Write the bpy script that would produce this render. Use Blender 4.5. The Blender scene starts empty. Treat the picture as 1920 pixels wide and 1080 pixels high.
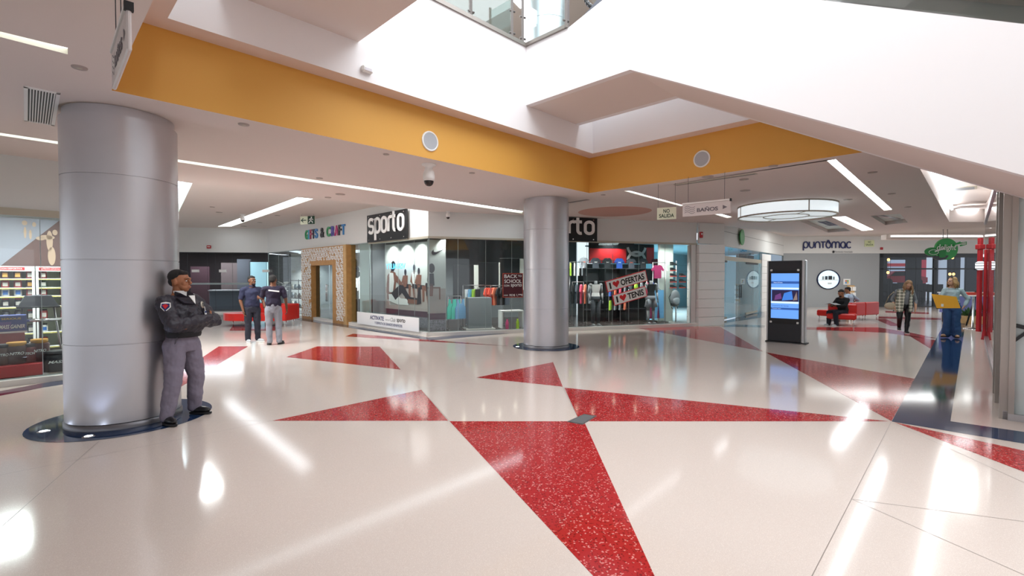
import bpy, bmesh, math, random
from math import sin, cos, pi, radians as R, sqrt, atan2
from mathutils import Vector as V, Matrix, Quaternion
from mathutils.geometry import tessellate_polygon
random.seed(7)
SC = bpy.context.scene
COL = SC.collection

# ---------------------------------------------------------------- camera, world, lights, exposure
F = 895.0; EYE = 1.66; PITCH = math.atan(20 / F)
cam_d = bpy.data.cameras.new('camera'); cam = bpy.data.objects.new('camera', cam_d); COL.objects.link(cam)
cam_d.sensor_width = 36; cam_d.lens = F / 1920 * 36; cam_d.clip_start = .05; cam_d.clip_end = 300
cam.location = (0, 0, EYE); cam.rotation_euler = (pi / 2 - PITCH, 0, 0)
SC.camera = cam
vs = SC.view_settings
vs.view_transform = 'Standard'; vs.look = 'None'; vs.gamma = 1; vs.use_curve_mapping = False
vs.exposure = 0.44
SC.cycles.use_denoising = True
SC.cycles.max_bounces = 8; SC.cycles.diffuse_bounces = 4; SC.cycles.glossy_bounces = 4
SC.cycles.transparent_max_bounces = 16; SC.cycles.transmission_bounces = 4
SC.cycles.sample_clamp_indirect = 4.0
SC.cycles.caustics_reflective = False; SC.cycles.caustics_refractive = False
wd = bpy.data.worlds.new('sky'); SC.world = wd; wd.use_nodes = True
wd.node_tree.nodes['Background'].inputs[0].default_value = (.86, .93, 1, 1)
wd.node_tree.nodes['Background'].inputs[1].default_value = 1.0

def area_light(name, loc, sx, sy, power, col=(1, 1, 1), rot=(0, 0, 0), spread=180):
    l = bpy.data.lights.new(name, 'AREA'); l.shape = 'RECTANGLE'; l.size = sx; l.size_y = sy
    l.energy = power; l.color = col; l.spread = R(spread)
    o = bpy.data.objects.new(name, l); COL.objects.link(o); o.location = loc; o.rotation_euler = rot
    return o
def spot_light(name, loc, power, col=(1, .95, .85), ang=70, rot=(0, 0, 0), rad=.05):
    l = bpy.data.lights.new(name, 'SPOT'); l.energy = power; l.color = col; l.spot_size = R(ang); l.spot_blend = .6; l.shadow_soft_size = rad
    o = bpy.data.objects.new(name, l); COL.objects.link(o); o.location = loc; o.rotation_euler = rot
    return o

# daylight coming down through the skylight over the atrium
area_light('skylight_daylight', (2.963, 3.657, 9.3), 10.12, 13.5, 1300, (.93, .97, 1), (0, 0, R(45.5)))

# ---------------------------------------------------------------- picture ray helpers (a pixel of the 1920x1080 photo plus a known plane gives a point)
def ray(px, py):
    u = (px - 960) / F; v = (540 - py) / F
    return V((u, cos(PITCH) + v * sin(PITCH), -sin(PITCH) + v * cos(PITCH)))
def onz(px, py, z=0.0):
    d = ray(px, py); t = (z - EYE) / d.z
    return V((d.x * t, d.y * t, z))
def atY(px, py, Y):
    d = ray(px, py); t = Y / d.y
    return V((d.x * t, Y, EYE + d.z * t))
def fl(px, py): return onz(px, py, 0)
class Wall:                     # a vertical plane, P0 seen on the left, P1 on the right; its things face local -y
    def __init__(s, p0, p1):
        s.p0 = V((p0[0], p0[1], 0)); s.p1 = V((p1[0], p1[1], 0)); s.L = (s.p1 - s.p0).length
        s.d = (s.p1 - s.p0).normalized(); s.n = V((s.d.y, -s.d.x, 0)); s.rz = atan2(s.d.y, s.d.x)
    def sz(s, px, py):
        r = ray(px, py); o = V((0, 0, EYE))
        t = (s.p0 - o).dot(s.n) / r.dot(s.n); p = o + r * t
        return (p - s.p0).dot(s.d), p.z
    def pt(s, a, z=0, off=0):
        p = s.p0 + s.d * a + s.n * off; return V((p.x, p.y, z))
    def off(s, k): return Wall(s.p0 + s.n * k, s.p1 + s.n * k)

# ---------------------------------------------------------------- materials
def lin(c):
    if isinstance(c, str):
        c = [int(c[i:i + 2], 16) / 255 for i in (0, 2, 4)]
    return tuple((x / 12.92 if x <= .04045 else ((x + .055) / 1.055) ** 2.4) for x in c[:3]) + (1,)
_M = {}
def mat(name, col, rough=.5, metal=0., spec=.5, emis=None, estr=0., noise=0., nscale=40, coat=0., alpha=1., bump=0., aniso=0.):
    if name in _M: return _M[name]
    m = bpy.data.materials.new(name); m.use_nodes = True; nt = m.node_tree; b = nt.nodes['Principled BSDF']
    c = lin(col); b.inputs['Base Color'].default_value = c; b.inputs['Roughness'].default_value = rough
    b.inputs['Metallic'].default_value = metal; b.inputs['Specular IOR Level'].default_value = spec
    b.inputs['Coat Weight'].default_value = coat; b.inputs['Alpha'].default_value = alpha
    if emis: b.inputs['Emission Color'].default_value = lin(emis); b.inputs['Emission Strength'].default_value = estr
    if noise or bump:
        tc = nt.nodes.new('ShaderNodeTexCoord'); n = nt.nodes.new('ShaderNodeTexNoise'); n.inputs['Scale'].default_value = nscale
        n.inputs['Detail'].default_value = 4; nt.links.new(tc.outputs['Object'], n.inputs['Vector'])
        if noise:
            r = nt.nodes.new('ShaderNodeMapRange'); r.inputs[1].default_value = .3; r.inputs[2].default_value = .7
            r.inputs[3].default_value = 1 - noise; r.inputs[4].default_value = 1 + noise
            nt.links.new(n.outputs['Fac'], r.inputs[0])
            mx = nt.nodes.new('ShaderNodeVectorMath'); mx.operation = 'SCALE'; mx.inputs[0].default_value = c[:3]
            nt.links.new(r.outputs[0], mx.inputs['Scale']); nt.links.new(mx.outputs[0], b.inputs['Base Color'])
        if bump:
            bp = nt.nodes.new('ShaderNodeBump'); bp.inputs['Strength'].default_value = bump; bp.inputs['Distance'].default_value = .01
            nt.links.new(n.outputs['Fac'], bp.inputs['Height']); nt.links.new(bp.outputs[0], b.inputs['Normal'])
    _M[name] = m; return m
def emit(name, col, s):
    return mat(name, col, .6, emis=col, estr=s)
def glass(name, tint='ffffff', refl=1.0, milky=0.0, mcol='dfeff2'):
    if name in _M: return _M[name]
    m = bpy.data.materials.new(name); m.use_nodes = True; nt = m.node_tree; nt.nodes.clear()
    out = nt.nodes.new('ShaderNodeOutputMaterial'); tr = nt.nodes.new('ShaderNodeBsdfTransparent'); tr.inputs[0].default_value = lin(tint)
    gl = nt.nodes.new('ShaderNodeBsdfGlossy'); gl.inputs['Roughness'].default_value = .01
    lw_ = nt.nodes.new('ShaderNodeLayerWeight'); lw_.inputs[0].default_value = .5      # Schlick's law from the facing ratio
    pw_ = nt.nodes.new('ShaderNodeMath'); pw_.operation = 'POWER'; pw_.inputs[1].default_value = 5; nt.links.new(lw_.outputs['Facing'], pw_.inputs[0])
    fr = nt.nodes.new('ShaderNodeMath'); fr.operation = 'MULTIPLY_ADD'; fr.inputs[1].default_value = .93; fr.inputs[2].default_value = .07; nt.links.new(pw_.outputs[0], fr.inputs[0])
    mu = nt.nodes.new('ShaderNodeMath'); mu.operation = 'MULTIPLY'; mu.use_clamp = True; mu.inputs[1].default_value = refl
    mx = nt.nodes.new('ShaderNodeMixShader'); nt.links.new(fr.outputs[0], mu.inputs[0]); nt.links.new(mu.outputs[0], mx.inputs[0])
    base = tr
    if milky:
        df = nt.nodes.new('ShaderNodeBsdfDiffuse'); df.inputs[0].default_value = lin(mcol)
        m2 = nt.nodes.new('ShaderNodeMixShader'); m2.inputs[0].default_value = milky
        nt.links.new(tr.outputs[0], m2.inputs[1]); nt.links.new(df.outputs[0], m2.inputs[2]); base = m2
    nt.links.new(base.outputs[0], mx.inputs[1]); nt.links.new(gl.outputs[0], mx.inputs[2]); nt.links.new(mx.outputs[0], out.inputs[0])
    _M[name] = m; return m
def terrazzo(name, col, chips, scale=130, dark='000000', amt=.12, rough=.1, damt=.08):
    if name in _M: return _M[name]
    m = bpy.data.materials.new(name); m.use_nodes = True; nt = m.node_tree; b = nt.nodes['Principled BSDF']
    tc = nt.nodes.new('ShaderNodeTexCoord'); v = nt.nodes.new('ShaderNodeTexVoronoi'); v.inputs['Scale'].default_value = scale
    nt.links.new(tc.outputs['Object'], v.inputs['Vector'])
    sp = nt.nodes.new('ShaderNodeSeparateColor'); nt.links.new(v.outputs['Color'], sp.inputs[0])
    def step(sock, thr):
        r = nt.nodes.new('ShaderNodeMath'); r.operation = 'LESS_THAN'; r.inputs[1].default_value = thr; nt.links.new(sock, r.inputs[0]); return r.outputs[0]
    def mix(f, a, c):
        x = nt.nodes.new('ShaderNodeMix'); x.data_type = 'RGBA'
        nt.links.new(f, x.inputs['Factor'])
        if isinstance(a, tuple): x.inputs['A'].default_value = a
        else: nt.links.new(a, x.inputs['A'])
        x.inputs['B'].default_value = c; return x.outputs['Result']
    n = nt.nodes.new('ShaderNodeTexNoise'); n.inputs['Scale'].default_value = .9; n.inputs['Detail'].default_value = 3; nt.links.new(tc.outputs['Object'], n.inputs['Vector'])
    c = lin(col); c2 = tuple(x * .93 for x in c[:3]) + (1,)
    base = mix(n.outputs['Fac'], c, c2)
    o1 = mix(step(sp.outputs[0], amt), base, lin(chips)); o2 = mix(step(sp.outputs[1], damt), o1, lin(dark))
    nt.links.new(o2, b.inputs['Base Color']); b.inputs['Roughness'].default_value = rough; b.inputs['Specular IOR Level'].default_value = .42
    _M[name] = m; return m
def brick_mat(name, c1, c2, mortar, scale=5, bw=.5, bh=.16, ms=.02, rough=.7):
    if name in _M: return _M[name]
    m = bpy.data.materials.new(name); m.use_nodes = True; nt = m.node_tree; b = nt.nodes['Principled BSDF']
    tc = nt.nodes.new('ShaderNodeTexCoord'); mp = nt.nodes.new('ShaderNodeMapping'); mp.inputs['Rotation'].default_value = (pi / 2, 0, 0)
    br = nt.nodes.new('ShaderNodeTexBrick'); nt.links.new(tc.outputs['Object'], mp.inputs[0]); nt.links.new(mp.outputs[0], br.inputs['Vector'])
    br.inputs['Color1'].default_value = lin(c1); br.inputs['Color2'].default_value = lin(c2); br.inputs['Mortar'].default_value = lin(mortar)
    br.inputs['Scale'].default_value = scale; br.inputs['Brick Width'].default_value = bw; br.inputs['Row Height'].default_value = bh; br.inputs['Mortar Size'].default_value = ms
    nt.links.new(br.outputs[0], b.inputs['Base Color']); b.inputs['Roughness'].default_value = rough
    _M[name] = m; return m
def plaid_mat(name, base, dark, light, sc=14):
    if name in _M: return _M[name]
    m = bpy.data.materials.new(name); m.use_nodes = True; nt = m.node_tree; b = nt.nodes['Principled BSDF']
    tc = nt.nodes.new('ShaderNodeTexCoord'); sx = nt.nodes.new('ShaderNodeSeparateXYZ'); nt.links.new(tc.outputs['Object'], sx.inputs[0])
    def stripe(sock, k, thr, ph=0):
        a = nt.nodes.new('ShaderNodeMath'); a.operation = 'MULTIPLY_ADD'; a.inputs[1].default_value = k; a.inputs[2].default_value = ph; nt.links.new(sock, a.inputs[0])
        f = nt.nodes.new('ShaderNodeMath'); f.operation = 'FRACT'; nt.links.new(a.outputs[0], f.inputs[0])
        l = nt.nodes.new('ShaderNodeMath'); l.operation = 'LESS_THAN'; l.inputs[1].default_value = thr; nt.links.new(f.outputs[0], l.inputs[0]); return l.outputs[0]
    def mix(f, a, c, w):
        mu = nt.nodes.new('ShaderNodeMath'); mu.operation = 'MULTIPLY'; mu.inputs[1].default_value = w; nt.links.new(f, mu.inputs[0])
        x = nt.nodes.new('ShaderNodeMix'); x.data_type = 'RGBA'; nt.links.new(mu.outputs[0], x.inputs['Factor'])
        if isinstance(a, tuple): x.inputs['A'].default_value = a
        else: nt.links.new(a, x.inputs['A'])
        x.inputs['B'].default_value = c; return x.outputs['Result']
    o = mix(stripe(sx.outputs[0], sc, .45), lin(base), lin(dark), .55); o = mix(stripe(sx.outputs[2], sc, .45), o, lin(dark), .6)
    o = mix(stripe(sx.outputs[0], sc, .12, .35), o, lin(light), .8); o = mix(stripe(sx.outputs[2], sc, .12, .35), o, lin(light), .8)
    nt.links.new(o, b.inputs['Base Color']); b.inputs['Roughness'].default_value = .9
    _M[name] = m; return m

# ---------------------------------------------------------------- mesh builder
class MB:
    def __init__(s): s.v = []; s.f = []; s.mi = []; s.sm = []
    def add(s, vs_, fs, mi=0, smooth=False, M=None):
        o = len(s.v)
        for p in vs_:
            p = V(p); s.v.append(M @ p if M is not None else p)
        for f in fs: s.f.append([i + o for i in f]); s.mi.append(mi); s.sm.append(smooth)
        return s
    def box(s, c, size, mi=0, rz=0, M=None, bev=0):
        x, y, z = size[0] / 2, size[1] / 2, size[2] / 2; cx, cy, cz = c
        if bev > 0:
            b = min(bev, x * .9, y * .9, z * .9); vs_ = []
            for sx in (-1, 1):
                for sy in (-1, 1):
                    for sz in (-1, 1):
                        vs_ += [(sx * (x - b), sy * (y - b), sz * z), (sx * (x - b), sy * y, sz * (z - b)), (sx * x, sy * (y - b), sz * (z - b))]
            bm = bmesh.new(); [bm.verts.new(p) for p in vs_]; r = bmesh.ops.convex_hull(bm, input=bm.verts); bm.verts.index_update()
            vv = [v.co.copy() for v in bm.verts]; ff = [[v.index for v in f.verts] for f in bm.faces]; bm.free()
        else:
            vv = [V((a * x, b_ * y, c_ * z)) for a in (-1, 1) for b_ in (-1, 1) for c_ in (-1, 1)]
            ff = [(0, 1, 3, 2), (4, 6, 7, 5), (0, 4, 5, 1), (2, 3, 7, 6), (0, 2, 6, 4), (1, 5, 7, 3)]
        T = Matrix.Translation(V(c)) @ Matrix.Rotation(rz, 4, 'Z')
        if M is not None: T = M @ T
        return s.add(vv, ff, mi, False, T)
    def bx(s, x0, x1, y0, y1, z0, z1, mi=0, bev=0, M=None):
        return s.box(((x0 + x1) / 2, (y0 + y1) / 2, (z0 + z1) / 2), (abs(x1 - x0), abs(y1 - y0), abs(z1 - z0)), mi, 0, M, bev)
    def cyl(s, p0, p1, r0, r1=None, n=16, mi=0, caps=True, smooth=True, flat=1.0):
        p0 = V(p0); p1 = V(p1); r1 = r0 if r1 is None else r1; d = (p1 - p0)
        if d.length < 1e-6: return s
        q = d.to_track_quat('Z', 'Y').to_matrix()
        vs_ = []
        for p, r in ((p0, r0), (p1, r1)):
            for i in range(n):
                a = 2 * pi * i / n; vs_.append(p + q @ V((cos(a) * r, sin(a) * r * flat, 0)))
        fs = [(i, (i + 1) % n, n + (i + 1) % n, n + i) for i in range(n)]
        s.add(vs_, fs, mi, smooth)
        if caps: s.add(vs_, [list(range(n))[::-1], list(range(n, 2 * n))], mi, False)
        return s
    def tube(s, pts, r, n=8, mi=0):
        pts = [V(p) for p in pts]
        for a, b in zip(pts, pts[1:]): s.cyl(a, b, r, r, n, mi, True)
        return s
    def lathe(s, prof, n=32, c=(0, 0, 0), mi=0, smooth=True, a0=0, a1=2 * pi, sx=1, sy=1):
        vs_ = []; full = abs(a1 - a0 - 2 * pi) < 1e-6; m = n if full else n + 1
        for r, z in prof:
            for i in range(m):
                a = a0 + (a1 - a0) * i / n; vs_.append((c[0] + r * cos(a) * sx, c[1] + r * sin(a) * sy, c[2] + z))
        fs = []
        for k in range(len(prof) - 1):
            for i in range(n if full else n):
                j = (i + 1) % m if full else i + 1
                fs.append((k * m + i, k * m + j, (k + 1) * m + j, (k + 1) * m + i))
        return s.add(vs_, fs, mi, smooth)
    def ell(s, c, r, mi=0, n=16, m=10, M=None):
        vs_ = [(0, 0, r[2])]; fs = []
        for j in range(1, m):
            t = pi * j / m
            for i in range(n): a = 2 * pi * i / n; vs_.append((r[0] * sin(t) * cos(a), r[1] * sin(t) * sin(a), r[2] * cos(t)))
        vs_.append((0, 0, -r[2])); L = len(vs_) - 1
        for i in range(n):
            fs.append((0, 1 + i, 1 + (i + 1) % n)); fs.append((L, L - n + (i + 1) % n, L - n + i))
            for j in range(m - 2): a = 1 + j * n; fs.append((a + i, a + n + i, a + n + (i + 1) % n, a + (i + 1) % n))
        T = Matrix.Translation(V(c))
        if M is not None: T = T @ M
        return s.add(vs_, fs, mi, True, T)
    def poly(s, pts, mi=0, holes=(), flip=False):        # planar polygon in 3-D, with holes
        loops = [[V(p) for p in pts]] + [[V(p) for p in h] for h in holes]
        tr = tessellate_polygon(loops); flat = [p for l in loops for p in l]
        return s.add(flat, [t[::-1] if flip else t for t in tr], mi)
    def prism(s, pts, axis, depth, mi=0, holes=()):      # polygon pushed along axis*depth
        loops = [[V(p) for p in pts]] + [[V(p) for p in h] for h in holes]; ax = V(axis).normalized() * depth
        tr = tessellate_polygon(loops); flat = [p for l in loops for p in l]
        s.add(flat, tr, mi); s.add([p + ax for p in flat], [t[::-1] for t in tr], mi)
        for l in loops:
            n = len(l)
            for i in range(n):
                a, b = l[i], l[(i + 1) % n]; s.add([a, b, b + ax, a + ax], [(0, 1, 2, 3)], mi)
        return s
    def build(s, name, mats, parent=None, normals=True, world=False):
        me = bpy.data.meshes.new(name)
        if not isinstance(mats, (list, tuple)): mats = [mats]
        vv = s.v
        if world and parent is not None:
            Mi = Wm(parent).inverted(); vv = [Mi @ p for p in vv]
        me.from_pydata([tuple(p) for p in vv], [], s.f)
        for m in mats: me.materials.append(m)
        me.polygons.foreach_set('material_index', s.mi); me.polygons.foreach_set('use_smooth', s.sm)
        if normals:
            bm = bmesh.new(); bm.from_mesh(me); bmesh.ops.remove_doubles(bm, verts=bm.verts, dist=1e-5); bmesh.ops.recalc_face_normals(bm, faces=bm.faces); bm.to_mesh(me); bm.free()
        me.update()
        o = bpy.data.objects.new(name, me); COL.objects.link(o)
        if parent is not None: o.parent = parent
        return o
def Wm(o):
    M = Matrix.Translation(o.location) @ o.rotation_euler.to_matrix().to_4x4() @ Matrix.Diagonal((*o.scale, 1))
    return Wm(o.parent) @ M if o.parent else M
def tag(o, label=None, cat=None, group=None, kind=None):
    if label: o['label'] = label
    if cat: o['category'] = cat
    if group: o['group'] = group
    if kind: o['kind'] = kind
    return o
def struct(o): o['kind'] = 'structure'; return o
def thing(name, label, cat, loc=(0, 0, 0), rz=0, group=None, kind=None):
    o = bpy.data.objects.new(name, None); COL.objects.link(o); o.empty_display_size = .1
    o.location = loc; o.rotation_euler = (0, 0, rz); return tag(o, label, cat, group, kind)
def dup(root, loc, rz=None, label=None, group=None, scale=None):
    def cp(o, par):
        c = o.copy(); COL.objects.link(c); c.parent = par
        for k in list(o.children): cp(k, c)
        return c
    r = cp(root, None); r.location = loc
    if rz is not None: r.rotation_euler = (0, 0, rz)
    if scale: r.scale = scale if isinstance(scale, (tuple, list)) else (scale,) * 3
    if label: r['label'] = label
    if group: r['group'] = group
    return r
def part(name, m, parent, fn, **kw):
    b = MB(); fn(b); return b.build(name, m, parent, **kw)

# ---------------------------------------------------------------- lettering
def txt(s, name, m, parent, x, y, z, h, w=None, depth=.01, bold=0., shear=0., align='CENTER', spacing=1.0, M=None, rot=0.):
    cu = bpy.data.curves.new('t', 'FONT'); cu.body = s; cu.size = 1; cu.extrude = 0; cu.offset = bold; cu.shear = shear; cu.space_character = spacing
    cu.align_x = 'LEFT'; to = bpy.data.objects.new('t', cu); COL.objects.link(to)
    dg = bpy.context.evaluated_depsgraph_get(); me = bpy.data.meshes.new_from_object(to.evaluated_get(dg))
    bpy.data.objects.remove(to); bpy.data.curves.remove(cu)
    xs = [v.co.x for v in me.vertices]; ys = [v.co.y for v in me.vertices]
    x0, x1, y0, y1 = min(xs), max(xs), min(ys), max(ys); sy = h / (y1 - y0); sx = w / (x1 - x0) if w else sy
    W_ = (x1 - x0) * sx; ox = {'CENTER': -W_ / 2, 'LEFT': 0, 'RIGHT': -W_}[align]
    b = MB(); fs = [list(p.vertices) for p in me.polygons]
    c, s_ = cos(rot), sin(rot)
    def tr(v, d):
        a = (v.co.x - x0) * sx + ox; e = (v.co.y - (y0 + y1) / 2) * sy
        return (x + a * c - e * s_, y - d, z + a * s_ + e * c)
    b.add([tr(v, depth) for v in me.vertices], fs); n = len(me.vertices)
    if depth > .002:
        ec = {}
        for f in fs:
            for i in range(len(f)):
                k = (f[i], f[(i + 1) % len(f)]); kk = tuple(sorted(k)); ec.setdefault(kk, []).append(k)
        for kk, l in ec.items():
            if len(l) == 1:
                p, q = l[0]; b.add([tr(me.vertices[p], depth), tr(me.vertices[q], depth), tr(me.vertices[q], 0), tr(me.vertices[p], 0)], [(0, 3, 2, 1)])
    bpy.data.meshes.remove(me)
    return b.build(name, m, parent, normals=False)
def arc(cx, cy, rx, ry, a0, a1, n=10):
    return [(cx + rx * cos(R(a0 + (a1 - a0) * i / n)), cy + ry * sin(R(a0 + (a1 - a0) * i / n))) for i in range(n + 1)]
def ribbon(b, pts, t, y, d, tf=lambda p: p, mi=0, closed=False):   # a stroke of width t in the local xz plane, raised d from y towards -y
    P = [V((*tf(p), 0)) for p in pts]
    Q = [P[0]]
    for p in P[1:]:
        if (p - Q[-1]).length > 1e-5: Q.append(p)
    if closed and (Q[0] - Q[-1]).length < 1e-4: Q.pop()
    n = len(Q); L = []; Rr = []
    for i in range(n):
        if closed: d0 = (Q[i] - Q[i - 1]); d1 = (Q[(i + 1) % n] - Q[i])
        else: d0 = Q[i] - Q[max(i - 1, 0)]; d1 = Q[min(i + 1, n - 1)] - Q[i]
        if d0.length < 1e-7: d0 = d1
        if d1.length < 1e-7: d1 = d0
        d0 = d0.normalized(); d1 = d1.normalized(); m_ = (d0 + d1)
        m_ = m_.normalized() if m_.length > 1e-4 else d0
        nn = V((-m_.y, m_.x, 0)); k = 1 / max(.5, nn.dot(V((-d0.y, d0.x, 0))))
        L.append(Q[i] + nn * t / 2 * k); Rr.append(Q[i] - nn * t / 2 * k)
    g = lambda p, yy: (p.x, yy, p.y)
    rng = range(n if closed else n - 1)
    for i in rng:
        j = (i + 1) % n
        b.add([g(L[i], y - d), g(Rr[i], y - d), g(Rr[j], y - d), g(L[j], y - d)], [(0, 1, 2, 3)], mi)
        if d > .004:
            b.add([g(L[i], y - d), g(L[j], y - d), g(L[j], y), g(L[i], y)], [(0, 1, 2, 3)], mi)
            b.add([g(Rr[i], y - d), g(Rr[i], y), g(Rr[j], y), g(Rr[j], y - d)], [(0, 1, 2, 3)], mi)
    return b

# shared directions of the building
PA = R(45.5); PB = R(135.5)
A = V((cos(PA), sin(PA), 0)); B = V((cos(PB), sin(PB), 0))
# ================================================================ the setting
ZC = 3.52; ZL = 4.285; ZS = 4.77; Z2 = 5.81; ZF = 3.95
m_ceil = mat('ceiling_paint', 'e0d5cf', .85); m_white = mat('wall_paint_white', 'ece9ea', .7)
m_fascia = mat('fascia_paint', 'dfe0de', .6); m_yellow = mat('yellow_paint', 'dba44c', .6); m_beige = mat('beige_trim', 'b9b3a2', .5)
m_steel = mat('brushed_steel', 'b9b6b8', .28, 1.); m_chrome = mat('chrome', 'd8d8da', .08, 1.); m_dark = mat('dark_rubber', '1b1c20', .5)
m_colmetal = mat('column_aluminium', 'c4c2c6', .36, .85, noise=.02, nscale=3)
m_light = emit('strip_light', 'f4faff', 3.2); m_lightg = emit('strip_light_gifts', 'f4faff', 3); m_lightf = emit('strip_light_far', 'f4faff', 8); m_lightb = emit('strip_light_cool', 'e6f3fa', 4); m_grey = mat('grey_paint', '8d8f93', .6)
m_black = mat('black_panel', '101114', .35); m_dkwall = mat('dark_wall', '4c4d52', .7); m_floor2 = mat('shop_floor', '4a4240', .25)
m_cream = terrazzo('cream_terrazzo', 'd8cac1', 'e6dbd2', 420, 'c9bab0', .10, .10, .03)
m_red = terrazzo('red_terrazzo', 'b0282b', 'd98c86', 95, '7d1a1e', .08, .09, .12)
m_blue = terrazzo('blue_terrazzo', '1f3558', '3a5478', 120, '101c33', .1, .07, .1)
m_joint = mat('joint_line', '8b8078', .4)
m_glass = glass('shop_glass', 'e6f1f0', 1.1); m_frost = glass('frosted_glass', 'cfe6ec', 1.0, .35, 'bcd6dc')

C0 = onz(1105, 362, ZC); L0 = onz(210, 168, ZC)
aL = (L0 - C0).dot(A)                     # length of the atrium edge (negative along A)
def ab(al, be, z): p = C0 + A * al + B * be; return V((p.x, p.y, z))
wl = .28                                   # ledge
BF = -13.5                                 # the opening's far end behind the camera
C1 = ab(-wl, -wl, ZL)

# --- floor with its inlays
b = MB()
b.poly([(-34, -16, 0), (34, -16, 0), (34, 46, 0), (-34, 46, 0)], 0)
def inlay(px, mi, z=.0012): b.poly([fl(*p) + V((0, 0, z)) for p in px], mi)
for q in ([(510, 789), (790, 731), (840, 789)], [(843, 790), (1095, 790), (1338, 1323)], [(1058, 727), (1668, 790), (1087, 790)],
          [(893, 708), (1037, 679), (1055, 725)], [(537, 669.5), (595, 649.5), (712, 650), (751, 693)], [(410, 649.5), (465, 649.5), (380, 700.7), (330, 731), (290, 731)],
          [(648, 630.7), (662, 625.7), (788, 636), (955, 649), (788, 639.5)], [(1185, 613.5), (1349, 612), (1431, 659)],
          [(1435.5, 660.6), (1715.6, 710.4), (1671.5, 789.8)], [(1676, 791.5), (1920, 845.2), (2300, 930), (2300, 1035), (1920, 885)],
          [(1703.7, 629), (1754, 637.8), (1745, 654)], [(1500, 613.5), (1647, 614), (1711, 624.4), (1755, 634), (1730, 634), (1662, 624), (1607, 621.5), (1500, 617.5)],
          [(1647, 593.5), (1765, 596.5), (1765, 600), (1647, 597)], [(1640, 598), (1660, 598), (1690, 611), (1670, 611)], [(1660, 583), (1742, 586), (1742, 589), (1660, 586)],
          [(437, 610), (520, 610), (515, 620), (430, 620)]):
    inlay(q, 1)
for q in ([(1672, 790.5), (1774, 600), (1811, 600), (1782, 790), (1920, 810), (2250, 858), (2250, 885), (1920, 832)],
          [(543, 593), (788, 630), (804, 633), (982, 618), (1100, 611.5), (1300, 609), (1300, 612.5), (1100, 615), (982, 622.7), (810, 638), (788, 635), (547, 598)],
          [(1327, 609.8), (1424, 585), (1434, 585), (1434, 594.5), (1350, 607)], [(1350, 612), (1377, 608.4), (1434, 610), (1434, 614)],
          [(79.6, 718.7), (118, 712), (118, 721), (79.6, 727)], [(-300, 790), (79.6, 718.7), (79.6, 727), (-300, 799)]):
    inlay(q, 2, .0016)
inlay([(-300, 789.5), (79, 718.8), (79, 727), (-300, 798.5)], 4, .002)
C_1 = V((-4.57, 5.62, 0)); C_2 = V((.82, 11.48, 0))
for c, r in ((C_1, .86), (C_2, .80)):
    b.poly([(c.x + r * cos(i * pi / 24), c.y + r * sin(i * pi / 24), .0022) for i in range(48)], 2)
def jl(p, q, w=.005):
    p = fl(*p); q = fl(*q); n = (q - p).normalized().cross(V((0, 0, 1))) * w / 2; z = V((0, 0, .0008))
    b.poly([p - n + z, q - n + z, q + n + z, p + n + z], 3)
for p, q in (((510, 789), (0, 789)), ((510, 789), (0, 891)), ((790, 731), (900, 708.5)), ((750, 692), (792, 733)), ((790, 731), (843, 790)), ((750, 692), (900, 709)),
             ((186, 827), (0, 990)), ((1671, 791), (1430, 1260)), ((1597, 936), (1920, 978)), ((1597, 936), (1920, 1078)), ((1037, 679), (1024, 650)),
             ((1037, 679), (1200, 643)), ((1055, 725), (1087, 790)), ((1668, 790), (1920, 905)), ((537, 670), (440, 655)), ((1430, 658), (1440, 662))):
    jl(p, q)
m_purple = terrazzo('purple_terrazzo', '5d2745', '7a4560', 120, '30101f', .1, .08, .1)
struct(b.build('floor', [m_cream, m_red, m_blue, m_joint, m_purple], None))

# --- lower ceiling slab with the atrium opening and the recesses of the strip lights
def shrinkz(q, z): return [onz(*p, z) for p in q]
strips = {  # the recessed linear lights, by the outline of each in the photo
    'near_a': ([(-90, 37), (-90, 46), (127, 102), (127, 90)], ZC), 'near_b': ([(-120, 231), (-120, 236), (980, 400.5), (980, 396)], ZC),
    'far_r1': ([(1549, 300), (1567, 299), (1673, 393), (1658, 395)], ZC), 'far_r2': ([(1560, 407), (1586, 406), (1638, 431), (1617, 433)], ZC),
    'far_r3': ([(1170, 358), (1182, 358), (1281, 385), (1278, 387)], ZC), 'far_r4': ([(1340, 402), (1348, 400), (1373, 407), (1364, 409)], ZC)}
S0 = onz(366, 344, ZC)
W0 = fl(804, 630); W1 = fl(1305, 611); WL = fl(503, 586)
slab_pts = [S0 - A * 22, S0 + A * .0, V((W0.x, W0.y, ZC)), V((W1.x, W1.y, ZC)), onz(1515, 442, ZC), onz(1690, 436, ZC), onz(1690, 436, ZC) - B * 9]
far_r = slab_pts[-1]
slab_pts += [V((26, 2, ZC)), V((26, -16, ZC)), V((-24, -16, ZC))]
slab_pts = [V((p.x, p.y, ZC)) for p in slab_pts]
hole_atr = [ab(aL, BF, ZC), ab(aL, 0, ZC), ab(0, 0, ZC), ab(0, BF, ZC)]
holes = [hole_atr]
for k, (q, z) in strips.items(): holes.append(shrinkz(q, ZC))
coffer = [onz(1716, 300, ZC), onz(1780, 416, ZC), onz(1846, 416, ZC), onz(1905, 330, ZC)]
holes.append(coffer)
hatch1 = [onz(1500, 415, ZC), onz(1545, 411, ZC), onz(1595, 433, ZC), onz(1552, 436, ZC)]; hatch2 = [onz(1632, 405, ZC), onz(1688, 401, ZC), onz(1702, 417, ZC), onz(1660, 422, ZC)]
holes += [hatch1, hatch2]
b = MB(); b.poly(slab_pts, 0, holes)
b.poly([p + V((0, 0, .42)) for p in slab_pts], 0, [[V((p.x, p.y, ZC + .42)) for p in hole_atr], [p + V((0, 0, .42)) for p in coffer]])
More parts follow.
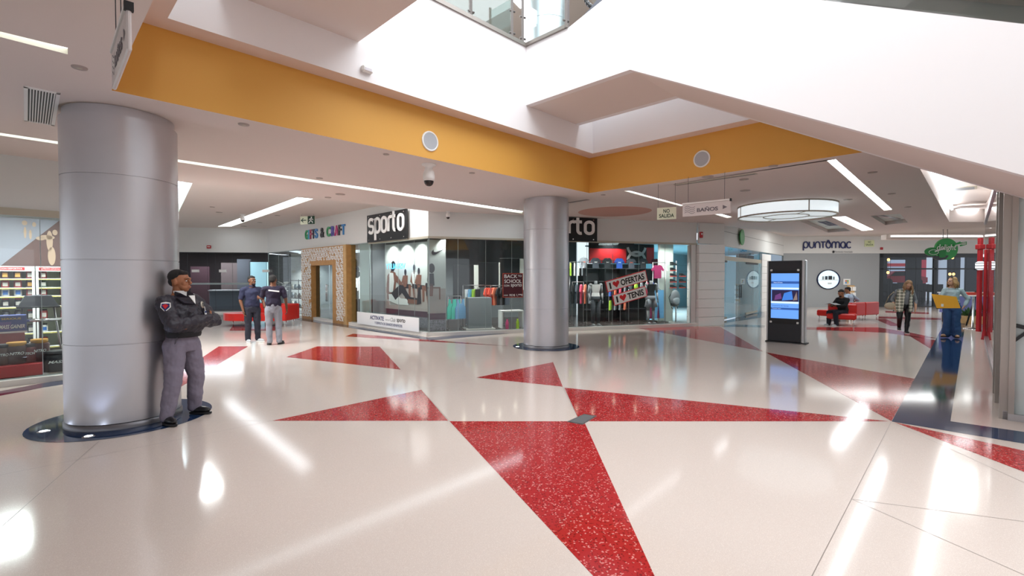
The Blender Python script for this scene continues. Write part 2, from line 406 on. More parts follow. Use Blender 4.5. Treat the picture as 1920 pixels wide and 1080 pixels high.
# edge face of the slab towards the higher ceiling
for p, q in zip(slab_pts[:7], slab_pts[1:7]): b.add([p, q, q + V((0, 0, .43)), p + V((0, 0, .43))], [(0, 1, 2, 3)])
b.add([ab(0, 0, ZC + .002), ab(.10, 0, ZC + .002), ab(.10, BF, ZC + .002), ab(0, BF, ZC + .002)], [(0, 1, 2, 3)])
def recess(b, q, z, h, top=True):
    n = len(q)
    for i in range(n):
        p, r_ = q[i], q[(i + 1) % n]; b.add([p, r_, r_ + V((0, 0, h)), p + V((0, 0, h))], [(0, 1, 2, 3)])
    if top: b.add([p + V((0, 0, h)) for p in q], [tuple(range(n))])
recess(b, coffer, ZC, .55)
recess(b, hatch1, ZC, .42); recess(b, hatch2, ZC, .42)
struct(b.build('ceiling', m_ceil))
for e0, e1, lab in ((1, 2, 'bright cove light along the far edge of the raised ceiling recess'), (0, 1, 'bright cove light along the long edge of the raised ceiling recess')):
    p, q = coffer[e0], coffer[e1]; wv = Wall(p, q); t = thing('strip_light', lab, 'ceiling light', wv.pt(.3, ZC + .36, .07 if e0 == 0 else .07), wv.rz)
    MB().bx(0, wv.L - .6, -.03, .03, 0, .1).build('diffuser', m_lightf, t)
cc = sum(coffer, V()) / 4; area_light('recess_fill', (cc.x + .5, cc.y + 1, ZC + .5), 3, 1.2, 60, (.93, 1, .98), (0, 0, PA))  # added fill inside the recess, brightens it beyond its cove strips
SL = [('near_a', 'long white recessed strip light beside the ceiling air grille'), ('near_b', 'longest white strip light, a thin line running from wide column to slim far column'),
      ('far_r1', 'white recessed strip light between the round drum lamp and the escalator'), ('far_r2', 'short wide strip light beyond the round drum lamp'),
      ('far_r3', 'thin strip light running behind the hanging BAÑOS sign'), ('far_r4', 'short thin strip light just past the BAÑOS sign')]
def strip_lamp(P, z, k=0):                # the light a recessed strip gives: an area light just under its diffuser, as long as the strip
    e = [(P[i], P[(i + 1) % 4]) for i in range(4)]; e.sort(key=lambda x: -(x[0] - x[1]).length)
    c = sum(P, V()) / 4; d = (e[0][1] - e[0][0]).normalized(); L = (e[0][1] - e[0][0]).length * .96; w = max(.05, (e[3][1] - e[3][0]).length * .7)
    if k == 0: return
    area_light('strip_lamp', (c.x, c.y, z - .01), L, w, k * L, (.95, .98, 1), (0, 0, atan2(d.y, d.x)), 170)
for k, lab in SL:
    q, z = strips[k]; P = [onz(*p, ZC) for p in q]
    t = thing('strip_light', lab, 'ceiling light', P[0])
    hh = .05 if k[:4] == 'near' else .018
    bb = MB(); recess(bb, P, z, hh + .004, False); bb.build('frame', m_beige, t, world=True)
    mid = sum(P, V()) / 4; dl = (P[3] + P[2] - P[0] - P[1]) / 2 if k[:4] != 'near' else (P[2] + P[3] - P[0] - P[1]) / 2
    strip_lamp(P, ZC)
    bb = MB(); bb.add([p + V((0, 0, hh)) for p in P], [(0, 1, 2, 3)]); bb.build('diffuser', m_lightb if k == 'near_b' else (m_lightf if k in ('far_r1', 'far_r2') else m_light), t, world=True)

# --- yellow band, ledge, white upper walls round the opening
ym = struct(MB().add([ab(aL, 0, ZC), ab(0, 0, ZC), ab(0, 0, ZL), ab(aL, 0, ZL)], [(0, 1, 2, 3)])
            .add([ab(0, 0, ZC), ab(0, BF, ZC), ab(0, BF, ZL), ab(0, 0, ZL)], [(0, 1, 2, 3)])
            .add([ab(aL, BF, ZC), ab(aL, 0, ZC), ab(aL, 0, ZL), ab(aL, BF, ZL)], [(0, 1, 2, 3)]).add([ab(0, BF, ZC), ab(aL, BF, ZC), ab(aL, BF, ZL), ab(0, BF, ZL)], [(0, 1, 2, 3)]).build('trim_1', m_yellow))
LW = .42
b = MB()
inner = [ab(aL + LW, -wl, ZL), ab(-wl, -wl, ZL), ab(-wl, BF + .3, ZL), ab(aL + LW, BF + .3, ZL)]
b.poly([ab(aL - .1, .1, ZL), ab(.1, .1, ZL), ab(.1, BF - .1, ZL), ab(aL - .1, BF - .1, ZL)], 0, [inner])
struct(b.build('trim_2', mat('ledge_paint', 'e2d0c6', .8)))
up = lambda p, z: V((p.x, p.y, z))
b = MB()
p, q = inner[0], inner[1]; b.add([up(p, ZL), up(q, ZL), up(q, Z2), up(p, Z2)], [(0, 1, 2, 3)])
struct(b.build('wall_north', m_white))
struct(MB().add([up(inner[1], ZL), up(inner[2], ZL), up(inner[2], Z2), up(inner[1], Z2)], [(0, 1, 2, 3)]).build('wall_east', m_white))
struct(MB().add([up(inner[0], ZL), up(inner[3], ZL), up(inner[3], Z2), up(inner[0], Z2)], [(0, 1, 2, 3)]).build('wall_west', m_white))
# upper storey: floor plates round the atrium, its far walls and its roof with the skylight over the opening
b = MB()
R0 = [ab(aL - 12, 14, Z2), ab(14, 14, Z2), ab(14, BF - 8, Z2), ab(aL - 12, BF - 8, Z2)]
b.poly(R0, 0, [[up(p, Z2) for p in inner]]); struct(b.build('floor_upper', m_cream))
b = MB(); ZR = 9.4
sky = [ab(aL - 1.5, 1.8, ZR), ab(1.8, 1.8, ZR), ab(1.8, BF, ZR), ab(aL - 1.5, BF, ZR)]
b.poly([up(p, ZR) for p in R0], 0, [sky]); struct(b.build('ceiling_upper', mat('upper_ceiling_paint', 'a9a49e', .8)))
b = MB()
for i in range(2): p, q = R0[i], R0[i + 1]; b.add([up(p, Z2), up(q, Z2), up(q, ZR), up(p, ZR)], [(0, 1, 2, 3)])
struct(b.build('wall_upper', mat('upper_wall_blue', '8fa3d6', .7)))

# --- higher ceiling beyond the slab, back wall, far right ceiling
BK0 = fl(120, 590); BK1 = WL.copy()
lw = [onz(296, 330, ZF), onz(362, 341, ZF), onz(334, 400, ZF), onz(300, 410, ZF)]
str3 = [onz(407, 425, ZF), onz(433, 425, ZF), onz(588, 373, ZF), onz(557, 370, ZF)]
b = MB(); SS = V((S0.x, S0.y, ZF))
b.poly([SS - A * 16, V((W0.x, W0.y, ZF)), V((WL.x, WL.y, ZF)) + B * 1.0 + A * .5, V((BK0.x - 2, BK0.y + 1.5, ZF)), V((-30, 24, ZF))], 0, [str3, lw])
b.poly([V((W1.x - 1, W1.y, ZF)), V((9, 24, ZF)), V((13, 29, ZF)), V((32, 29, ZF)), V((32, 10, ZF)), V((15, 15, ZF)), V((11, 17, ZF))], 0)
struct(b.build('ceiling_far', m_ceil))
t = thing('strip_light', 'wide bluish white strip light on the ceiling before the GIFTS & CRAFT shop', 'ceiling light', str3[0])
strip_lamp(str3, ZF); bb = MB(); recess(bb, str3, ZF, .02, False); bb.build('frame', m_beige, t, world=True)
MB().add([p + V((0, 0, .016)) for p in str3], [(0, 1, 2, 3)]).build('diffuser', m_lightg, t, world=True)
t = thing('light_well', 'bright pale blue light well in the ceiling just beside the wide column', 'light well', lw[0])
bb = MB(); recess(bb, lw, ZF, .5, False); bb.build('frame', m_beige, t, world=True)
MB().add([p + V((0, 0, .5)) for p in lw], [(0, 1, 2, 3)]).build('diffuser', emit('sky_panel', 'd9f1ff', 6), t, world=True)

# added fill lights hidden behind the lower slab's edge, brightening the fascias beyond
pc = S0 + (V((W0.x, W0.y, 0)) - V((S0.x, S0.y, 0))) * .45 + B * .55; area_light('hidden_fill', (pc.x, pc.y, ZF - .03), 5.5, .5, 95, (.97, .99, 1), (0, 0, PA))
area_light('hidden_fill', (15.9, 22.6, ZF - .03), 6, 1.6, 120, (.97, 1, .98))
area_light('hidden_fill', (19.5, 22.0, ZF - .03), 4, .8, 60, (.97, 1, .98))
WK = Wall(BK0, BK1)                       # back wall, left to right
def fascia(name, w, s0, s1, z0, z1, t=.12, m=m_fascia):
    T = Matrix.Translation(w.p0) @ Matrix.Rotation(w.rz, 4, 'Z'); b = MB(); b.bx(s0, s1, 0, t, z0, z1, M=T); return struct(b.build(name, m))
fascia('wall_back', WK, 0, WK.L, 2.82, ZF + .1)
WS = Wall(WL, W0); WR = Wall(W0, W1)      # the two wings of the corner shop
fascia('wall_gifts', WS, 0, WS.L, 2.82, ZF + .1)
fascia('wall_sporto', WR, 0, WR.L, 2.82, ZC + .1)
G0 = fl(1328, 607); G1 = fl(1431, 584); K1 = V((.5788, 1, 0)) * 26.6
G1 = G0 + (G1 - G0).normalized() * (K1.y - G0.y) / ((G1 - G0).normalized().y); K1 = V((G1.x, G1.y, 0))
WG = Wall(G0, K1)
fascia('wall_doors', WG, -.2, WG.L + .1, 2.88, ZF + .1)
WP = Wall(K1, V((30, K1.y + .3, 0)))
fascia('wall_far', WP, 0, WP.L, 3.0, ZF + .1)
# ================================================================ columns, escalators, glass balustrade
def column(c, z0, z1, seams, label, r=.54, plinth=True):
    t = thing('column', label, 'column', (c.x, c.y, z0), 0, kind='thing')
    b = MB(); H = z1 - z0 - .003
    prof = [(r, .07 if plinth else 0)]
    for s in seams: prof += [(r, s - .03), (r, s - .006), (r - .008, s - .004), (r - .008, s + .004), (r, s + .006), (r, s + .03)]
    prof += [(r, H - .13), (r, H - .10), (r - .03, H - .095), (r - .03, H)]
    b.lathe(prof, 64)
    sh = b.build('shaft', m_colmetal, t, normals=True); sh.data.set_sharp_from_angle(angle=R(25))
    if plinth:
        MB().lathe([(r + .012, .002), (r + .012, .05), (r - .03, .075)], 64).build('plinth', mat('plinth_metal', '77767b', .4, .7), t)
    return t
column(C_1, 0, ZC, [.93, 1.85, 2.77], 'thick silver metal clad column that the security guard leans on')
column(C_2, 0, ZC, [.93, 1.85, 2.77], 'silver metal clad column standing free in the middle of the hall')
column(C_2, Z2, ZR, [.9, 1.8, 2.7], 'silver column on the upper storey behind the glass balustrade', plinth=False)
m_uplight = emit('uplight_lens', 'dbeaff', 14)
for c, a, lab in ((C_1, 228, 'small round floor uplight on blue ring before wide column, the one at its outer side'), (C_1, 283, 'small round floor uplight on blue ring between wide column and camera'),
                  (C_1, 300, None), (C_2, 190, 'floor uplight in the blue ring at the slim free column')):
    if lab is None: continue
    x = c.x + .70 * cos(R(a)); y = c.y + .70 * sin(R(a))
    t = thing('floor_uplight', lab, 'floor light', (x, y, .002)); MB().lathe([(.055, 0), (.05, .006), (.035, .006)], 24).build('ring', m_steel, t)
    MB().lathe([(.036, .005), (0.0, .006)], 20).build('lens', m_uplight, t); spot_light('uplight', (x, y, .03), 14, (.55, .68, 1), 90, (pi - .25 * 0, 0, 0))

# escalator enclosures: boxes running along -B, width along A; u is the distance from the north wall
def beam(b, al0, al1, prof, mi=0):        # prof: (u, z) outline, pushed along A
    pts = [ab(al0, -wl - u, z) for u, z in prof]; b.prism(pts, A, al1 - al0, mi)
Q = atY(987, 200, 8.7); alQ = (Q - C0).dot(A); alE = alQ + 1.60
sl = .537
cl = (onz(670, 80, ZS) - C0).dot(A); cl0 = cl - 1.64
u1 = 2.12
esc = thing('escalator', 'white clad escalator descending from the upper storey with a pale pink underside', 'escalator', ab(alQ, -wl, ZS), PB - pi / 2)
b = MB(); top = lambda u: 1.33
beam(b, alQ, alQ + .12, [(0, ZS), (u1, ZS), (u1 + 8.2, ZS - 8.2 * sl), (u1 + 8.2, ZS - 8.2 * sl + 1.36), (u1, ZS + 1.36 + .0), (.95, Z2 + .0), (0, Z2)])
beam(b, alE - .12, alE, [(0, ZS), (u1, ZS), (u1 + 8.2, ZS - 8.2 * sl), (u1 + 8.2, ZS - 8.2 * sl + 1.36), (u1, ZS + 1.36), (.95, Z2), (0, Z2)])
b.build('side_cladding', m_white, esc, world=True)
b = MB(); beam(b, alQ + .121, alE - .121, [(0, ZS + .001), (u1, ZS + .001), (u1 + 8.2, ZS - 8.2 * sl + .001), (u1 + 8.2, ZS - 8.2 * sl + .5), (u1, ZS + .5), (0, ZS + .5)])
b.build('underside', m_ceil, esc, world=True)
b = MB(); m_step = mat('step_metal', '6d7076', .35, .8)
for i in range(22):
    u = u1 + i * .36; z = Z2 - .36 * sl * i; beam(b, alQ + .3, alE - .3, [(u, z - .3), (u + .36, z - .3 - .1), (u + .36, z), (u, z)])
beam(b, alQ + .3, alE - .3, [(.2, Z2 - .3), (u1, Z2 - .3), (u1, Z2), (.2, Z2)])
b.build('steps', m_step, esc, world=True)
for al in (alQ + .2, alE - .2):
    b = MB(); pts = []
    cx, cz = 1.55, Z2 + .62
    pts = [(cx + .2, cz - .42)] + [(cx - .42 * cos(R(t)) * 1.0, cz - .42 * sin(R(t))) for t in range(60, -91, -10)] + [(u1 + .4, cz + .42), (u1 + 8, cz + .42 - 7.7 * sl)]
    b.tube([ab(al, -wl - u, z) for u, z in pts], .035, 8); b.build('handrail', mat('handrail_rubber', '16171a', .35), esc, world=True)
    b = MB(); pp = [(cx - .38, cz), (cx - .2, cz - .33), (cx + .2, cz - .4), (u1 + .4, cz - .4), (u1 + 8, cz - .4 - 7.7 * sl), (u1 + 8, cz + .38 - 7.7 * sl), (u1 + .4, cz + .38), (cx, cz + .38), (cx - .3, cz + .2)]
    b.prism([ab(al, -wl - u, z) for u, z in pp], A, .012); b.build('balustrade_glass', glass('clear_glass', 'f8fbfa', .6), esc, world=True)
b = MB(); beam(b, alQ + .05, alQ + .2, [(.95, Z2), (1.55, Z2 - .0), (2.2, Z2 + .0), (2.2, Z2 + .4), (1.6, Z2 + .34), (1.35, Z2 + .18)]); b.build('skirt_panel', mat('skirt_grey', '5c5f68', .4, .3), esc, world=True)
# the flight above it, of which the sloping underside shows at the frame's top edge
b = MB(); beam(b, alQ + .3, -wl - .03, [(3.2, ZS + 2.35 - 1.1 * sl), (8, ZS + 2.35 - (8 - u1) * sl), (8, ZS + 3.2 - (8 - u1) * sl), (3.2, ZS + 3.2 - 1.1 * sl)])
tag(b.build('escalator_underside', m_ceil), 'pale pink sloping underside of a second flight, above the white escalator side', 'escalator')
# the landing box of the other flight on the wide-column side
b = MB(); beam(b, cl0, cl, [(0, ZS), (2.6, ZS), (9, ZS + 6.4 * sl), (9, ZS + 1.1 + 6.4 * sl), (2.6, ZS + 1.04), (0, ZS + 1.04)])
tag(b.build('escalator_landing', m_ceil), 'boxed escalator landing with pinkish underside above the yellow band', 'escalator')

# glass balustrade round the upper floor
m_metal2 = mat('satin_metal', 'a79f98', .35, .7)
m_postm = mat('post_metal', '655f5c', .5, .4)
t = thing('glass_balustrade', 'glass balustrade with steel posts at the upper floor edge', 'balustrade', ab(alQ, -wl, Z2))
b = MB(); beam(b, cl + .3, alQ, [(-.02, Z2 - .005), (.03, Z2 - .005), (.03, Z2 + .06), (-.02, Z2 + .06)]); b.build('edge_trim', mat('edge_trim', '8d8680', .4, .5), t, world=True)
def onP1(px): # distance along A of the point of the north wall's top under a pixel column
    w = Wall(ab(-9, -wl, 0), ab(2, -wl, 0)); s, z = w.sz(px, 40); return -9 + s
b = MB(); beam(b, alQ - .04, alQ + .005, [(0.03, Z2 + .002), (.95, Z2 + .002), (.95, Z2 + .06), (0.03, Z2 + .06)]); b.build('edge_trim', mat('edge_trim', '8d8680', .4, .5), esc, world=True)
for al, u in ((onP1(883), 0), (onP1(960), 0), (onP1(980), 0), (alQ - .02, .5 + .0), (alQ - .02, .92), (cl + .6, 0)):
    if u == .5: continue
    b = MB(); p = ab(al, -wl - u, Z2); b.bx(p.x - .022, p.x + .022, p.y - .022, p.y + .022, Z2, Z2 + 1.05); pt = b.build('post', m_postm, esc if u else t, world=True)
    
    for zz in (.12, .5): b = MB(); b.cyl(p + V((-.05, -.03, zz)), p + V((.05, .03, zz)), .018); b.build('clamp', m_postm, pt, world=True)
for al0, al1 in ((cl + .6, onP1(883) - .03), (onP1(883) + .03, onP1(960) - .03)):
    MB().prism([ab(al0, -wl, Z2 + .05), ab(al1, -wl, Z2 + .05), ab(al1, -wl, Z2 + 1.0), ab(al0, -wl, Z2 + 1.0)], B, .012).build('glass_panel', m_glass, t, world=True)
MB().prism([ab(alQ - .02, -wl - .05, Z2 + .05), ab(alQ - .02, -wl - .9, Z2 + .05), ab(alQ - .02, -wl - .9, Z2 + 1.0), ab(alQ - .02, -wl - .05, Z2 + 1.0)], A, .012).build('glass_panel', m_glass, esc, world=True)
b = MB(); b.tube([ab(cl + .6, -wl, Z2 + 1.08), ab(alQ - .03, -wl, Z2 + 1.08)], .025, 10); b.build('top_rail', m_steel, t, world=True)
area_light('upper_storey_fill', ab(-3, 5, ZR - .1), 8, 4, 500, (.95, .97, 1), (0, 0, PA))  # added fill that brightens the upper storey, no fitting of its own
# strip light of the upper ceiling seen past the balustrade
q = [onz(948, -12, ZR - .02), onz(958, -14, ZR - .02), onz(990, 14, ZR - .02), onz(975, 16, ZR - .02)]
tag(MB().prism(q, V((0, 0, 1)), .015).build('strip_light', m_light), 'white strip light on the upper storey ceiling above the balustrade', 'ceiling light')
# ================================================================ shop fronts and what stands behind the glass
def LP(w, px, py, y=0):      # a pixel on the plane y metres inside wall w: local x and z
    return w.off(-y).sz(px, py)
def on(w, name, label, cat, s, z=0, y=0, group=None, kind=None, rz=0):
    p = w.pt(s, z, -y); return thing(name, label, cat, p, w.rz + rz, group, kind)
def wallbox(name, w, m, x0, x1, y0, y1, z0, z1):
    T = Matrix.Translation(w.p0) @ Matrix.Rotation(w.rz, 4, 'Z'); b = MB(); b.bx(x0, x1, y0, y1, z0, z1, M=T); return struct(b.build(name, m))
nwin = [0]
def glazing(w, s0, s1, z0, z1, joints, m=m_glass, y=.02, jm=None, head=.03):
    nwin[0] += 1; t = thing('window_%d' % nwin[0], None, None, w.pt(s0, 0, -y), w.rz, kind='structure')
    b = MB(); xs = [s0] + sorted(joints) + [s1]
    for a, c in zip(xs, xs[1:]): b.add([(a - s0 + .004, 0, z0), (c - s0 - .004, 0, z0), (c - s0 - .004, 0, z1), (a - s0 + .004, 0, z1)], [(0, 1, 2, 3)])
    struct(b.build('pane', m, t)); b = MB()
    for a in joints: b.bx(a - s0 - .004, a - s0 + .004, -.004, .006, z0, z1)
    b.bx(0, s1 - s0, -.012, .02, z0 - .02, z0 + .012); b.bx(0, s1 - s0, -.012, .02, z1 - head, z1); b.bx(0, .012, -.012, .02, z0, z1); b.bx(s1 - s0 - .012, s1 - s0, -.012, .02, z0, z1)
    struct(b.build('frame', jm or mat('joint_steel', 'a9b4b4', .3, .6), t)); return t
ZG = 2.82
m_curb = mat('curb_white', 'e4e1dc', .35); m_wood = mat('light_wood', 'b98a52', .5, noise=.12, nscale=7); m_wood2 = mat('pale_wood', 'caa470', .5, noise=.1, nscale=9)
m_whitep = mat('white_panel', 'eeeeec', .5); m_offw = mat('shop_wall', 'cfd2cc', .7); m_greyw = mat('grey_shop_wall', '7b8084', .7); m_dkgrey = mat('charcoal_panel', '35373c', .6)
m_ink = mat('navy_ink', '1d2a66', .5); m_blackink = mat('black_ink', '17171a', .5); m_whiteink = mat('white_ink', 'f3f3f1', .5); m_redink = mat('red_ink', 'd42027', .5)

# ---- curbs
wallbox('baseboard_gifts', WS, m_curb, 0, WS.L + .02, -.10, .12, 0, .10); wallbox('baseboard_sporto', WR, m_curb, -.02, WR.L, -.10, .12, 0, .10)
wallbox('trim_3', WS, m_beige, LP(WS, 692, 450)[0], WS.L + .03, -.03, .12, ZG - .055, ZG); wallbox('trim_4', WR, m_beige, -.01, WR.L, -.03, .12, ZG - .055, ZG)

# ---- GIFTS & CRAFT
gx = lambda px, y=0: LP(WS, px, 520, y)[0]
sw0 = gx(692)
glazing(WS, .02, gx(572), .10, ZG, [gx(522), gx(541)])
glazing(WS, gx(656), gx(692), .10, ZG, [gx(671)])
pt0, pt1 = gx(573), gx(658)
t = on(WS, 'shop_portal', 'wooden shop portal covered in white maze-like lattice below the GIFTS & CRAFT letters', 'portal', pt0, 0, -.16)
W_ = pt1 - pt0; d0, d1, dz = gx(591) - pt0, gx(631) - pt0, 2.12
b = MB(); outer = [(0, 0, 0), (W_, 0, 0), (W_, 0, ZG - .02), (0, 0, ZG - .02)]
b.bx(0, d0, 0, .34, 0, ZG - .02); b.bx(d1, W_, 0, .34, 0, ZG - .02); b.bx(d0, d1, 0, .34, dz, ZG - .02); b.build('body', m_wood, t)
b = MB(); rnd = random.Random(4); c = .115; gxn = int(W_ / c); gzn = int(ZG / c)
for i in range(gxn):
    for k in range(gzn):
        x = (i + .5) * c; z = (k + .5) * c
        edge = (x < d0 - .05 or x > d1 + .28 or z > dz + .14) and x < W_ - .22 and z > .06
        ragged = rnd.random() < .13 and (abs(x - d0) < .25 or abs(x - d1) < .35 or abs(z - dz) < .35 or x < .15)
        if not edge or ragged: continue
        s_ = c * .42
        pat = [(-s_, -s_), (s_, -s_), (s_, s_), (-s_ * .25, s_), (-s_ * .25, 0)] if (i + k) % 2 else [(s_, s_), (-s_, s_), (-s_, -s_), (s_ * .25, -s_), (s_ * .25, 0)]
        if rnd.random() < .4: pat = [(q[1], q[0]) for q in pat]
        ribbon(b, [(x + q[0], z + q[1]) for q in pat], .026, -.002, .012)
b.build('lattice', m_whitep, t)
MB().bx(W_ - .2, W_, -.03, 0, 0, ZG - .02).build('side_board', m_wood2, t)
txt('GIFTS', 'side_lettering', m_whiteink, t, W_ - .1, -.035, .55, .09, .5, .004, rot=pi / 2)
t = on(WS, 'portal_entrance', 'glass double door set in the lattice covered wooden portal', 'door', pt0 + d0, 0, .02, kind='thing')
MB().bx(.02, d1 - d0 - .02, 0, .012, .03, dz - .02).build('glass_leaf', glass('door_glass', 'c9d2d2', 1.3), t)
for dx in (-.05, .05):
    b = MB(); x = (d1 - d0) * .58 + dx; b.tube([(x, -.05, .75), (x, -.05, 1.4)], .014); b.tube([(x, 0, .8), (x, -.05, .8)], .009); b.tube([(x, 0, 1.35), (x, -.05, 1.35)], .009); b.build('handle', m_chrome, t)
t = on(WS, 'letter_sign', 'GIFTS & CRAFT in chunky multicoloured letters on the pale fascia', 'sign', gx(573), 0, 0)
gsx = gx(573)
lets = [('G', '1f9a5a', 576.3, 6.4), ('I', '3aa0c8', 580.8, 2.6), ('F', 'b03a5e', 584.6, 4.6), ('T', '3a4356', 588.8, 5), ('S', '4a8ac8', 594.2, 5.6), ('&', '1b1b1f', 605.3, 7), ('C', '2f9a5c', 617, 7.2), ('R', '5f58b0', 625.4, 6.6), ('A', 'c0407a', 632.2, 7.4), ('F', '26262c', 638.7, 6), ('T', '2f7fc0', 645, 6.8)]
for ch, co, cpx, wpx in lets:
    py = 440.5 - (cpx - 576) * .147; sc_, zc = LP(WS, cpx, py); sa = LP(WS, cpx - wpx / 2, py)[0]; sb = LP(WS, cpx + wpx / 2, py)[0]
    txt(ch, 'letter', mat('letter_' + co, co, .4), t, sc_ - gsx, -.005, zc, .37, (sb - sa) * .92, .04, .02)
# gifts interior
wallbox('wall_brick', WS, brick_mat('white_brick', 'c9ccc9', 'bcbfbd', '94979a', 4), .0, 5.0, 3.0, 3.1, 0, ZG)
wallbox('wall_brick_dark', WS, brick_mat('dark_brick', '6b6e72', '5f6165', '45474b', 4), -.2, -.1, .1, 1.1, 0, ZG)
wallbox('wall_brick_side', WS, brick_mat('white_brick', 'c9ccc9', 'bcbfbd', '94979a', 4), -.2, -.1, 1.1, 3.0, 0, ZG)
wallbox('floor_gifts', WS, m_floor2, -.1, sw0 - .12, .13, 3.1, -.02, .02)
wallbox('wall_gifts_back', WS, mat('warm_wall', '8a7462', .7), 5.0, sw0 - .12, 3.0, 3.1, 0, ZG)
wallbox('ceiling_gifts', WS, m_ceil, -.1, sw0 - .12, .13, 3.1, ZG + .15, ZG + .2)
m_irn = mat('wrought_iron', '26272a', .5)
def shelf_rack(s, y, wd, label, rows, H=1.55):
    t = on(WS, 'display_rack', label, 'rack', s, .02, y)
    b = MB()
    for x in (0, wd):
        for yy in (0, .35): b.bx(x - .012, x + .012, yy - .012, yy + .012, 0, H)
    b.build('frame', m_irn, t)
    for z in rows: MB().bx(-.02, wd + .02, -.02, .37, z - .015, z + .014).build('shelf', mat('rack_shelf', '5a4a3c', .5), t)
rows = (.3, .7, 1.1, 1.5)
shelf_rack(gx(545, .5), .5, gx(570, .5) - gx(545, .5), 'dark metal display rack of gifts behind the glass before white brick', rows)
rnd = random.Random(2)
cols = ['d8d2c4', '9aa7b0', '4a5560', 'b8a24a', '7c8790', 'c7c9c8', '5f4a3a', 'e0c23a']
sp = 0
for z in rows[:3]:
    for k in range(4):
        x = gx(545, .66) + .15 + k * (gx(570, .66) - gx(545, .66) - .3) / 3.0; hh = .12 + .14 * rnd.random(); co = cols[sp % 8]; sp += 1
        t = on(WS, 'gift_vase', '%s vase on the %s shelf of the gift rack, %s along it' % (['cream', 'blue grey', 'slate', 'mustard', 'grey', 'pale', 'brown', 'yellow'][(sp - 1) % 8], {.3: 'lowest', .7: 'second', 1.1: 'third'}[z], ['first', 'second', 'third', 'fourth'][k]), 'vase', x, .02 + z + .015, .66)
        MB().lathe([(0, 0), (.05, 0), (.085, hh * .4), (.05, hh * .8), (.035, hh * .85), (.05, hh)], 14).build('body', mat('vase' + co, co, .3), t)
# big white plant sculpture in a pot
t = on(WS, 'potted_plant', 'white leafed plant in a white pot behind the glass beside the gift rack', 'plant', gx(532, .55), .02, .55)
MB().lathe([(0, 0), (.13, 0), (.17, .32), (.15, .32), (.14, .28), (0, .28)], 20).build('pot', m_whitep, t)
b = MB(); b.tube([(0, 0, .28), (.02, 0, .9), (0, 0, 1.35)], .03); b.build('stem', mat('pale_stem', 'b9b5ae', .6), t)
b = MB()
for i in range(9):
    a = i * 2.4; el = .3 + .12 * i % .9; d = V((cos(a), sin(a) * .5, .55)).normalized(); p0 = V((0, 0, .95 + .05 * i)); side = d.cross(V((0, 0, 1))).normalized()
    pts = [p0 + d * (.55 * q) + V((0, 0, -.22 * q * q)) for q in (0, .33, .66, 1)]; wv = [.02, .1, .09, .01]
    for j in range(3): b.add([pts[j] - side * wv[j], pts[j] + side * wv[j], pts[j + 1] + side * wv[j + 1], pts[j + 1] - side * wv[j + 1]], [(0, 1, 2, 3)])
b.build('leaves', m_whitep, t)
for px, py, r, co, lab in ((665, 494, .16, 'e6dcae', 'pale yellow balloon, topmost of the bunch behind the glass beside the portal'), (667, 506, .13, '2f73c8', 'blue balloon in the middle of the bunch beside the portal'), (660, 513, .11, 'dfe8ee', 'white balloon at the foot of the bunch nearest the wooden portal'), (669, 514, .12, 'b9d2e4', 'pale blue balloon low in the bunch beside frosted glass')):
    yy = .5 + .35 * (px % 3); s_, z_ = LP(WS, px, py, yy); t = on(WS, 'balloon', lab, 'balloon', s_, z_, yy)
    MB().ell((0, 0, 0), (r, r, r * 1.2)).build('skin', mat('balloon' + co, co, .25), t); b = MB(); b.cyl((0, 0, -r * 1.2 - .02), (0, 0, -r * 1.15), .02, .005, 8); b.tube([(0, 0, -r * 1.2), (.02, 0, -r * 1.2 - .5)], .003, 5); b.build('string', m_whitep, t)
t = on(WS, 'gift_shelf', 'white slanted gift bags on a dark stand between portal and frosted glass', 'shelf', gx(660, .45), .02, .45)
b = MB(); b.bx(0, .5, 0, .3, 0, .84); b.build('body', mat('stand_brown', '4a382c', .6), t)
for i in range(3): MB().box((.12 + i * .14, -.02, 1.0 + .12 * (i % 2)), (.16, .08, .3), M=Matrix.Rotation(.0, 4, 'Y')).build('bag', m_whitep, t)
for i in range(6):
    p = WS.pt(.6 + i * .75, ZG + .1, -2.2); spot_light('shop_spot', p, 260, (.95, .98, 1), 100)

# ---- SPORTO : glazing
sw0 = gx(692)
glazing(WS, sw0, WS.L - .01, .10, ZG, [gx(722), gx(746), gx(776)])
rx = lambda px, y=0: LP(WR, px, 520, y)[0]
jt = [rx(p) for p in (836, 859, 911, 960, 1082, 1101, 1149, 1198, 1247)]
glazing(WR, .01, rx(1296), .10, ZG, jt)
wallbox('wall_corner_frost', WS, glass('frost_panel', 'dbe8e4', .8, .75, 'c3cdc8'), gx(672), sw0, .05, .07, .1, ZG)
wallbox('wall_end', WR, m_fascia, rx(1296), WR.L - .03, .0, .12, 0, ZG)
# stone clad pillar between the sports shop and the frosted doors
t = thing('pillar', 'white pillar of stacked stone panels between shop window and frosted doors', 'pillar', WR.pt(WR.L + .01), WR.rz, kind='thing')
PWd = (fl(1328, 607) - fl(1303, 611)).length
for i in range(9): MB().bx(0, PWd, -.12, .5, .0 + i * .31, .302 + i * .31, bev=.006).build('stone_panel', m_whitep, t)
MB().bx(.02, PWd - .02, -.10, .0, 2.8, ZC - .01).build('core', m_fascia, t)
t = on(WR, 'fire_alarm', 'small red fire alarm box on the pillar above the frosted doors', 'alarm', rx(1306) + .05, LP(WR, 1309, 441)[1], -.12)
MB().bx(-.06, .06, -.06, 0, -.1, .1, bev=.01).build('box', mat('alarm_red', 'b3202a', .4), t); MB().bx(-.025, .025, -.07, -.06, 0, .05).build('lever', m_whiteink, t)

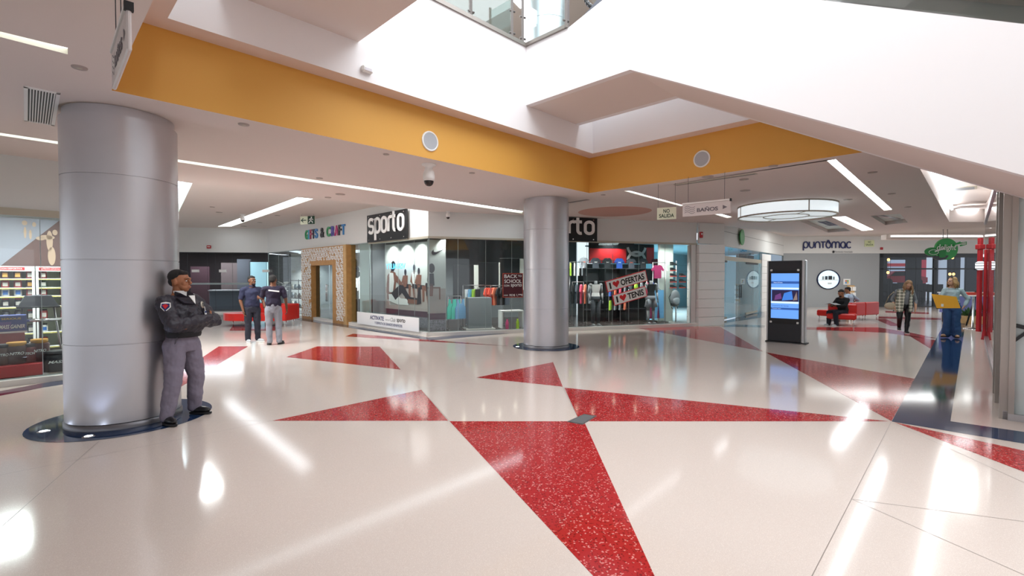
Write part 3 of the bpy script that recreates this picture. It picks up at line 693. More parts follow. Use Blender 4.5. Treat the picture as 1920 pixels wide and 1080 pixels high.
# shop room
def slabpoly(name, pts, z, m, t=.03):
    b = MB(); b.prism([V((p.x, p.y, z)) for p in pts], (0, 0, 1), t); return struct(b.build(name, m))
sB = sw0; q0 = WS.pt(sB, 0, -.14); q1 = WS.pt(sB, 0, -4.85); q2 = WR.pt(WR.L - .3, 0, -5.3); q3 = WR.pt(WR.L - .3, 0, -.14); q4 = WR.pt(.0, 0, -.14)
slabpoly('floor_sporto', [q0, q1, WR.pt(2.7, 0, -5.3), q2, q3, q4], -.01, m_floor2)
slabpoly('ceiling_sporto', [q0, q1, WR.pt(2.7, 0, -5.3), q2, q3, q4], 3.2, mat('shop_ceiling', 'a7aaa6', .8))
wallbox('wall_sporto_back', WR, m_greyw, 2.75, WR.L - 2.0, 5.2, 5.3, 0, 3.2)
wallbox('wall_sporto_side', WR, mat('pale_green_wall', 'c9d3cb', .6), rx(1262, 1.6), WR.L - .35, 1.6, 1.7, 0, 3.2)
wallbox('wall_sporto_dark', WR, m_dkgrey, rx(1098, 3.6), rx(1262, 1.6) + .0, 3.6, 3.7, 0, 2.2)
wallbox('wall_sporto_partition', WS, m_greyw, sB - .1, sB, .13, 4.85, 0, 3.2)
for k, (px, y) in enumerate(((868, 2), (905, 3), (935, 2.2), (965, 3), (1080, 2), (1110, 1.5), (1150, 2.5), (1190, 1.4), (1230, 1.2), (1275, .9))):
    p = WR.pt(rx(px, y), 3.15, -y); spot_light('shop_spot', p, 420, (1, .97, .93), 125)
    tt = thing('spotlight', 'small ceiling spotlight inside the sports shop, number counted from its corner', 'spotlight', p, 0, 'sports shop spotlights')
    tt['label'] = 'small bright ceiling spotlight inside the sports shop'
    b = MB(); b.cyl((0, 0, .05), (0, 0, 0), .03); b.cyl((0, 0, 0), (.03, -.06, -.1), .045, .055); b.build('housing', m_whitep, tt); MB().cyl((.031, -.062, -.103), (.0315, -.063, -.106), .045).build('bulb', emit('warm_bulb', 'fff2dc', 12), tt)

for k_ in range(4): spot_light('window_spot', WS.pt(sw0 + .7 + k_ * .8, ZG - .05, -.14), 70, (1, .97, .92), 110, (R(22), 0, WS.rz))
for k_ in range(8): spot_light('window_spot', WR.pt(.5 + k_ * 1.1, ZG - .05, -.16), 65, (1, .98, .95), 110, (R(25), 0, WR.rz))
# big poster of resting athletes (generic figures) wrapping the corner
m_psky = mat('poster_sky', 'b9bdbb', .5); m_pgr = mat('poster_ground', 'a79c98', .5); m_ppl = mat('poster_plum', '54394a', .5); m_psk = mat('poster_skin', '7a5145', .5); m_pwh = mat('poster_white', 'dcdcda', .5); m_pdk = mat('poster_dark', '2c2730', .5); m_pst = mat('poster_stone', '86828a', .5, noise=.5, nscale=22)
def figure(b, pts, r, mi):  # stroke body in 2-D
    ribbon(b, pts, r, -.004, .002, mi=mi)
pw = gx(722, .5); pe = WS.L - .12
t = on(WS, 'lifestyle_poster', 'large window poster of athletes sitting outdoors beside the shop corner', 'poster', pw, .12, .5)
PL = pe - pw; PH = ZG - .2
b = MB(); b.bx(0, PL, 0, .02, 0, PH, 0); b.bx(0, PL, -.003, 0, 0, .32, 5); b.bx(0, PL, -.003, 0, .32, .5, 2); b.bx(0, PL, -.003, 0, .5, 1.22, 1)
def disc(b, x, z, rx_, rz_, mi, y=-.006, n=16): b.poly([(x + rx_ * cos(2 * pi * i / n), y, z + rz_ * sin(2 * pi * i / n)) for i in range(n)], mi)
k = PL / 2.35
def P2(mi, y, *q): b.poly([(x * k, y, z) for x, z in q], mi)
P2(3, -.005, (.12, .8), (.08, 1.3), (.14, 1.62), (.3, 1.75), (.5, 1.7), (.56, 1.5), (.5, 1.2), (.52, .85)); disc(b, .40 * k, 1.92, .12, .16, 6, -.006); P2(6, -.006, (.29, 1.74), (.31, 1.95), (.4, 2.04), (.5, 2.0), (.42, 1.74))
P2(4, -.007, (.22, 1.7), (.4, 1.68), (.44, 1.4), (.38, 1.05), (.2, 1.05), (.2, 1.4))
P2(3, -.009, (.46, 1.66), (.6, 1.58), (.84, 1.32), (1.02, 1.36), (1.0, 1.24), (.8, 1.2), (.5, 1.42)); P2(3, -.008, (.12, 1.6), (.22, 1.55), (.2, 1.1), (.34, .78), (.26, .72), (.08, 1.05))
P2(6, -.010, (.3, 1.02), (.7, 1.3), (.86, 1.28), (1.15, .92), (1.45, .9), (1.45, .78), (1.1, .76), (.8, 1.04), (.5, .8)); P2(4, -.009, (.18, .98), (.5, 1.0), (.75, .86), (1.05, .86), (1.08, .66), (.6, .66), (.2, .76)); P2(3, -.011, (1.05, .86), (1.5, .84), (1.5, .7), (1.05, .72)); P2(6, -.012, (1.44, .70), (1.62, .74), (1.6, 1.22), (1.5, 1.24), (1.46, .95))
for x, z, h, m2, sk_ in ((.95, 1.32, .62, 3, 3), (1.33, 1.32, .84, 4, 3), (1.52, 1.3, .7, 3, 3), (1.9, 1.1, .6, 6, 3)):
    P2(m2, -.006, (x - .09, z), (x - .11, z + h * .45), (x + .11, z + h * .45), (x + .09, z)); disc(b, x * k, z + h * .62, .065, .10, 6, -.007); P2(3, -.006, (x - .03, z + h * .4), (x + .03, z + h * .4), (x + .03, z + h * .55), (x - .03, z + h * .55))
    P2(6, -.007, (x - .1, z + .02), (x + .24, z), (x + .22, z - .14), (x - .08, z - .12)); P2(3, -.008, (x + .13, z - .02), (x + .24, z - .02), (x + .22, z - .5), (x + .15, z - .5)); P2(3, -.006, (x - .08, z - .1), (x + .02, z - .1), (x + .06, z - .48), (x - .02, z - .48))
    P2(3, -.008, (x - .11, z + h * .42), (x - .17, z + h * .1), (x - .05, z - .02), (x - .08, z + h * .1))
P2(3, -.004, (1.1, 1.28), (2.35, 1.26), (2.35, 1.22), (1.1, 1.24))
b.build('print', [m_psky, m_pgr, m_ppl, m_psk, m_pwh, m_pst, m_pdk], t)
t = on(WR, 'lifestyle_poster', 'narrow window poster piece with check mark emblem right at the shop corner', 'poster', .0, .12, .22)
PL = rx(836, .2)
b = MB(); b.bx(0, PL, 0, .02, 0, PH, 0); b.bx(0, PL, -.003, 0, 0, .32, 5); b.bx(0, PL, -.003, 0, .32, .5, 2); b.bx(0, PL, -.003, 0, .5, 1.22, 1)
figure(b, [(.1, 1.0), (.12, 1.35)], .1, 3); figure(b, [(.12, 1.3), (.1, 1.65)], .16, 6); disc(b, .12, 1.8, .09, .14, 6); figure(b, [(0, 1.24), (.35, 1.24), (.35, .9)], .04, 3)
sw = [(.06, .13), (.0, .07), (.0, .03), (.03, 0), (.1, .01), (.36, .14), (.13, .07), (.075, .07), (.055, .085)]
b.poly([(.12 + x * 1.05, -.007, 2.18 + z * 1.3) for x, z in sw], 6)
b.build('print', [m_psky, m_pgr, m_ppl, m_psk, m_pwh, m_pst, m_pdk], t)
# reflection of a neon word in the window, built as glowing reversed letters
t = on(WS, 'neon_reflection', 'pale blue neon lettering reflected in the glass above the sitting athletes, built as glowing letters', 'neon sign', gx(742, .2), LP(WS, 742, 499, .2)[1], .2)
o = txt('VISUALITY', 'lettering', emit('neon_blue', '4fb2f4', 2.2), t, 0, 0, 0, .17, (gx(760, .2) - gx(724, .2)), .01); o.scale = (-1, 1, 1)
# ACTIVATE board
a0, a1 = gx(671, -.12), gx(787, -.12); zt = LP(WS, 680, 585, -.12)[1]
t = on(WS, 'club_banner', 'low white ACTIVATE banner standing along the foot of the shop window', 'banner', a0, 0, -.15)
MB().bx(0, a1 - a0, -.01, .01, .10, zt).build('board', mat('banner_white', 'f0f2f4', .4), t)
mx = (a1 - a0) * .53; zz = lambda py, px: LP(WS, px, py, -.12)[1]
txt('ACTIVATE', 'lettering', m_ink, t, mx - .62, -.012, .1 + (zt - .1) * .66, .13, .85, .003, .02); txt('con el', 'lettering', m_grey, t, mx + .02, -.012, .1 + (zt - .1) * .62, .05, .24, .003)
txt('Club', 'lettering', m_grey, t, mx + .34, -.012, .1 + (zt - .1) * .66, .12, .28, .003, shear=.3); txt('sporto', 'lettering', m_blackink, t, mx + .78, -.012, .1 + (zt - .1) * .63, .15, .46, .003, .01)
txt('Y DISFRUTA DE GRANDES BENEFICIOS', 'lettering', m_ink, t, mx + .05, -.012, .1 + (zt - .1) * .27, .08, 1.6, .003)

# SPORTO signs
def sporto_glyphs(b, H, tf, t_, y, d):
    # lower case rounded condensed letters, x height 1 unit wide steps
    w = .62; g = .26; x = 0
    S = arc(w / 2, .78, w / 2, .22, 20, 180, 6) + [(0, .68)] + arc(w / 2, .5 + .12, w / 2, .12, 180, 250, 3) + arc(w / 2, .38, w / 2, .12, 70, 0, 3) + arc(w / 2, .22, w / 2, .22, 0, -160, 7)
    ribbon(b, [tf((px, pz)) for px, pz in S], t_, y, d); x = w + g
    def o(x): ribbon(b, [tf(q) for q in arc(x + w / 2, .72, w / 2, .28, 0, 180, 8) + arc(x + w / 2, .28, w / 2, .28, 180, 360, 8)], t_, y, d, closed=True)
    o(x); ribbon(b, [tf((x, 1.02)), tf((x, -.55))], t_, y, d); x += w + g
    o(x); x += w + g
    ribbon(b, [tf(q) for q in [(x, -.02), (x, .7)] + arc(x + w * .45, .68, w * .45, .3, 180, 60, 6)], t_, y, d); x += w * .62 + g
    ribbon(b, [tf(q) for q in [(x, 1.32), (x, .3)] + arc(x + w * .35, .28, w * .35, .28, 180, 290, 6)], t_, y, d); ribbon(b, [tf((x - .22, .98)), tf((x + .3, .98))], t_, y, d); x += w * .5 + g
    o(x); return x + w
def sporto_sign(w, s0, s1, z0, z1, label, yoff=.14):
    t = on(w, 'shop_sign', label, 'sign', s0, z0, -yoff)
    Wd, H = s1 - s0, z1 - z0; MB().bx(0, Wd, 0, .05, 0, H, bev=.004).build('board', m_black, t)
    b = MB(); tot = 4.55; k = Wd * .88 / tot; kz = H * .50
    sporto_glyphs(b, H, lambda q: (Wd * .07 + q[0] * k, H * .33 + q[1] * kz), k * .20, 0, .03); b.build('lettering', m_whiteink, t)
    for x in (.06, .36, .64, .94):
        for z in (.08, .92): b = MB(); b.cyl((x * Wd, 0, z * H), (x * Wd, -.015, z * H), .018, n=10); b.build('bolt', m_chrome, t)
    return t
s0 = LP(WS, 688, 420, -.14)[0]; s1 = LP(WS, 762, 420, -.14)[0]
sporto_sign(WS, s0, s1, LP(WS, 762, 447.5, -.14)[1], LP(WS, 762, 391, -.14)[1], 'black sporto sign with white letters beside the GIFTS & CRAFT letters')
r1 = LP(WR, 1120, 430, -.14)[0]
sporto_sign(WR, r1 - (s1 - s0), r1, LP(WR, 1119, 453, -.14)[1], ZC - .02, 'black sporto sign half hidden behind the slim free column')
# ---------------------------------------------------------------- stock of the sports shop
GC = {}
def garment(kind, co):
    key = (kind, co)
    b = MB(); m = mat('cloth_' + co, co, .85)
    if kind == 'shirt': P = [(-.2, 0), (.2, 0), (.2, .42), (.3, .34), (.36, .42), (.22, .62), (.1, .66), (0, .62), (-.1, .66), (-.22, .62), (-.36, .42), (-.3, .34), (-.2, .42)]
    elif kind == 'tank': P = [(-.19, 0), (.19, 0), (.18, .35), (.14, .42), (.12, .62), (.08, .62), (.05, .48), (-.05, .48), (-.08, .62), (-.12, .62), (-.14, .42), (-.18, .35)]
    elif kind == 'pants': P = [(-.2, 0), (-.06, 0), (0, .62), (.06, 0), (.2, 0), (.19, .9), (-.19, .9)]
    else: P = [(-.26, 0), (-.03, 0), (0, .14), (.03, 0), (.26, 0), (.18, .38), (-.18, .38)]
    b.prism([(x, -.02, z) for x, z in P], (0, 1, 0), .045); return b, m
CN = {'35d0b8': 'turquoise', 'b8e84a': 'lime', '3c4046': 'charcoal', 'f0604a': 'coral', 'e8577a': 'pink', '2f5fc0': 'blue', '8f949c': 'grey', 'e8e8e6': 'white', '9a1f5a': 'magenta', '1c1d22': 'black', '6fb0e0': 'sky blue', '7a2038': 'maroon', '545a66': 'slate', 'f08060': 'salmon'}
def hang(w, s, z, y, kind, co, label, group=None, rz=0., sc=1.):
    t = on(w, {'shirt': 't_shirt', 'tank': 'tank_top', 'pants': 'trousers', 'shorts': 'shorts'}[kind], label, 'clothing', s, z, y, group, None, rz)
    t.scale = (sc, sc, sc); b, m = garment(kind, co); b.build('fabric', m, t)
    b = MB(); top = {'shirt': .62, 'tank': .6, 'pants': .9, 'shorts': .38}[kind]; b.tube([(-.12, 0, top - .02), (0, 0, top + .06), (.12, 0, top - .02)], .006, 5); b.tube([(0, 0, top + .06), (0, 0, top + .11)], .004, 5); b.build('hanger', m_irn, t)
    return t
def rail(w, s0, s1, z, y, label):
    t = on(w, 'clothes_rail', label, 'clothes rail', s0, .02, y); b = MB(); L = s1 - s0; b.tube([(0, 0, z), (L, 0, z)], .013); b.build('bar', m_steel, t)
    for x in (0, L): b = MB(); b.tube([(x, 0, 0), (x, 0, z)], .015); b.bx(x - .02, x + .02, -.2, .2, 0, .025); b.build('stand', m_steel, t)
# long dark wall shelving with shirts hung face out on top
y = 2.2; sx = lambda px: rx(px, y)
t = on(WR, 'display_shelving', 'dark wall shelving under the red and black banner', 'shelving', sx(1096), .02, y + .05); L = sx(1250) - sx(1096)
ztop = LP(WR, 1170, 503, y)[1] - .02
for i in range(5): MB().bx(i * L / 4 - .03, i * L / 4 + .03, 0, .45, 0, ztop).build('upright', m_black, t)
for z in (.45, .95, 1.5, ztop): MB().bx(0, L, .0, .45, z - .02, z).build('shelf', m_dkgrey, t)
MB().bx(0, L, .44, .47, 0, ztop).build('back_panel', m_dkgrey, t)
cl = ['8f949c', '545a66', '3c4046', '2f5fc0', '545a66', '3c4046', '7a2038']
nm = ['grey shirt with orange chest emblem, first of the row hung face out above shelving', 'slate shirt with white chest emblem, second of the top row', 'charcoal shirt with white chest emblem, third of the top row', 'blue shirt with white chest emblem, in the middle of the top row', 'slate shirt with orange emblem, third from the maroon shirt', 'charcoal shirt next to the maroon shirt at the end of the top row', 'maroon shirt with a white emblem, last of the top row']
for i, co in enumerate(cl):
    px = 1101 + i * 22.5 if i < 6 else 1236
    o = hang(WR, sx(px), ztop + .0, y + .28, 'shirt', co, nm[i], sc=.62); bb = MB()
    for q in (1, -1): ribbon(bb, [(x, .40 + q * z) for x, z in arc(0, .06, .085, .075, 190, 350, 8)], .022, -.022, .004)
    bb.build('chest_emblem', m_whiteink if i not in (0, 4) else mat('orange_print', 'f0603a', .6), o)
# red / black banner with crossed emblem
bz0, bz1 = LP(WR, 1100, 491, 2.75)[1], LP(WR, 1100, 466, 2.75)[1]
t = on(WR, 'wall_banner', 'red and black wall banner with a big white interlocked emblem', 'banner', rx(1104, 2.75), bz0 - .05, 2.75); L = rx(1226, 2.75) - rx(1104, 2.75); H = 3.1 - bz0
MB().bx(0, L, 0, .03, 0, H).build('board', m_black, t); MB().bx(.02, L * .56, -.006, 0, .02, H * .66).build('red_field', m_redink, t); MB().bx(L * .88, L, -.006, 0, .02, H * .75).build('red_end', m_redink, t)
txt('UNDER ARMOUR', 'lettering', m_blackink, t, L * .28, -.008, .09, .09, L * .42, .003)
b = MB(); cx, cz, e = L * .72, H * .45, .2
for sg in (1, -1): ribbon(b, [(cx + x, cz + sg * z) for x, z in arc(0, .30, .40, .37, 188, 352, 14)], .10, -.006, .008)
b.build('emblem', m_whiteink, t)
# OFERTAS / TENIS boards stuck to the glass
for s_, (px, py), rot_, Lw, word in ((0, (1175, 527), .245, 2.05, 'OFERTAS'), (1, (1181, 554.5), .235, 1.65, 'TENIS')):
    ss, zz = LP(WR, px, py, -.03); t = on(WR, 'shop_placard', 'white red-edged I love %s placard tilted on the shop window' % word, 'placard', ss, zz, -.035)
    Lw = (1 if word == 'OFERTAS' else .82) * (rx(1213) - rx(1137)) * 1.02; h = .36
    Mx = Matrix.Rotation(-rot_, 4, 'Y'); b = MB(); b.box((0, 0, 0), (Lw, .012, h), M=Mx); b.build('red_edge', m_redink, t)
    MB().box((0, -.008, 0), (Lw - .05, .006, h - .05), M=Mx).build('face', m_whiteink, t)
    c_, s2 = cos(rot_), sin(rot_); pos = lambda a: (a * c_, a * s2)
    a = -Lw / 2 + .14; x, z = pos(a); txt('I', 'lettering', m_blackink, t, x, -.012, z, .2, .06, .003, .04, rot=rot_)
    x, z = pos(a + .22); hp = [(0, -.11), (.12, .02), (.12, .07), (.085, .105), (.04, .1), (0, .06), (-.04, .1), (-.085, .105), (-.12, .07), (-.12, .02)]
    MB().poly([(x + p * c_ - q * s2, -.014, z + p * s2 + q * c_) for p, q in hp]).build('heart', m_redink, t)
    x, z = pos(a + .22 + .16 + (Lw - .62) / 2); txt(word, 'lettering', m_blackink, t, x, -.012, z, .2, Lw - .64, .003, .03, rot=rot_)
# mannequins
def mannequin(s, y_, top_co, bottom, label, legco='6e7176', headless=True):
    t = on(WR, 'mannequin', label, 'mannequin', s, .02, y_); m = mat('mannequin_grey', '8d8f92', .4)
    b = MB()
    for sg in (-1, 1):
        b.cyl((sg * .09, 0, .88), (sg * .1, .01, .48), .085, .055); b.cyl((sg * .1, .01, .48), (sg * .1, 0, .06), .055, .035); b.ell((sg * .1, -.05, .04), (.045, .1, .035))
        b.cyl((sg * .2, 0, 1.38), (sg * .25, .02, 1.1), .045, .038); b.cyl((sg * .25, .02, 1.1), (sg * .23, -.06, .85), .038, .025); b.ell((sg * .23, -.07, .8), (.02, .035, .06)); b.ell((sg * .19, 0, 1.38), (.06, .06, .06))
    b.cyl((0, 0, .84), (0, 0, 1.08), .15, .115, flat=.75); b.cyl((0, 0, 1.08), (0, 0, 1.38), .115, .18, flat=.6); b.cyl((0, 0, 1.36), (0, 0, 1.52), .06, .05); b.build('body', m, t)
    if not headless: MB().ell((0, 0, 1.62), (.085, .1, .12)).build('head', m, t)
    b = MB(); b.cyl((0, 0, .98), (0, 0, 1.12), .155, .128, n=24, flat=.75, caps=False); b.cyl((0, 0, 1.12), (0, 0, 1.40), .128, .192, n=24, flat=.62, caps=False); b.build('top', mat('cloth_' + top_co, top_co, .85), t)
    b = MB()
    if bottom[0] == 'shorts':
        b.cyl((0, 0, 1.0), (0, 0, .85), .155, .17, n=20, flat=.8)
        for sg in (-1, 1): b.cyl((sg * .085, 0, .88), (sg * .12, 0, .6), .1, .13, n=16)
    else:
        b.cyl((0, 0, 1.0), (0, 0, .85), .155, .165, n=20, flat=.8)
        for sg in (-1, 1): b.cyl((sg * .09, 0, .88), (sg * .1, 0, .1), .1, .06, n=16)
    b.build('bottoms', mat('cloth_' + bottom[1], bottom[1], .85), t)
    MB().cyl((0, 0, 0), (0, 0, .02), .22, n=24).build('base', m_steel, t); return t
mannequin(rx(1117, .9), .9, 'e8e8e6', ('leggings', '3c4046'), 'grey headless mannequin in a white tank top and dark leggings')
mannequin(rx(1221, .8), .8, '1c1d22', ('shorts', '8f949c'), 'grey headless mannequin in black top and wide grey shorts')
# folded or hanging things of the shelving
k = 0
for row, z, lst in (('lowest rail', .48, ['b8e84a', '8f949c', '8f949c', 'f08060']), ('middle rail', .98, ['2f5fc0', 'f08060', 'e8577a', '8f949c'])):
    for i, co in enumerate(lst):
        hang(WR, sx(1134) + i * .2, z, y - .42, 'shorts', co, '%s shorts, %s along the %s beside the white-topped mannequin' % (CN[co], ['first', 'second', 'third', 'fourth'][i], row), rz=.9, sc=.9)
rail(WR, sx(1131), sx(1152), 1.4, y - .42, 'clothes rail of coloured shorts behind the white-topped mannequin')
for i, co in enumerate(['545a66', 'b8e84a', '8f949c', 'e8577a', '2f5fc0']):
    hang(WR, sx(1170) + i * .24, .98, y - .44, 'shirt', co, '%s shirt on the rail under the TENIS placard, %s along it' % (CN[co], ['first', 'second', 'third', 'fourth', 'last'][i]), rz=.8, sc=.75)
rail(WR, sx(1167), sx(1200), 1.55, y - .44, 'clothes rail of shirts under the TENIS placard')
t = on(WR, 'wicker_basket', 'tan wicker basket on the middle shelf below the TENIS placard', 'basket', sx(1175), 1.0 + .51, y + .25)
MB().lathe([(0, .0), (.2, 0), (.26, .14), (.24, .14), (.18, .02), (0, .02)], 20).build('weave', m_wood2, t)
rail(WR, rx(1224, 1.4), rx(1248, 1.4), 2.18, 1.4, 'tall clothes rail beside the shoe post')
hang(WR, rx(1237, 1.3), .16, 1.38, 'pants', '6fb0e0', 'sky blue and white track trousers near the shoe display', sc=1.15)
hang(WR, rx(1224, 1.5), .16, 1.44, 'pants', '9a1f5a', 'magenta track trousers beside the sky blue ones', sc=1.15)
hang(WR, rx(1233, 1.4), 1.62, 1.4, 'shirt', '9a1f5a', 'magenta shirt hanging below the maroon shirt', sc=.75)
hang(WR, rx(1243, 1.4), 1.66, 1.4, 'shirt', 'e8e8e6', 'white cropped shirt above the sky blue trousers', sc=.62)
# left-hand rack and rail (beside the slim column)
for i, co in enumerate(['b8e84a', 'e8e8e6', 'e8e8e6', '8f949c', '3c4046']): hang(WR, rx(1070, 2.4) + i * .16, 1.72, 2.4, 'tank', co, '%s tank top on the upper rail by the slim column, %s along it' % (CN[co], ['first', 'second', 'third', 'fourth', 'last'][i]), rz=1.0, sc=.75)
rail(WR, rx(1068, 2.4), rx(1094, 2.4), 2.2, 2.4, 'tall upper clothes rail seen just beside the slim column')
for i, co in enumerate(['1c1d22', '545a66', 'e8577a', 'f08060', '8f949c']): hang(WR, rx(1074, 1.5) + i * .16, .75, 1.5, 'shirt', co, '%s shirt on the low rail by the slim column, %s along it' % (CN[co], ['first', 'second', 'third', 'fourth', 'last'][i]), rz=1.0, sc=1.)
rail(WR, rx(1073, 1.5), rx(1094, 1.5), 1.48, 1.5, 'low clothes rail of pink and coral shirts beside the slim column')
# shoes on a slatted post, backpack below
t = on(WR, 'shoe_stand', 'slim metal post display of trainers against the pale green wall', 'shoe display', rx(1271, 1.3), .02, 1.3)
b = MB(); b.tube([(0, .1, 0), (0, .1, 2.25)], .025); b.build('post', m_steel, t)
m_shoe = mat('shoe_black', '202226', .6); m_sole = mat('shoe_sole', 'd8463c', .6)
ORD = ['topmost', 'second', 'third', 'fourth', 'lowest']
for r in range(5):
    z = 2.1 - r * .21
    for c in range(2):
        MB().bx(-.36 if c == 0 else .04, -.04 if c == 0 else .36, -.06, .06, z - .03, z - .02).build('shelf', glass('acrylic', 'f2f6f6', 1), t)
        if r < 2 and c == 1: continue
        q = on(WR, 'trainer', 'black trainer with %s sole, %s on the %s side of the shoe post' % ('coral', ORD[r], ['outer', 'inner'][c]), 'shoe', rx(1271, 1.3) + (-.2 if c == 0 else .2), .02 + z - .02, 1.3)
        b = MB(); b.bx(-.13, .14, -.045, .045, 0, .03, bev=.012); b.build('sole', m_sole if r else m_shoe, q)
        b = MB(); b.prism([(x, -.04, zz) for x, zz in [(-.12, .03), (.13, .03), (.12, .06), (.03, .085), (-.03, .12), (-.12, .13)]], (0, 1, 0), .08); b.build('upper', m_shoe, q)
t = on(WR, 'backpack', 'grey and black backpack hanging below the trainers', 'backpack', rx(1268, 1.15), .62, 1.2)
b = MB(); b.ell((0, 0, .28), (.2, .1, .3)); b.build('body', mat('pack_grey', '7d8287', .8), t); b = MB(); b.ell((0, -.07, .18), (.15, .06, .14)); b.build('front_pocket', mat('pack_light', '9aa0a4', .8), t)
b = MB(); b.ell((0, .02, .06), (.17, .1, .1)); b.build('bottom_panel', m_black, t)
for sg in (-1, 1): b = MB(); b.tube([(sg * .1, .06, .5), (sg * .2, .1, .3), (sg * .12, .08, 0), (sg * .12, .0, -.12)], .014, 6); b.build('strap', m_black, t)
# the room behind the corner window: pedestals, rails, boards
def ped(s, y_, w_, h, label):
    t = on(WR, 'display_plinth', label, 'plinth', s, .02, y_); MB().bx(-w_ / 2, w_ / 2, -.25, .25, .03, h, bev=.01).build('body', m_greyw, t); MB().bx(-w_ / 2 - .1, w_ / 2 + .1, -.32, .32, 0, .03).build('foot', m_curb, t)
ped(rx(897, 1.3), 1.3, .75, 1.0, 'grey plinth with white foot in the middle of the corner window')
for i, co in enumerate(['35d0b8', '35d0b8', '6fb0e0']): hang(WR, rx(848, 1.3) + i * .13, .95 - .6, 1.3, 'tank', co, '%s tank top, %s of the low group right behind the corner poster' % (CN[co], ['first', 'second', 'third'][i]), rz=.3, sc=1.0)
rail(WR, rx(840, 1.3), rx(864, 1.3), 1.05, 1.3, 'low clothes rail holding turquoise tank tops')
for i, co in enumerate(['e8e8e6', '6fb0e0', 'b8e84a', '1c1d22']): hang(WR, rx(876, 1.9) + i * .12, .5, 1.9, 'pants', co, '%s trousers on the rail behind grey plinth, %s along it' % (CN[co], ['first', 'second', 'third', 'last'][i]), rz=.9, sc=.85)
rail(WR, rx(868, 1.9), rx(920, 1.9), 1.38, 1.9, 'clothes rail behind the grey plinth')
for i, co in enumerate(['f0604a', 'f0604a', 'f08060', '1c1d22', '1c1d22', '545a66']): hang(WR, rx(914, 2) + i * .14, .72, 2.0, 'shirt', co, '%s shirt, %s on the rail behind the BACK TO SCHOOL sign' % (CN[co], ['first', 'second', 'third', 'fourth', 'fifth', 'last'][i]), rz=.9, sc=.9)
rail(WR, rx(910, 2), rx(944, 2), 1.36, 2.0, 'clothes rail of coral and black shirts behind the BACK TO SCHOOL sign')
for i, (px, z0, z1, lab) in enumerate(((868, .9, 2.1, 'tall black wall panel, the one behind the plinth'), (915, 1.3, 2.2, 'tall black wall panel behind the coral shirts'), (955, 1.2, 2.35, 'tall black wall panel behind the BACK TO SCHOOL sign'))):
    t = on(WR, 'wall_panel', lab, 'panel', rx(px, 3.1) - .35, z0, 3.1); MB().bx(0, .75, 0, .05, 0, z1 - z0, bev=.005).build('board', m_black, t); MB().bx(.75, .95, .01, .05, 0, z1 - z0).build('pale_edge', m_offw, t)
s_, z_ = LP(WR, 961.5, 535, -.03); w2 = (rx(980) - rx(942))
t = on(WR, 'window_sign', 'maroon BACK TO SCHOOL CON sporto sign in the corner shop window', 'sign', s_, z_, -.04); hh = w2 * 1.14
MB().bx(-w2 / 2, w2 / 2, 0, .012, -hh / 2, hh / 2).build('edge', mat('sign_orange', 'b8503c', .5), t); MB().bx(-w2 / 2 + .02, w2 / 2 - .02, -.004, 0, -hh / 2 + .02, hh / 2 - .02).build('face', mat('sign_maroon', '4a1a26', .5), t)
for st, x, z, h, w_ in (('BACK', -.08, .33, .13, .5), ('TO', .26, .34, .07, .14), ('SCHOOL', 0, .15, .13, .66), ('CON', -.24, -.01, .07, .2), ('sporto', .13, -.01, .15, .42), ('RD$ 1,990', .12, -.36, .09, .5), ('DESDE', -.27, -.36, .04, .16)):
    txt(st, 'lettering', m_whiteink, t, x * w2 / .78, -.006, z * w2 / .78, h * w2 / .78, w_ * w2 / .78, .003, .01)
t = on(WR, 'low_table', 'low white display table at the foot of the BACK TO SCHOOL sign', 'table', rx(941, .35), .1, .35)
L = rx(982, .35) - rx(941, .35); MB().bx(0, L, 0, .4, .5, .54).build('table_top', m_whitep, t); [MB().bx(x, x + .04, 0, .4, 0, .5).build('leg', m_whitep, t) for x in (0, L - .04)]
for x, co, n_ in ((.12, 'e0508a', 'pink'), (.5, 'b6d83a', 'lime')):
    t = on(WR, 'water_bottle', n_ + ' water bottle under the low white display table', 'bottle', rx(941, .35) + x * L / .8, .1, .15); MB().lathe([(0, 0), (.05, 0), (.05, .2), (.025, .26), (.025, .3), (0, .3)], 16).build('body', mat('bottle' + co, co, .3), t); MB().cyl((0, 0, .3), (0, 0, .33), .02).build('cap', m_black, t)
# ---------------------------------------------------------------- supplement shop on the wide column's far side
Pn0 = fl(-190, 747); Pn1 = fl(0, 725) + (fl(113, 712.5) - fl(0, 725)) * 1.0
WN = Wall(Pn0, Pn0 + (fl(113, 712.5) - Pn0).normalized() * ((fl(113, 712.5) - Pn0).length + 1.0))
nx = lambda px, y=0: LP(WN, px, 560, y)[0]
ZN = 2.66
fascia('wall_supplement', WN, 0, WN.L, ZN, ZC)
wallbox('baseboard_supplement', WN, m_curb, 0, WN.L, -.08, .12, 0, .09)
wallbox('trim_5', WN, m_beige, 0, WN.L, -.03, .0, ZN - .05, ZN + .06)
glazing(WN, .02, WN.L - .02, .09, ZN - .05, [nx(-40), nx(78)], y=.04)
wallbox('floor_supplement', WN, m_floor2, 0, WN.L, .12, 4, -.02, .02); wallbox('ceiling_supplement', WN, m_ceil, 0, WN.L, .12, 4, 3.0, 3.05)
wallbox('wall_supplement_back', WN, m_offw, -1, WN.L, 3.6, 3.7, 0, 3.0); wallbox('wall_supplement_side', WN, m_fascia, WN.L - .05, WN.L + .05, .0, 14, 0, ZC)
for i in range(3): area_light('shop_ceiling_lamp', WN.pt(1.0 + i * 1.5, 2.98, -1.8), .5, 1.2, 80, (.97, 1, .98), (0, 0, WN.rz))
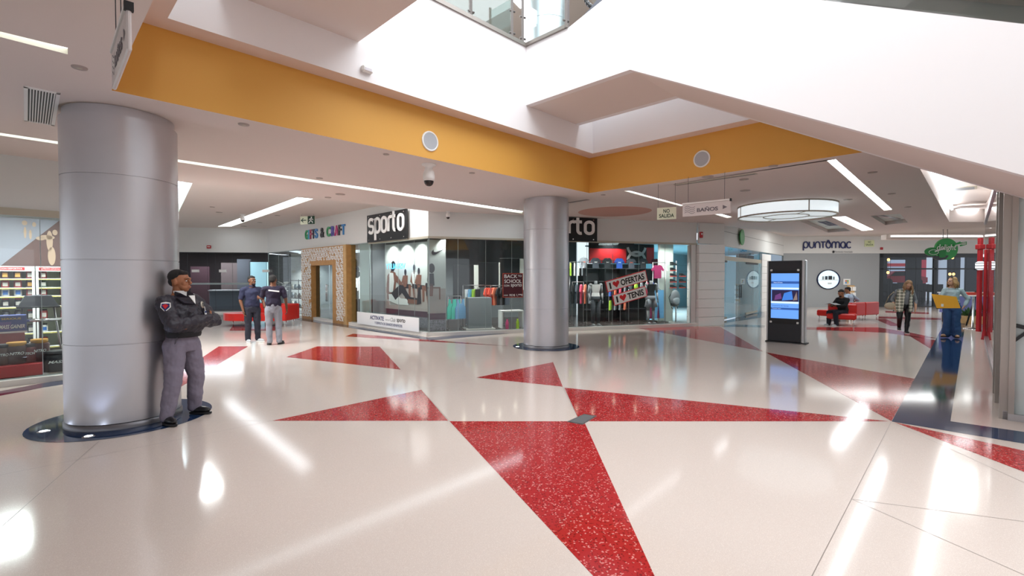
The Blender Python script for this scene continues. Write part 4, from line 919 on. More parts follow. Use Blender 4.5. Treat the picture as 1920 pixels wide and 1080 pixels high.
# mural above the shelves (generic)
y = 3.55; s0, s1 = nx(-70, y), WN.L - .06; z0 = LP(WN, 60, 500, y)[1]; L = s1 - s0
t = on(WN, 'wall_mural', 'wall mural split diagonally in grey lilac and brown above the supplement shelves', 'mural', s0, z0, y); H = 2.98 - z0
b = MB(); b.bx(0, L, 0, .03, 0, H, 0); dx = nx(0, y) - s0
pB = LP(WN, 112, 413, y); pA = LP(WN, 0, 500, y)
b.poly([(pA[0] - s0, -.003, 0), (L, -.003, 0), (L, -.003, min(H, pB[1] - z0 + .1)), (pB[0] - s0, -.003, min(H, pB[1] - z0))], 1)
for px, py, rx_, rz_ in ((93, 452, .05, .22), (97, 480, .06, .2), (88, 445, .12, .05), (103, 436, .04, .06), (76, 447, .07, .04), (46, 418, .04, .05), (64, 421, .03, .05), (47, 436, .02, .12), (57, 440, .02, .1)):
    a = LP(WN, px, py, y); disc(b, a[0] - s0, a[1] - z0, rx_, rz_, 2, -.006)
b.build('print', [mat('mural_lilac', '8d8e99', .5), mat('mural_brown', '5d4340', .5), mat('mural_skin', 'b59a85', .5)], t)
# shelving: two bays, rows of tubs
y = 3.1; zr = [LP(WN, 40, py, y)[1] for py in (524, 541, 557, 577, 601, 627, 655)]
tub = ['4a2f2c', '6b2226', '2c2f3a', '8a2a2a', '3a4a3c', '222226', 'c9c9c4', '7d1f2a', '3a3d6a', '20222b']
for bay, (pa, pb, hd) in enumerate(((-30, 66, 'NUTRICION DEPORTIVA'), (68, 128, 'NUTRICION DEPORTIVA'))):
    s0, s1 = nx(pa, y), nx(pb, y); L = s1 - s0; zt = LP(WN, 40, 501, y)[1]
    t = on(WN, 'shelving_unit', ['white shelving bay of supplement tubs, the wider one', 'white shelving bay of supplement tubs partly behind the wide column'][bay], 'shelving', s0, .02, y); 
    MB().bx(0, L, .34, .36, 0, zt).build('back_panel', mat('pale_green', 'd3dbc4', .5), t)
    for x in (0, L - .04): MB().bx(x, x + .04, 0, .34, 0, zt).build('side_panel', m_whitep, t)
    MB().bx(0, L, -.01, .34, zt - .1, zt).build('header', m_whitep, t); hb = MB().bx(L * .1, L * .8, -.014, -.01, zt - .08, zt - .02).build('header_strip', m_redink, t)
    txt(hd, 'lettering', m_whiteink, t, L * .45, -.016, zt - .05, .035, L * .6, .002)
    for zi, z in enumerate(zr):
        MB().bx(.04, L - .04, 0, .34, z - .03, z).build('shelf', m_whitep, t); MB().bx(.04, L - .04, -.005, 0, z - .03, z - .008).build('price_strip', mat('price_yellow', 'd9cf7a', .5), t)
        n = int((L - .1) / .135)
        for k in range(n):
            co = tub[(zi * 3 + (k // 3) * 7 + bay) % 10]; key = ('tub', co, zi % 2)
            p = WN.pt(s0 + .11 + k * (L - .16) / max(1, n - 1) * .97, z + .02, -(y + .12))
            if key not in GC:
                q = thing('supplement_tub', 'x', 'tub', p, WN.rz, 'supplement tubs on the shelves'); h = .17 if zi % 2 else .19
                MB().lathe([(0, 0), (.056, 0), (.058, .01), (.058, h * .8), (.045, h * .86)], 14).build('jar', mat('tub' + co, co, .35), q); MB().cyl((0, 0, h * .84), (0, 0, h), .05, n=14).build('lid', m_blackink if co != '20222b' else mat('lid_red', 'a02028', .4), q)
                MB().bx(-.035, .035, -.060, -.055, .03, h * .6).build('label_panel', mat('tl' + co, {'4a2f2c': 'd0a050', 'c9c9c4': '3060a0'}.get(co, 'b8b4ac'), .5), q); GC[key] = q
            else: q = dup(GC[key], p)
            q['label'] = 'small round supplement tub on the supplement shop wall shelves'
# red window plinth with boxes and tubs on it
y = .25; s0, s1 = nx(-80, y), nx(78.5, y); zt = LP(WN, 40, 683, y)[1]
t = on(WN, 'window_plinth', 'red display plinth behind the supplement shop glass', 'plinth', s0, .09, y - .05); MB().bx(0, s1 - s0, 0, .5, 0, zt - .09, bev=.01).build('body', mat('plinth_red', 'c8202c', .45), t)
def bigtub(px, y_, z, r, h, co, word, label):
    t = on(WN, 'protein_tub', label, 'tub', nx(px, y_), z, y_); MB().lathe([(0, 0), (r, 0), (r * 1.03, .02), (r * 1.03, h * .78), (r * .85, h * .84)], 24).build('jar', mat('tubb' + co, co, .35), t)
    MB().cyl((0, 0, h * .82), (0, 0, h), r * .88, n=24).build('lid', mat('lid_amber', 'c89030', .4) if 'amber' in label else m_blackink, t); txt(word, 'lettering', m_whiteink, t, 0, -r * 1.06, h * .5, h * .13, r * 1.25, .004, .02, shear=.3)
bigtub(2, .45, zt, .11, .32, '5a3a30', 'NITRO', 'brown NITRO tub at the outer end of the red plinth'); bigtub(29, .45, zt, .13, .34, '4a2a26', 'NITRO', 'brown NITRO tub with amber lid in the middle of the red plinth')
bigtub(54, .45, zt, .09, .3, '7a3230', 'TECH', 'reddish brown tub between the two NITRO tubs'); bigtub(72, .5, zt, .12, .36, '5a3230', 'NITRO', 'NITRO tub with amber lid nearest the end of the plinth')
bigtub(102, .4, .10, .16, .34, '24242a', 'MASS', 'big black MASS tub standing low beside the red plinth')
y = 1.0; t = on(WN, 'display_box', 'large blue and purple MASS GAINER display box behind the red plinth', 'box', nx(-25, y), LP(WN, 10, 622, y)[1], y); L = nx(49, y) - nx(-25, y); h = LP(WN, 10, 592, y)[1] - LP(WN, 10, 622, y)[1]
MB().bx(0, L, 0, .3, 0, h, bev=.004).build('box', mat('box_blue', '3c4a8c', .4), t); MB().bx(0, L * .6, -.004, 0, h * .1, h * .6).build('front_panel', mat('box_violet', '6a5a9a', .4), t)
txt('MASS GAINER', 'lettering', m_whiteink, t, L * .62, -.008, h * .3, h * .24, L * .66, .004, .02, shear=.25); txt('SERIOUS', 'lettering', mat('yellow_ink', 'e8d040', .5), t, L * .6, -.008, h * .8, h * .12, L * .5, .004)
zb = LP(WN, 10, 622, y)[1]; t = on(WN, 'display_counter', 'glass topped counter carrying the MASS GAINER box', 'counter', nx(-60, y), .02, y); MB().bx(0, nx(50, y) - nx(-60, y), 0, .5, zb - .05, zb - .02).build('counter_top', m_whitep, t); MB().bx(.03, nx(50, y) - nx(-60, y) - .03, .03, .47, 0, zb - .05).build('body', mat('counter_salmon', 'a05a55', .5), t)
# bar table and mesh hat-like lamp
y = 1.25; s_, z_ = LP(WN, 76, 597, y); t = on(WN, 'bar_table', 'round steel bar table behind the supplement shop glass', 'table', s_, .02, y); MB().lathe([(0, 0), (.2, 0), (.2, .015), (.03, .05), (.025, z_ - .08), (0, z_ - .08)], 24).build('pedestal', m_steel, t); MB().lathe([(0, z_ - .08), (.26, z_ - .06), (.28, z_ - .03), (0, z_ - .02)], 28).build('table_top', m_chrome, t)
y = 1.5; s_, z_ = LP(WN, 72, 572, y); t = on(WN, 'mesh_canopy', 'dark grey mesh canopy with black rim over the bar table', 'canopy', s_, z_, y)
MB().lathe([(.30, -.03), (.19, .17), (0, .19)], 4, a0=pi / 4, a1=2 * pi + pi / 4, smooth=False, sx=1.25, sy=.7).build('mesh', mat('mesh_grey', '4c4d52', .7), t); b = MB(); pts = [(.30 * 1.25 * cos(R(45 + 90 * i)), .30 * .7 * sin(R(45 + 90 * i)), -.03) for i in range(5)]; b.tube(pts, .015, 6); b.build('rim', m_blackink, t)
b = MB(); b.tube([(-.2, 0, -.03), (-.32, 0, -z_ + .02)], .015); b.build('leg', m_steel, t); b = MB(); b.tube([(.2, 0, -.03), (.32, 0, -z_ + .02)], .015); b.build('leg', m_steel, t)

# ---------------------------------------------------------------- dark glazed shop at the back, between wide column and GIFTS & CRAFT
kx = lambda px, y=0: LP(WK, px, 540, y)[0]
wallbox('baseboard_back', WK, m_curb, 0, WK.L, -.08, .1, 0, .07)
glazing(WK, 0, WK.L - .05, .07, 2.82, [kx(p) for p in (352, 389, 404, 436, 470)], m=glass('dark_glass', 'b9bfc4', .9), jm=m_dkgrey)
wallbox('floor_back', WK, m_floor2, 0, WK.L, .1, 5, -.02, .02); wallbox('ceiling_back', WK, m_dkgrey, 0, WK.L, .1, 5, 3, 3.05)
wallbox('wall_back_dark', WK, mat('dark_maroon', '3a2b30', .6), 0, WK.L, 4.9, 5, 0, 3)
t = on(WK, 'door_rail', 'pale horizontal rail across the dark glazed shop front', 'rail', kx(340), 0, -.03, kind='thing'); zr_ = LP(WK, 420, 532)[1]; MB().bx(0, kx(478) - kx(340), -.02, .02, zr_ - .04, zr_ + .04).build('bar', mat('rail_grey', 'aab8ba', .3, .4), t)
for px, lab in ((367, 'first'), (418, 'middle'), (499, 'last')):
    s_, z_ = LP(WK, px, 508); t = on(WK, 'door_sticker', 'small white sticker on the dark shop glass, %s of three' % lab, 'sticker', s_, z_, -.03); MB().bx(-.16, .16, 0, .004, -.06, .06).build('paper', m_whiteink, t)
for px, w_, z1, m, lab in ((375, .9, 2.2, mat('burgundy', '4a2c34', .6), 'burgundy'), (430, .8, 2.4, mat('taupe', '6a5a58', .6), 'taupe'), (458, .7, 2.6, mat('check_panel', '5c5f66', .6), 'grey')):
    t = on(WK, 'partition_panel', '%s partition panel inside the dark glazed shop' % lab, 'panel', kx(px, 3), .02, 3); MB().bx(-w_ / 2, w_ / 2, 0, .1, 0, z1, bev=.01).build('board', m, t)
t = on(WK, 'shop_counter', 'pale counter inside the dark glazed shop', 'counter', kx(392, 2.0), .02, 2.0); MB().bx(0, 1.8, 0, .6, 0, .95, bev=.02).build('body', mat('counter_blue', '7f8c98', .5), t); MB().bx(-.05, 1.85, -.05, .65, .95, 1.0).build('counter_top', m_whitep, t)
t = on(WK, 'window_reflection', 'glowing bluish panel imitating a bright window reflection in the dark shop near the corner', 'glow panel', kx(487, 2.5), .3, 2.5); MB().bx(-.5, .5, 0, .08, 0, 2.2).build('frame', m_dkgrey, t); MB().bx(-.45, .45, -.01, 0, .05, 2.15).build('panel', emit('bluish_panel', 'a9d4dc', .9), t)  # bright window reflection imitated by a glowing panel
s_, z_ = LP(WK, 392, 463, -.02); t = on(WK, 'fire_alarm', 'small red fire alarm box on the fascia above the dark glazed shop', 'alarm', s_, z_, -.06); MB().bx(-.09, .09, 0, .05, -.07, .07, bev=.01).build('box', mat('alarm_red', 'b3202a', .4), t); MB().bx(-.06, .06, -.005, 0, -.01, .02).build('lever', m_whiteink, t)
area_light('shop_ceiling_lamp', WK.pt(WK.L * .6, 2.95, -2), 3, 1, 160, (.9, .95, 1), (0, 0, WK.rz))
# ---------------------------------------------------------------- frosted glass doors
dx = lambda px, y=0: LP(WG, px, 520, y)[0]
wallbox('trim_6', WG, m_beige, dx(1328), dx(1425), -.04, .1, 2.32, 2.48)
wallbox('trim_7', WG, mat('fascia_joint', '8f918e', .6), -.2, WG.L, -.008, 0, 3.42, 3.435)  # thin grey joint line along the fascia
s0, s1 = dx(1328), dx(1425); L = s1 - s0
glazing(WG, s0, s1, 2.48, 2.88, [s0 + L * .33, s0 + L * .52, s0 + L * .7], m=glass('transom_glass', 'a9d8ea', 1.2))
nd = 0
for a, c, lab in ((s0, s0 + L * .52, 'frosted glass double door leaves nearer the stone pillar'), (s0 + L * .52, s1, 'frosted glass door leaves next to the touch screen kiosk')):
    nd += 1; t = thing('door_%d' % nd, None, None, WG.pt(a, 0, 0), WG.rz, kind='structure'); LL = c - a
    struct(MB().bx(.01, LL * .6 if nd == 2 else LL - .01, -.006, .006, .03, 2.31).build('frosted_leaf', m_frost, t))
    if nd == 2: struct(MB().bx(LL * .6 + .01, LL - .01, -.006, .006, .03, 2.31).build('frosted_leaf', m_frost, t))
    b = MB(); e = .02 if nd == 1 else LL * .3; b.bx(e, e + LL * .55, -.03, .03, 2.24, 2.31); struct(b.build('top_rail', m_black, t)); b = MB(); b.bx(e, e + LL * .55, -.03, .03, .03, .12); struct(b.build('bottom_rail', m_beige, t))
    hx = LL - .12 if nd == 1 else .12; b = MB(); b.tube([(hx, -.07, .8), (hx, -.07, 1.35)], .018); b.tube([(hx, 0, .85), (hx, -.07, .85)], .01); b.tube([(hx, 0, 1.3), (hx, -.07, 1.3)], .01); struct(b.build('door_handle', m_dkgrey, t))
wallbox('floor_corridor', WG, m_cream, 0, WG.L, .1, 5, -.02, .001); wallbox('wall_corridor', WG, mat('corridor_cyan', '7fb4c4', .6), -.2, WG.L, 4.5, 4.6, 0, 3); wallbox('ceiling_corridor', WG, mat('corridor_ceiling', '8fbccc', .7), -.2, WG.L, .1, 5, 2.95, 3.0)
for i in range(3): spot_light('corridor_spot', WG.pt(1.2 + i * 2, 2.9, -3.4), 800, (.6, .85, 1), 110)
t = on(WG, 'pillar', 'narrow white stone pillar beyond the frosted doors', 'pillar', s1 + .02, 0, -.08, kind='thing')
for i in range(9): MB().bx(0, dx(1442) - s1 - .04, 0, .35, i * .31, i * .31 + .302, bev=.006).build('stone_panel', m_whitep, t)
glazing(WG, dx(1443), WG.L - .02, .1, 2.88, [], m=glass('dark_glass', 'b9bfc4', .9)); wallbox('wall_store_dark', WG, m_dkgrey, dx(1443), WG.L, 1.5, 1.6, 0, 2.9)
s_, z_ = LP(WG, 1388.5, 445, -.02); t = on(WG, 'projecting_sign', 'small round green sign on the fascia above the frosted doors', 'sign', s_, z_, -.02); b = MB(); b.cyl((0, -.05, 0), (0, -.08, 0), .33, n=32); b.build('disc', mat('leaf_green', '1f9a3c', .5), t); b = MB(); b.tube([(0, 0, 0), (0, -.05, 0)], .02); b.build('bracket', m_steel, t)

# ---------------------------------------------------------------- puntomac wall
px_ = lambda px, y=0: LP(WP, px, 520, y)[0]
sg = px_(1648.5); wallbox('wall_punto', WP, mat('punto_grey', '9fa3a6', .7, noise=.03), 0, sg, 0, .15, 0, 3.0)
t = on(WP, 'letter_sign', 'puntomac in thin rounded navy letters on the pale fascia', 'sign', px_(1505), LP(WP, 1550, 465)[1], -.02)
Wd = px_(1599) - px_(1505); xh = LP(WP, 1550, 453)[1] - LP(WP, 1550, 464.5)[1]; b = MB(); w_ = .092; g = .026
def S(q, cl=False): ribbon(b, [(p[0] * Wd, p[1] * xh) for p in q], xh * .17, 0, .03, closed=cl)
x = 0; r = w_ / 2
S(arc(x + r, .5, r, .5, 0, 360, 16), True); S([(x, .55), (x, -.42)]); x += w_ + g                                  # p
S([(x, 1.02), (x, .5)] + arc(x + r, .5, r, .5, 180, 360, 10) + [(x + w_, 1.02)]); x += w_ + g                        # u
S([(x, -.02), (x, .5)] + arc(x + r, .5, r, .5, 180, 0, 10) + [(x + w_, -.02)]); x += w_ + g * .6                     # n
S([(x, .98), (x + w_, .98)]); S([(x + r, .98), (x + r, 0)]); x += w_ + g * .6                                          # t
S(arc(x + r, .5, r, .5, 0, 360, 16), True); S(arc(x + r * .9, .95, r * .45, .28, -60, 200, 8)); x += w_ + g                # o with its curl
S([(x, -.02), (x, .55)] + arc(x + r * .8, .55, r * .8, .45, 180, 0, 8) + [(x + r * 1.6, -.02)]); S(arc(x + r * 2.4, .55, r * .8, .45, 180, 0, 8) + [(x + r * 3.2, -.02)]); x += r * 3.2 + g   # m
S(arc(x + r, .5, r, .5, 0, 360, 16), True); S([(x + w_, .5), (x + w_, -.02)]); x += w_ + g                            # a
S(arc(x + r, .5, r, .5, 45, 315, 12))
b.build('lettering', m_ink, t)
txt('Distribuidor Autorizado', 'subtitle', m_grey, t, Wd * .80, -.01, -xh * .62, .09, Wd * .36, .004)
b = MB(); disc(b, Wd * .6, -xh * .62, .06, .07, 0, -.01); b.build('apple_mark', m_blackink, t)
s_, z_ = LP(WP, 1630, 456.5, -.02); t = on(WP, 'exit_notice', 'NO SALIDA notice on the fascia beside the puntomac letters', 'sign', s_, z_, -.03); MB().bx(-.27, .27, 0, .02, -.18, .18).build('board', mat('notice_green_white', 'dfe8b8', .5), t); txt('NO', 'lettering', m_dkgr2 if 'm_dkgr2' in globals() else mat('dark_green', '14402c', .5), t, 0, -.004, .08, .1, .16, .003); txt('SALIDA', 'lettering', mat('dark_green', '14402c', .5), t, 0, -.004, -.07, .1, .42, .003)
s_, z_ = LP(WP, 1653, 466, -.02); t = on(WP, 'fire_alarm', 'small dark red fire alarm box beside the NO SALIDA notice on fascia', 'alarm', s_, z_, -.05); MB().bx(-.07, .07, 0, .05, -.07, .07, bev=.01).build('box', mat('alarm_red', 'b3202a', .4), t)
s_, z_ = LP(WP, 1553, 524, -.02); t = on(WP, 'oval_window', 'oval display niche with navy rim in the grey wall', 'display niche', s_, z_, 0); a = (px_(1574) - px_(1531)) / 2; hz = a * .84
b = MB(); b.lathe([(1.0, .06), (1.0, 0), (.93, 0), (.93, .06)], 48, sx=a, sy=a * .84); ob = b.build('rim', m_ink, t); ob.rotation_euler = (pi / 2, 0, 0)
b = MB(); b.poly([(a * .93 * cos(i * pi / 24), -.01, hz * .93 * sin(i * pi / 24)) for i in range(48)]); b.build('backing', emit('niche_light', 'd3e6ec', .55), t)
MB().bx(-a * .9, a * .9, -.06, -.012, -.04, -.01).build('shelf', m_whitep, t)
for i, (x, z, w2, h2, c, lab) in enumerate(((-.2, .0, .2, .3, '2f3a44', 'dark tablet, middle one on the upper shelf of the oval niche'), (.14, .0, .3, .32, '20242c', 'largest dark tablet box on the upper shelf of the oval niche'), (-.48, .0, .14, .28, '9aa6ac', 'grey device on the upper shelf of the oval niche'), (.45, .0, .14, .26, '8a949a', 'slim grey device box at the end of the niche shelf'), (.1, -.4, .34, .14, 'dfe3e4', 'white device low in the oval niche'))):
    tt = on(WP, 'device_box', lab, 'device', s_ + x * a, z_ + z * a - .008 if z == 0 else z_ + z * a, -.04); MB().bx(-w2 * a / 2, w2 * a / 2, -.02, .0, 0, h2 * a).build('box', mat('dev' + c, c, .4), tt)
s_, z_ = LP(WP, 1587.5, 528.5, -.02); t = on(WP, 'wall_notice', 'white notice with four coloured squares on the grey wall', 'sign', s_, z_, -.04); h = .2; MB().bx(-.2, .2, 0, .03, -.17, .17).build('board', m_whitep, t)
for x, z, c in ((-.05, .05, 'd24a30'), (.05, .05, '6aa83a'), (-.05, -.05, '2f8fd0'), (.05, -.05, 'e8b030')): MB().bx(x - .042, x + .042, -.005, 0, z - .042, z + .042).build('square', mat('sq' + c, c, .5), t)
s_, z_ = LP(WP, 1588, 572, -.1); t = on(WP, 'brochure_stand', 'wooden brochure stand with white leaflets beneath the squares notice', 'stand', s_, 0, -.4); zt = LP(WP, 1588, 535, -.4)[1]; MB().bx(-.2, .2, 0, .05, 0, zt, bev=.005).build('back_board', m_wood2, t); MB().bx(-.25, .25, -.1, .2, 0, .04).build('base', m_steel, t)
for r in range(4):
    for c in range(2): b = MB(); b.bx(-.16 + c * .22, .02 + c * .22, -.04, 0, zt - .3 - r * .32, zt - .08 - r * .32); b.build('leaflet', m_whitep, t)

# ---------------------------------------------------------------- dark glazed restaurant with the street behind its far windows
WD = WP; d0_, d1_ = sg, px_(1842)
glazing(WD, d0_, d1_, .02, 3.0, [px_(p) for p in (1656, 1672, 1700, 1720, 1757, 1793)], m=glass('smoked_glass', 'a4acb6', .55), y=.1, jm=m_black, head=.08)
m_fr = m_black
t = on(WD, 'shopfront_frame', 'black steel frame of the dark glazed restaurant front', 'frame', d0_, 0, .08, kind='thing')
for px in (1652, 1657, 1757): s_ = px_(px) - d0_; MB().bx(s_ - .12, s_ + .04, 0, .1, .02, 2.98).build('post', m_fr, t)
MB().bx(0, d1_ - d0_, 0, .1, 2.78, 2.98).build('header', m_fr, t); zb = LP(WD, 1700, 504)[1]; MB().bx(0, d1_ - d0_, .0, .06, zb - .04, zb + .04).build('crossbar', m_fr, t)
wallbox('floor_restaurant', WD, m_floor2, d0_, d1_ + 3, .12, 7, -.02, .01); wallbox('ceiling_restaurant', WD, m_black, d0_, d1_ + 3, .12, 7, 3.1, 3.15); wallbox('wall_restaurant_side', WD, m_black, d0_ - .1, d0_, .16, 7, 0, 3.1)
# far wall: dark, with three tall openings to the daylit street
wallbox('wall_restaurant_low', WD, mat('dark_stone', '24222a', .5), d0_, d1_ + 3, 6.9, 7.0, 0, 1.25); wallbox('wall_restaurant_top', WD, m_black, d0_, d1_ + 3, 6.9, 7.0, 2.9, 3.1)
rxx = lambda px: px_(px, 6.9)
for a, c in ((1640, 1663), (1700, 1727), (1757, 1758.5), (1778, 1800), (1811, 1850)): wallbox('wall_restaurant_pier', WD, mat('dark_stone', '24222a', .5), rxx(a), rxx(c), 6.88, 7.02, 0, 3.1)
m_street = mat('street_wall_glow', 'b9c2cc', .8, emis='b4c8dc', estr=.55)  # daylight on the street front put in as emission
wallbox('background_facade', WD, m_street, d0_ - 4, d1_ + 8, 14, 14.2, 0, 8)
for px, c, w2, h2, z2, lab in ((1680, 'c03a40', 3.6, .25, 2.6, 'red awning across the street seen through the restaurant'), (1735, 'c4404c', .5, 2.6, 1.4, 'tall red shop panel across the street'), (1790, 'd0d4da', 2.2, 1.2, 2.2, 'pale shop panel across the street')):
    s_ = px_(px, 13.6); t = on(WD, 'street_panel', lab, 'panel', s_, 0, 13.8); MB().bx(-w2 / 2, w2 / 2, 0, .2, z2 if h2 < 1 else 0, z2 + h2).build('board', mat('st' + c, c, .6, emis=c, estr=.25), t)  # slight emission stands in for the daylight falling on these panels
def car(px, c, label):
    s_ = px_(px, 11); t = on(WD, 'car', label, 'car', s_, 0, 11.5); z = .0
    b = MB(); b.prism([(x, -.8, zz + .95) for x, zz in [(-1.9, .3), (-1.9, .7), (-1.2, .8), (-.7, 1.2), (.7, 1.22), (1.2, .85), (1.95, .7), (1.95, .3)]], (0, 1, 0), 1.6); b.build('body', mat('car' + c, c, .3), t)
    b = MB(); b.prism([(x, -.82, zz + .95) for x, zz in [(-1.05, .82), (-.65, 1.15), (.65, 1.17), (1.1, .85)]], (0, 1, 0), 1.64); b.build('windows', m_black, t)
    for x in (-1.2, 1.2): b = MB(); b.cyl((x, -.85, 1.25), (x, .85, 1.25), .32, n=20); b.build('wheel', m_blackink, t)
    MB().bx(-1.9, 1.9, -.7, .7, 0, .96).build('undercarriage', m_dkgrey, t)
car(1688, 'a8343c', 'red car passing outside, seen through the first restaurant window')
for px, py, y_, lab in ((1666, 487, 1.2, 'warm pendant lamp nearest the grey wall in the restaurant, upper one'), (1665, 511, 1.2, 'warm pendant lamp nearest the grey wall, lower one'), (1782, 534, 3, None), (1786, 483, 1.5, 'warm pendant lamp under the upper restaurant ceiling near the table'), (1781, 514, 2, 'first of two small warm lamps behind the woman with the yellow folder'), (1788, 514, 2, 'second of two small warm lamps behind the woman with the folder')):
    if lab is None: continue
    s_, z_ = LP(WD, px, py, y_); t = on(WD, 'pendant_lamp', lab, 'lamp', s_, z_, y_); MB().ell((0, 0, 0), (.07, .07, .09)).build('bulb', emit('amber_bulb', 'ffb468', 6), t); b = MB(); b.cyl((0, 0, .08), (0, 0, .16), .05, .03); b.tube([(0, 0, .16), (0, 0, 3.1 - z_)], .006, 5); b.build('cord', m_black, t)
for i, px in enumerate((1664, 1684, 1702, 1716, 1730, 1742, 1750, 1768)):
    y_ = 3 + (i % 3); s_ = px_(px, y_); t = on(WD, 'bar_stool', 'dark high chair inside the dim restaurant', 'chair', s_, .01, y_, 'dark high chairs in the restaurant'); MB().bx(-.2, .2, -.2, .2, .72, .78, bev=.01).build('seat', m_blackink, t); MB().bx(-.2, .2, .17, .2, .78, 1.2, bev=.01).build('backrest', m_blackink, t)
    for a in (-.17, .17):
        for c in (-.17, .17): MB().bx(a - .015, a + .015, c - .015, c + .015, 0, .72).build('leg', m_blackink, t)

# ---------------------------------------------------------------- green delight sign
Yd = 18.5; c = atY(1770, 467, Yd); t = thing('projecting_sign', 'green round delight sign with fork and leaf hanging over the walkway', 'sign', c)
k = Yd / F
m_g = mat('sign_green', '168a3a', .45); m_g2 = mat('sign_green_light', '2fa650', .45)
b = MB(); b.prism([(x * k, -.03, z * k) for x, z in arc(4, 0, 21, 20, 0, 360, 32)[:-1]], (0, 1, 0), .08); b.build('disc', m_g2, t)
b = MB(); b.prism([(x * k, -.055, z * k) for x, z in arc(-24, -5, 14, 8, 40, 330, 14) + arc(-6, -8, 14, 8, 250, 300, 4) + [(0, 8)]], (0, 1, 0), .03); b.build('leaf', m_g, t)
b = MB(); b.prism([(x * k, -.05, z * k) for x, z in arc(-9, -10, 16, 11, 200, 350, 8)], (0, 1, 0), .03); b.build('dark_leaf', m_black, t)
b = MB(); ribbon(b, [(-20 * k, -5 * k), (-2 * k, 1 * k)], 2 * k, -.06, .01); ribbon(b, [(q[0] * k, q[1] * k) for q in arc(-22, -6, 9, 4.5, 0, 360, 18)], .7 * k, -.06, .01, closed=True); b.build('lettuce_outline', m_whiteink, t)
b = MB(); b.prism([(x * k, -.05, z * k) for x, z in [(16, 4), (28, 8), (29, 5), (40, 8), (40, 14), (29, 12), (28, 14), (16, 9)]], (0, 1, 0), .03); b.build('fork_back', m_g2, t)
b = MB(); ribbon(b, [(18 * k, 6.5 * k), (31 * k, 9.5 * k)], 1.5 * k, -.055, .01); [ribbon(b, [(31 * k, (8 + i * 1.6) * k), (38 * k, (9 + i * 1.7) * k)], .8 * k, -.055, .01) for i in range(3)]; b.build('fork', m_whiteink, t)
txt('delight', 'lettering', m_whiteink, t, 2 * k, -.06, 1.5 * k, 14 * k, 36 * k, .01, 0.0, shear=.15)
b = MB(); b.tube([(0, .05, 16 * k), (0, .05, ZF - c.z if False else ZC - c.z)], .015); b.tube([(8 * k, .05, 16 * k), (8 * k, .05, ZC - c.z)], .015); b.build('hanging_rod', m_steel, t)

# bulkhead with its cove light
w = Wall(onz(1662, 440, ZC) , onz(1850, 440, ZC)); z0 = LP(w, 1750, 449)[1]
wallbox('ceiling_bulkhead', w, m_ceil, 0, w.L, 0, .3, z0, ZC - .001)
t = on(w, 'strip_light', 'long thin cove light running over the green delight sign', 'ceiling light', .2, ZC - .10, -.02); MB().bx(0, w.L - .4, -.02, .02, 0, .05).build('diffuser', m_light, t); MB().bx(0, w.L - .4, -.03, .02, -.02, 0).build('frame', m_beige, t)

# ---------------------------------------------------------------- glazed shop front along the walkway (far side of the picture) and its near glass panel
E0 = fl(1889, 787); E1 = fl(1851, 645)
Ed = (E1 - E0).normalized(); Wp = Wall(E0 + Ed * 14, E0)     # seen edge-on; inside is away from us
LE = 14; es = lambda px: Wp.sz(px, 560)[0]
def ept(px): return Wp.sz(px, 600)[0]
t = thing('window_20', None, None, Wp.p0, Wp.rz, kind='structure'); b = MB(); js = [0, 3.5, 5, 6.2, 7.2, 8.1, 8.9, 9.6, 10.3, 11, 12.2]
for a, c2 in zip(js, js[1:]): b.add([(a + .01, 0, .1), (c2 - .01, 0, .1), (c2 - .01, 0, 3.4), (a + .01, 0, 3.4)], [(0, 1, 2, 3)])
struct(b.build('pane', glass('mirror_glass', 'cfe0de', 1.4), t)); b = MB(); b.bx(0, 14, -.04, .06, 0, .1); struct(b.build('bottom_rail', m_steel, t)); b = MB(); b.bx(0, 14, -.03, .06, 3.38, 3.5); struct(b.build('top_rail', m_steel, t))
for s_ in (12.2, 12.9): b = MB(); b.bx(s_, s_ + .12, -.08, .08, .0, 3.5); struct(b.build('post', m_metal2, t))
b = MB(); b.bx(12.3, 12.9, .0, .01, .1, 3.4); struct(b.build('pane', glass('mirror_glass', 'cfe0de', 1.4), t)); b = MB(); b.bx(13.93, 14.0, -.07, .05, 0, 3.5); struct(b.build('post', m_metal2, t))
b = MB(); b.bx(13.0, 13.93, 0, .01, .1, 3.4); struct(b.build('pane', glass('mirror_glass', 'cfe0de', 1.4), t))
wN = Wall(E0, E0 - B * 3.0)
t = thing('window_21', None, None, wN.p0, wN.rz, kind='structure'); b = MB(); b.bx(0, 3, -.03, .05, 0, .08); struct(b.build('bottom_rail', m_steel, t)); b = MB(); b.bx(0, .05, -.04, .05, .08, 3.5); struct(b.build('post', m_metal2, t)); b = MB(); b.bx(.05, 3, 0, .012, .08, 3.5); struct(b.build('pane', glass('film_glass', 'e8f0f0', 1.0, .88, 'cddbdc'), t))
b = MB(); zq = lambda px, py: wN.sz(px, py)
q = [zq(1895, 604), zq(1925, 611), zq(1925, 618.5), zq(1895, 612)]; b.prism([(x, -.03, z) for x, z in q], (0, 1, 0), .01); q = [zq(1895, 640), zq(1925, 618), zq(1925, 626), zq(1895, 647)]; b.prism([(x, -.03, z) for x, z in q], (0, 1, 0), .01)
tt = thing('queue_strap', 'black straps crossing on the pale glass panel at the picture edge', 'strap', wN.pt(0), wN.rz); b.build('webbing', m_black, tt)
wallbox('wall_behind_glass', wN, m_offw, .3, 3, 1.0, 1.1, 0, 3.5)
wallbox('wall_store_inside', Wp, mat('store_inside', '9fa8a6', .7), 0, 14, 2.6, 2.7, 0, 3.5); wallbox('floor_store', Wp, m_floor2, 0, 14, .1, 2.6, -.02, .01)
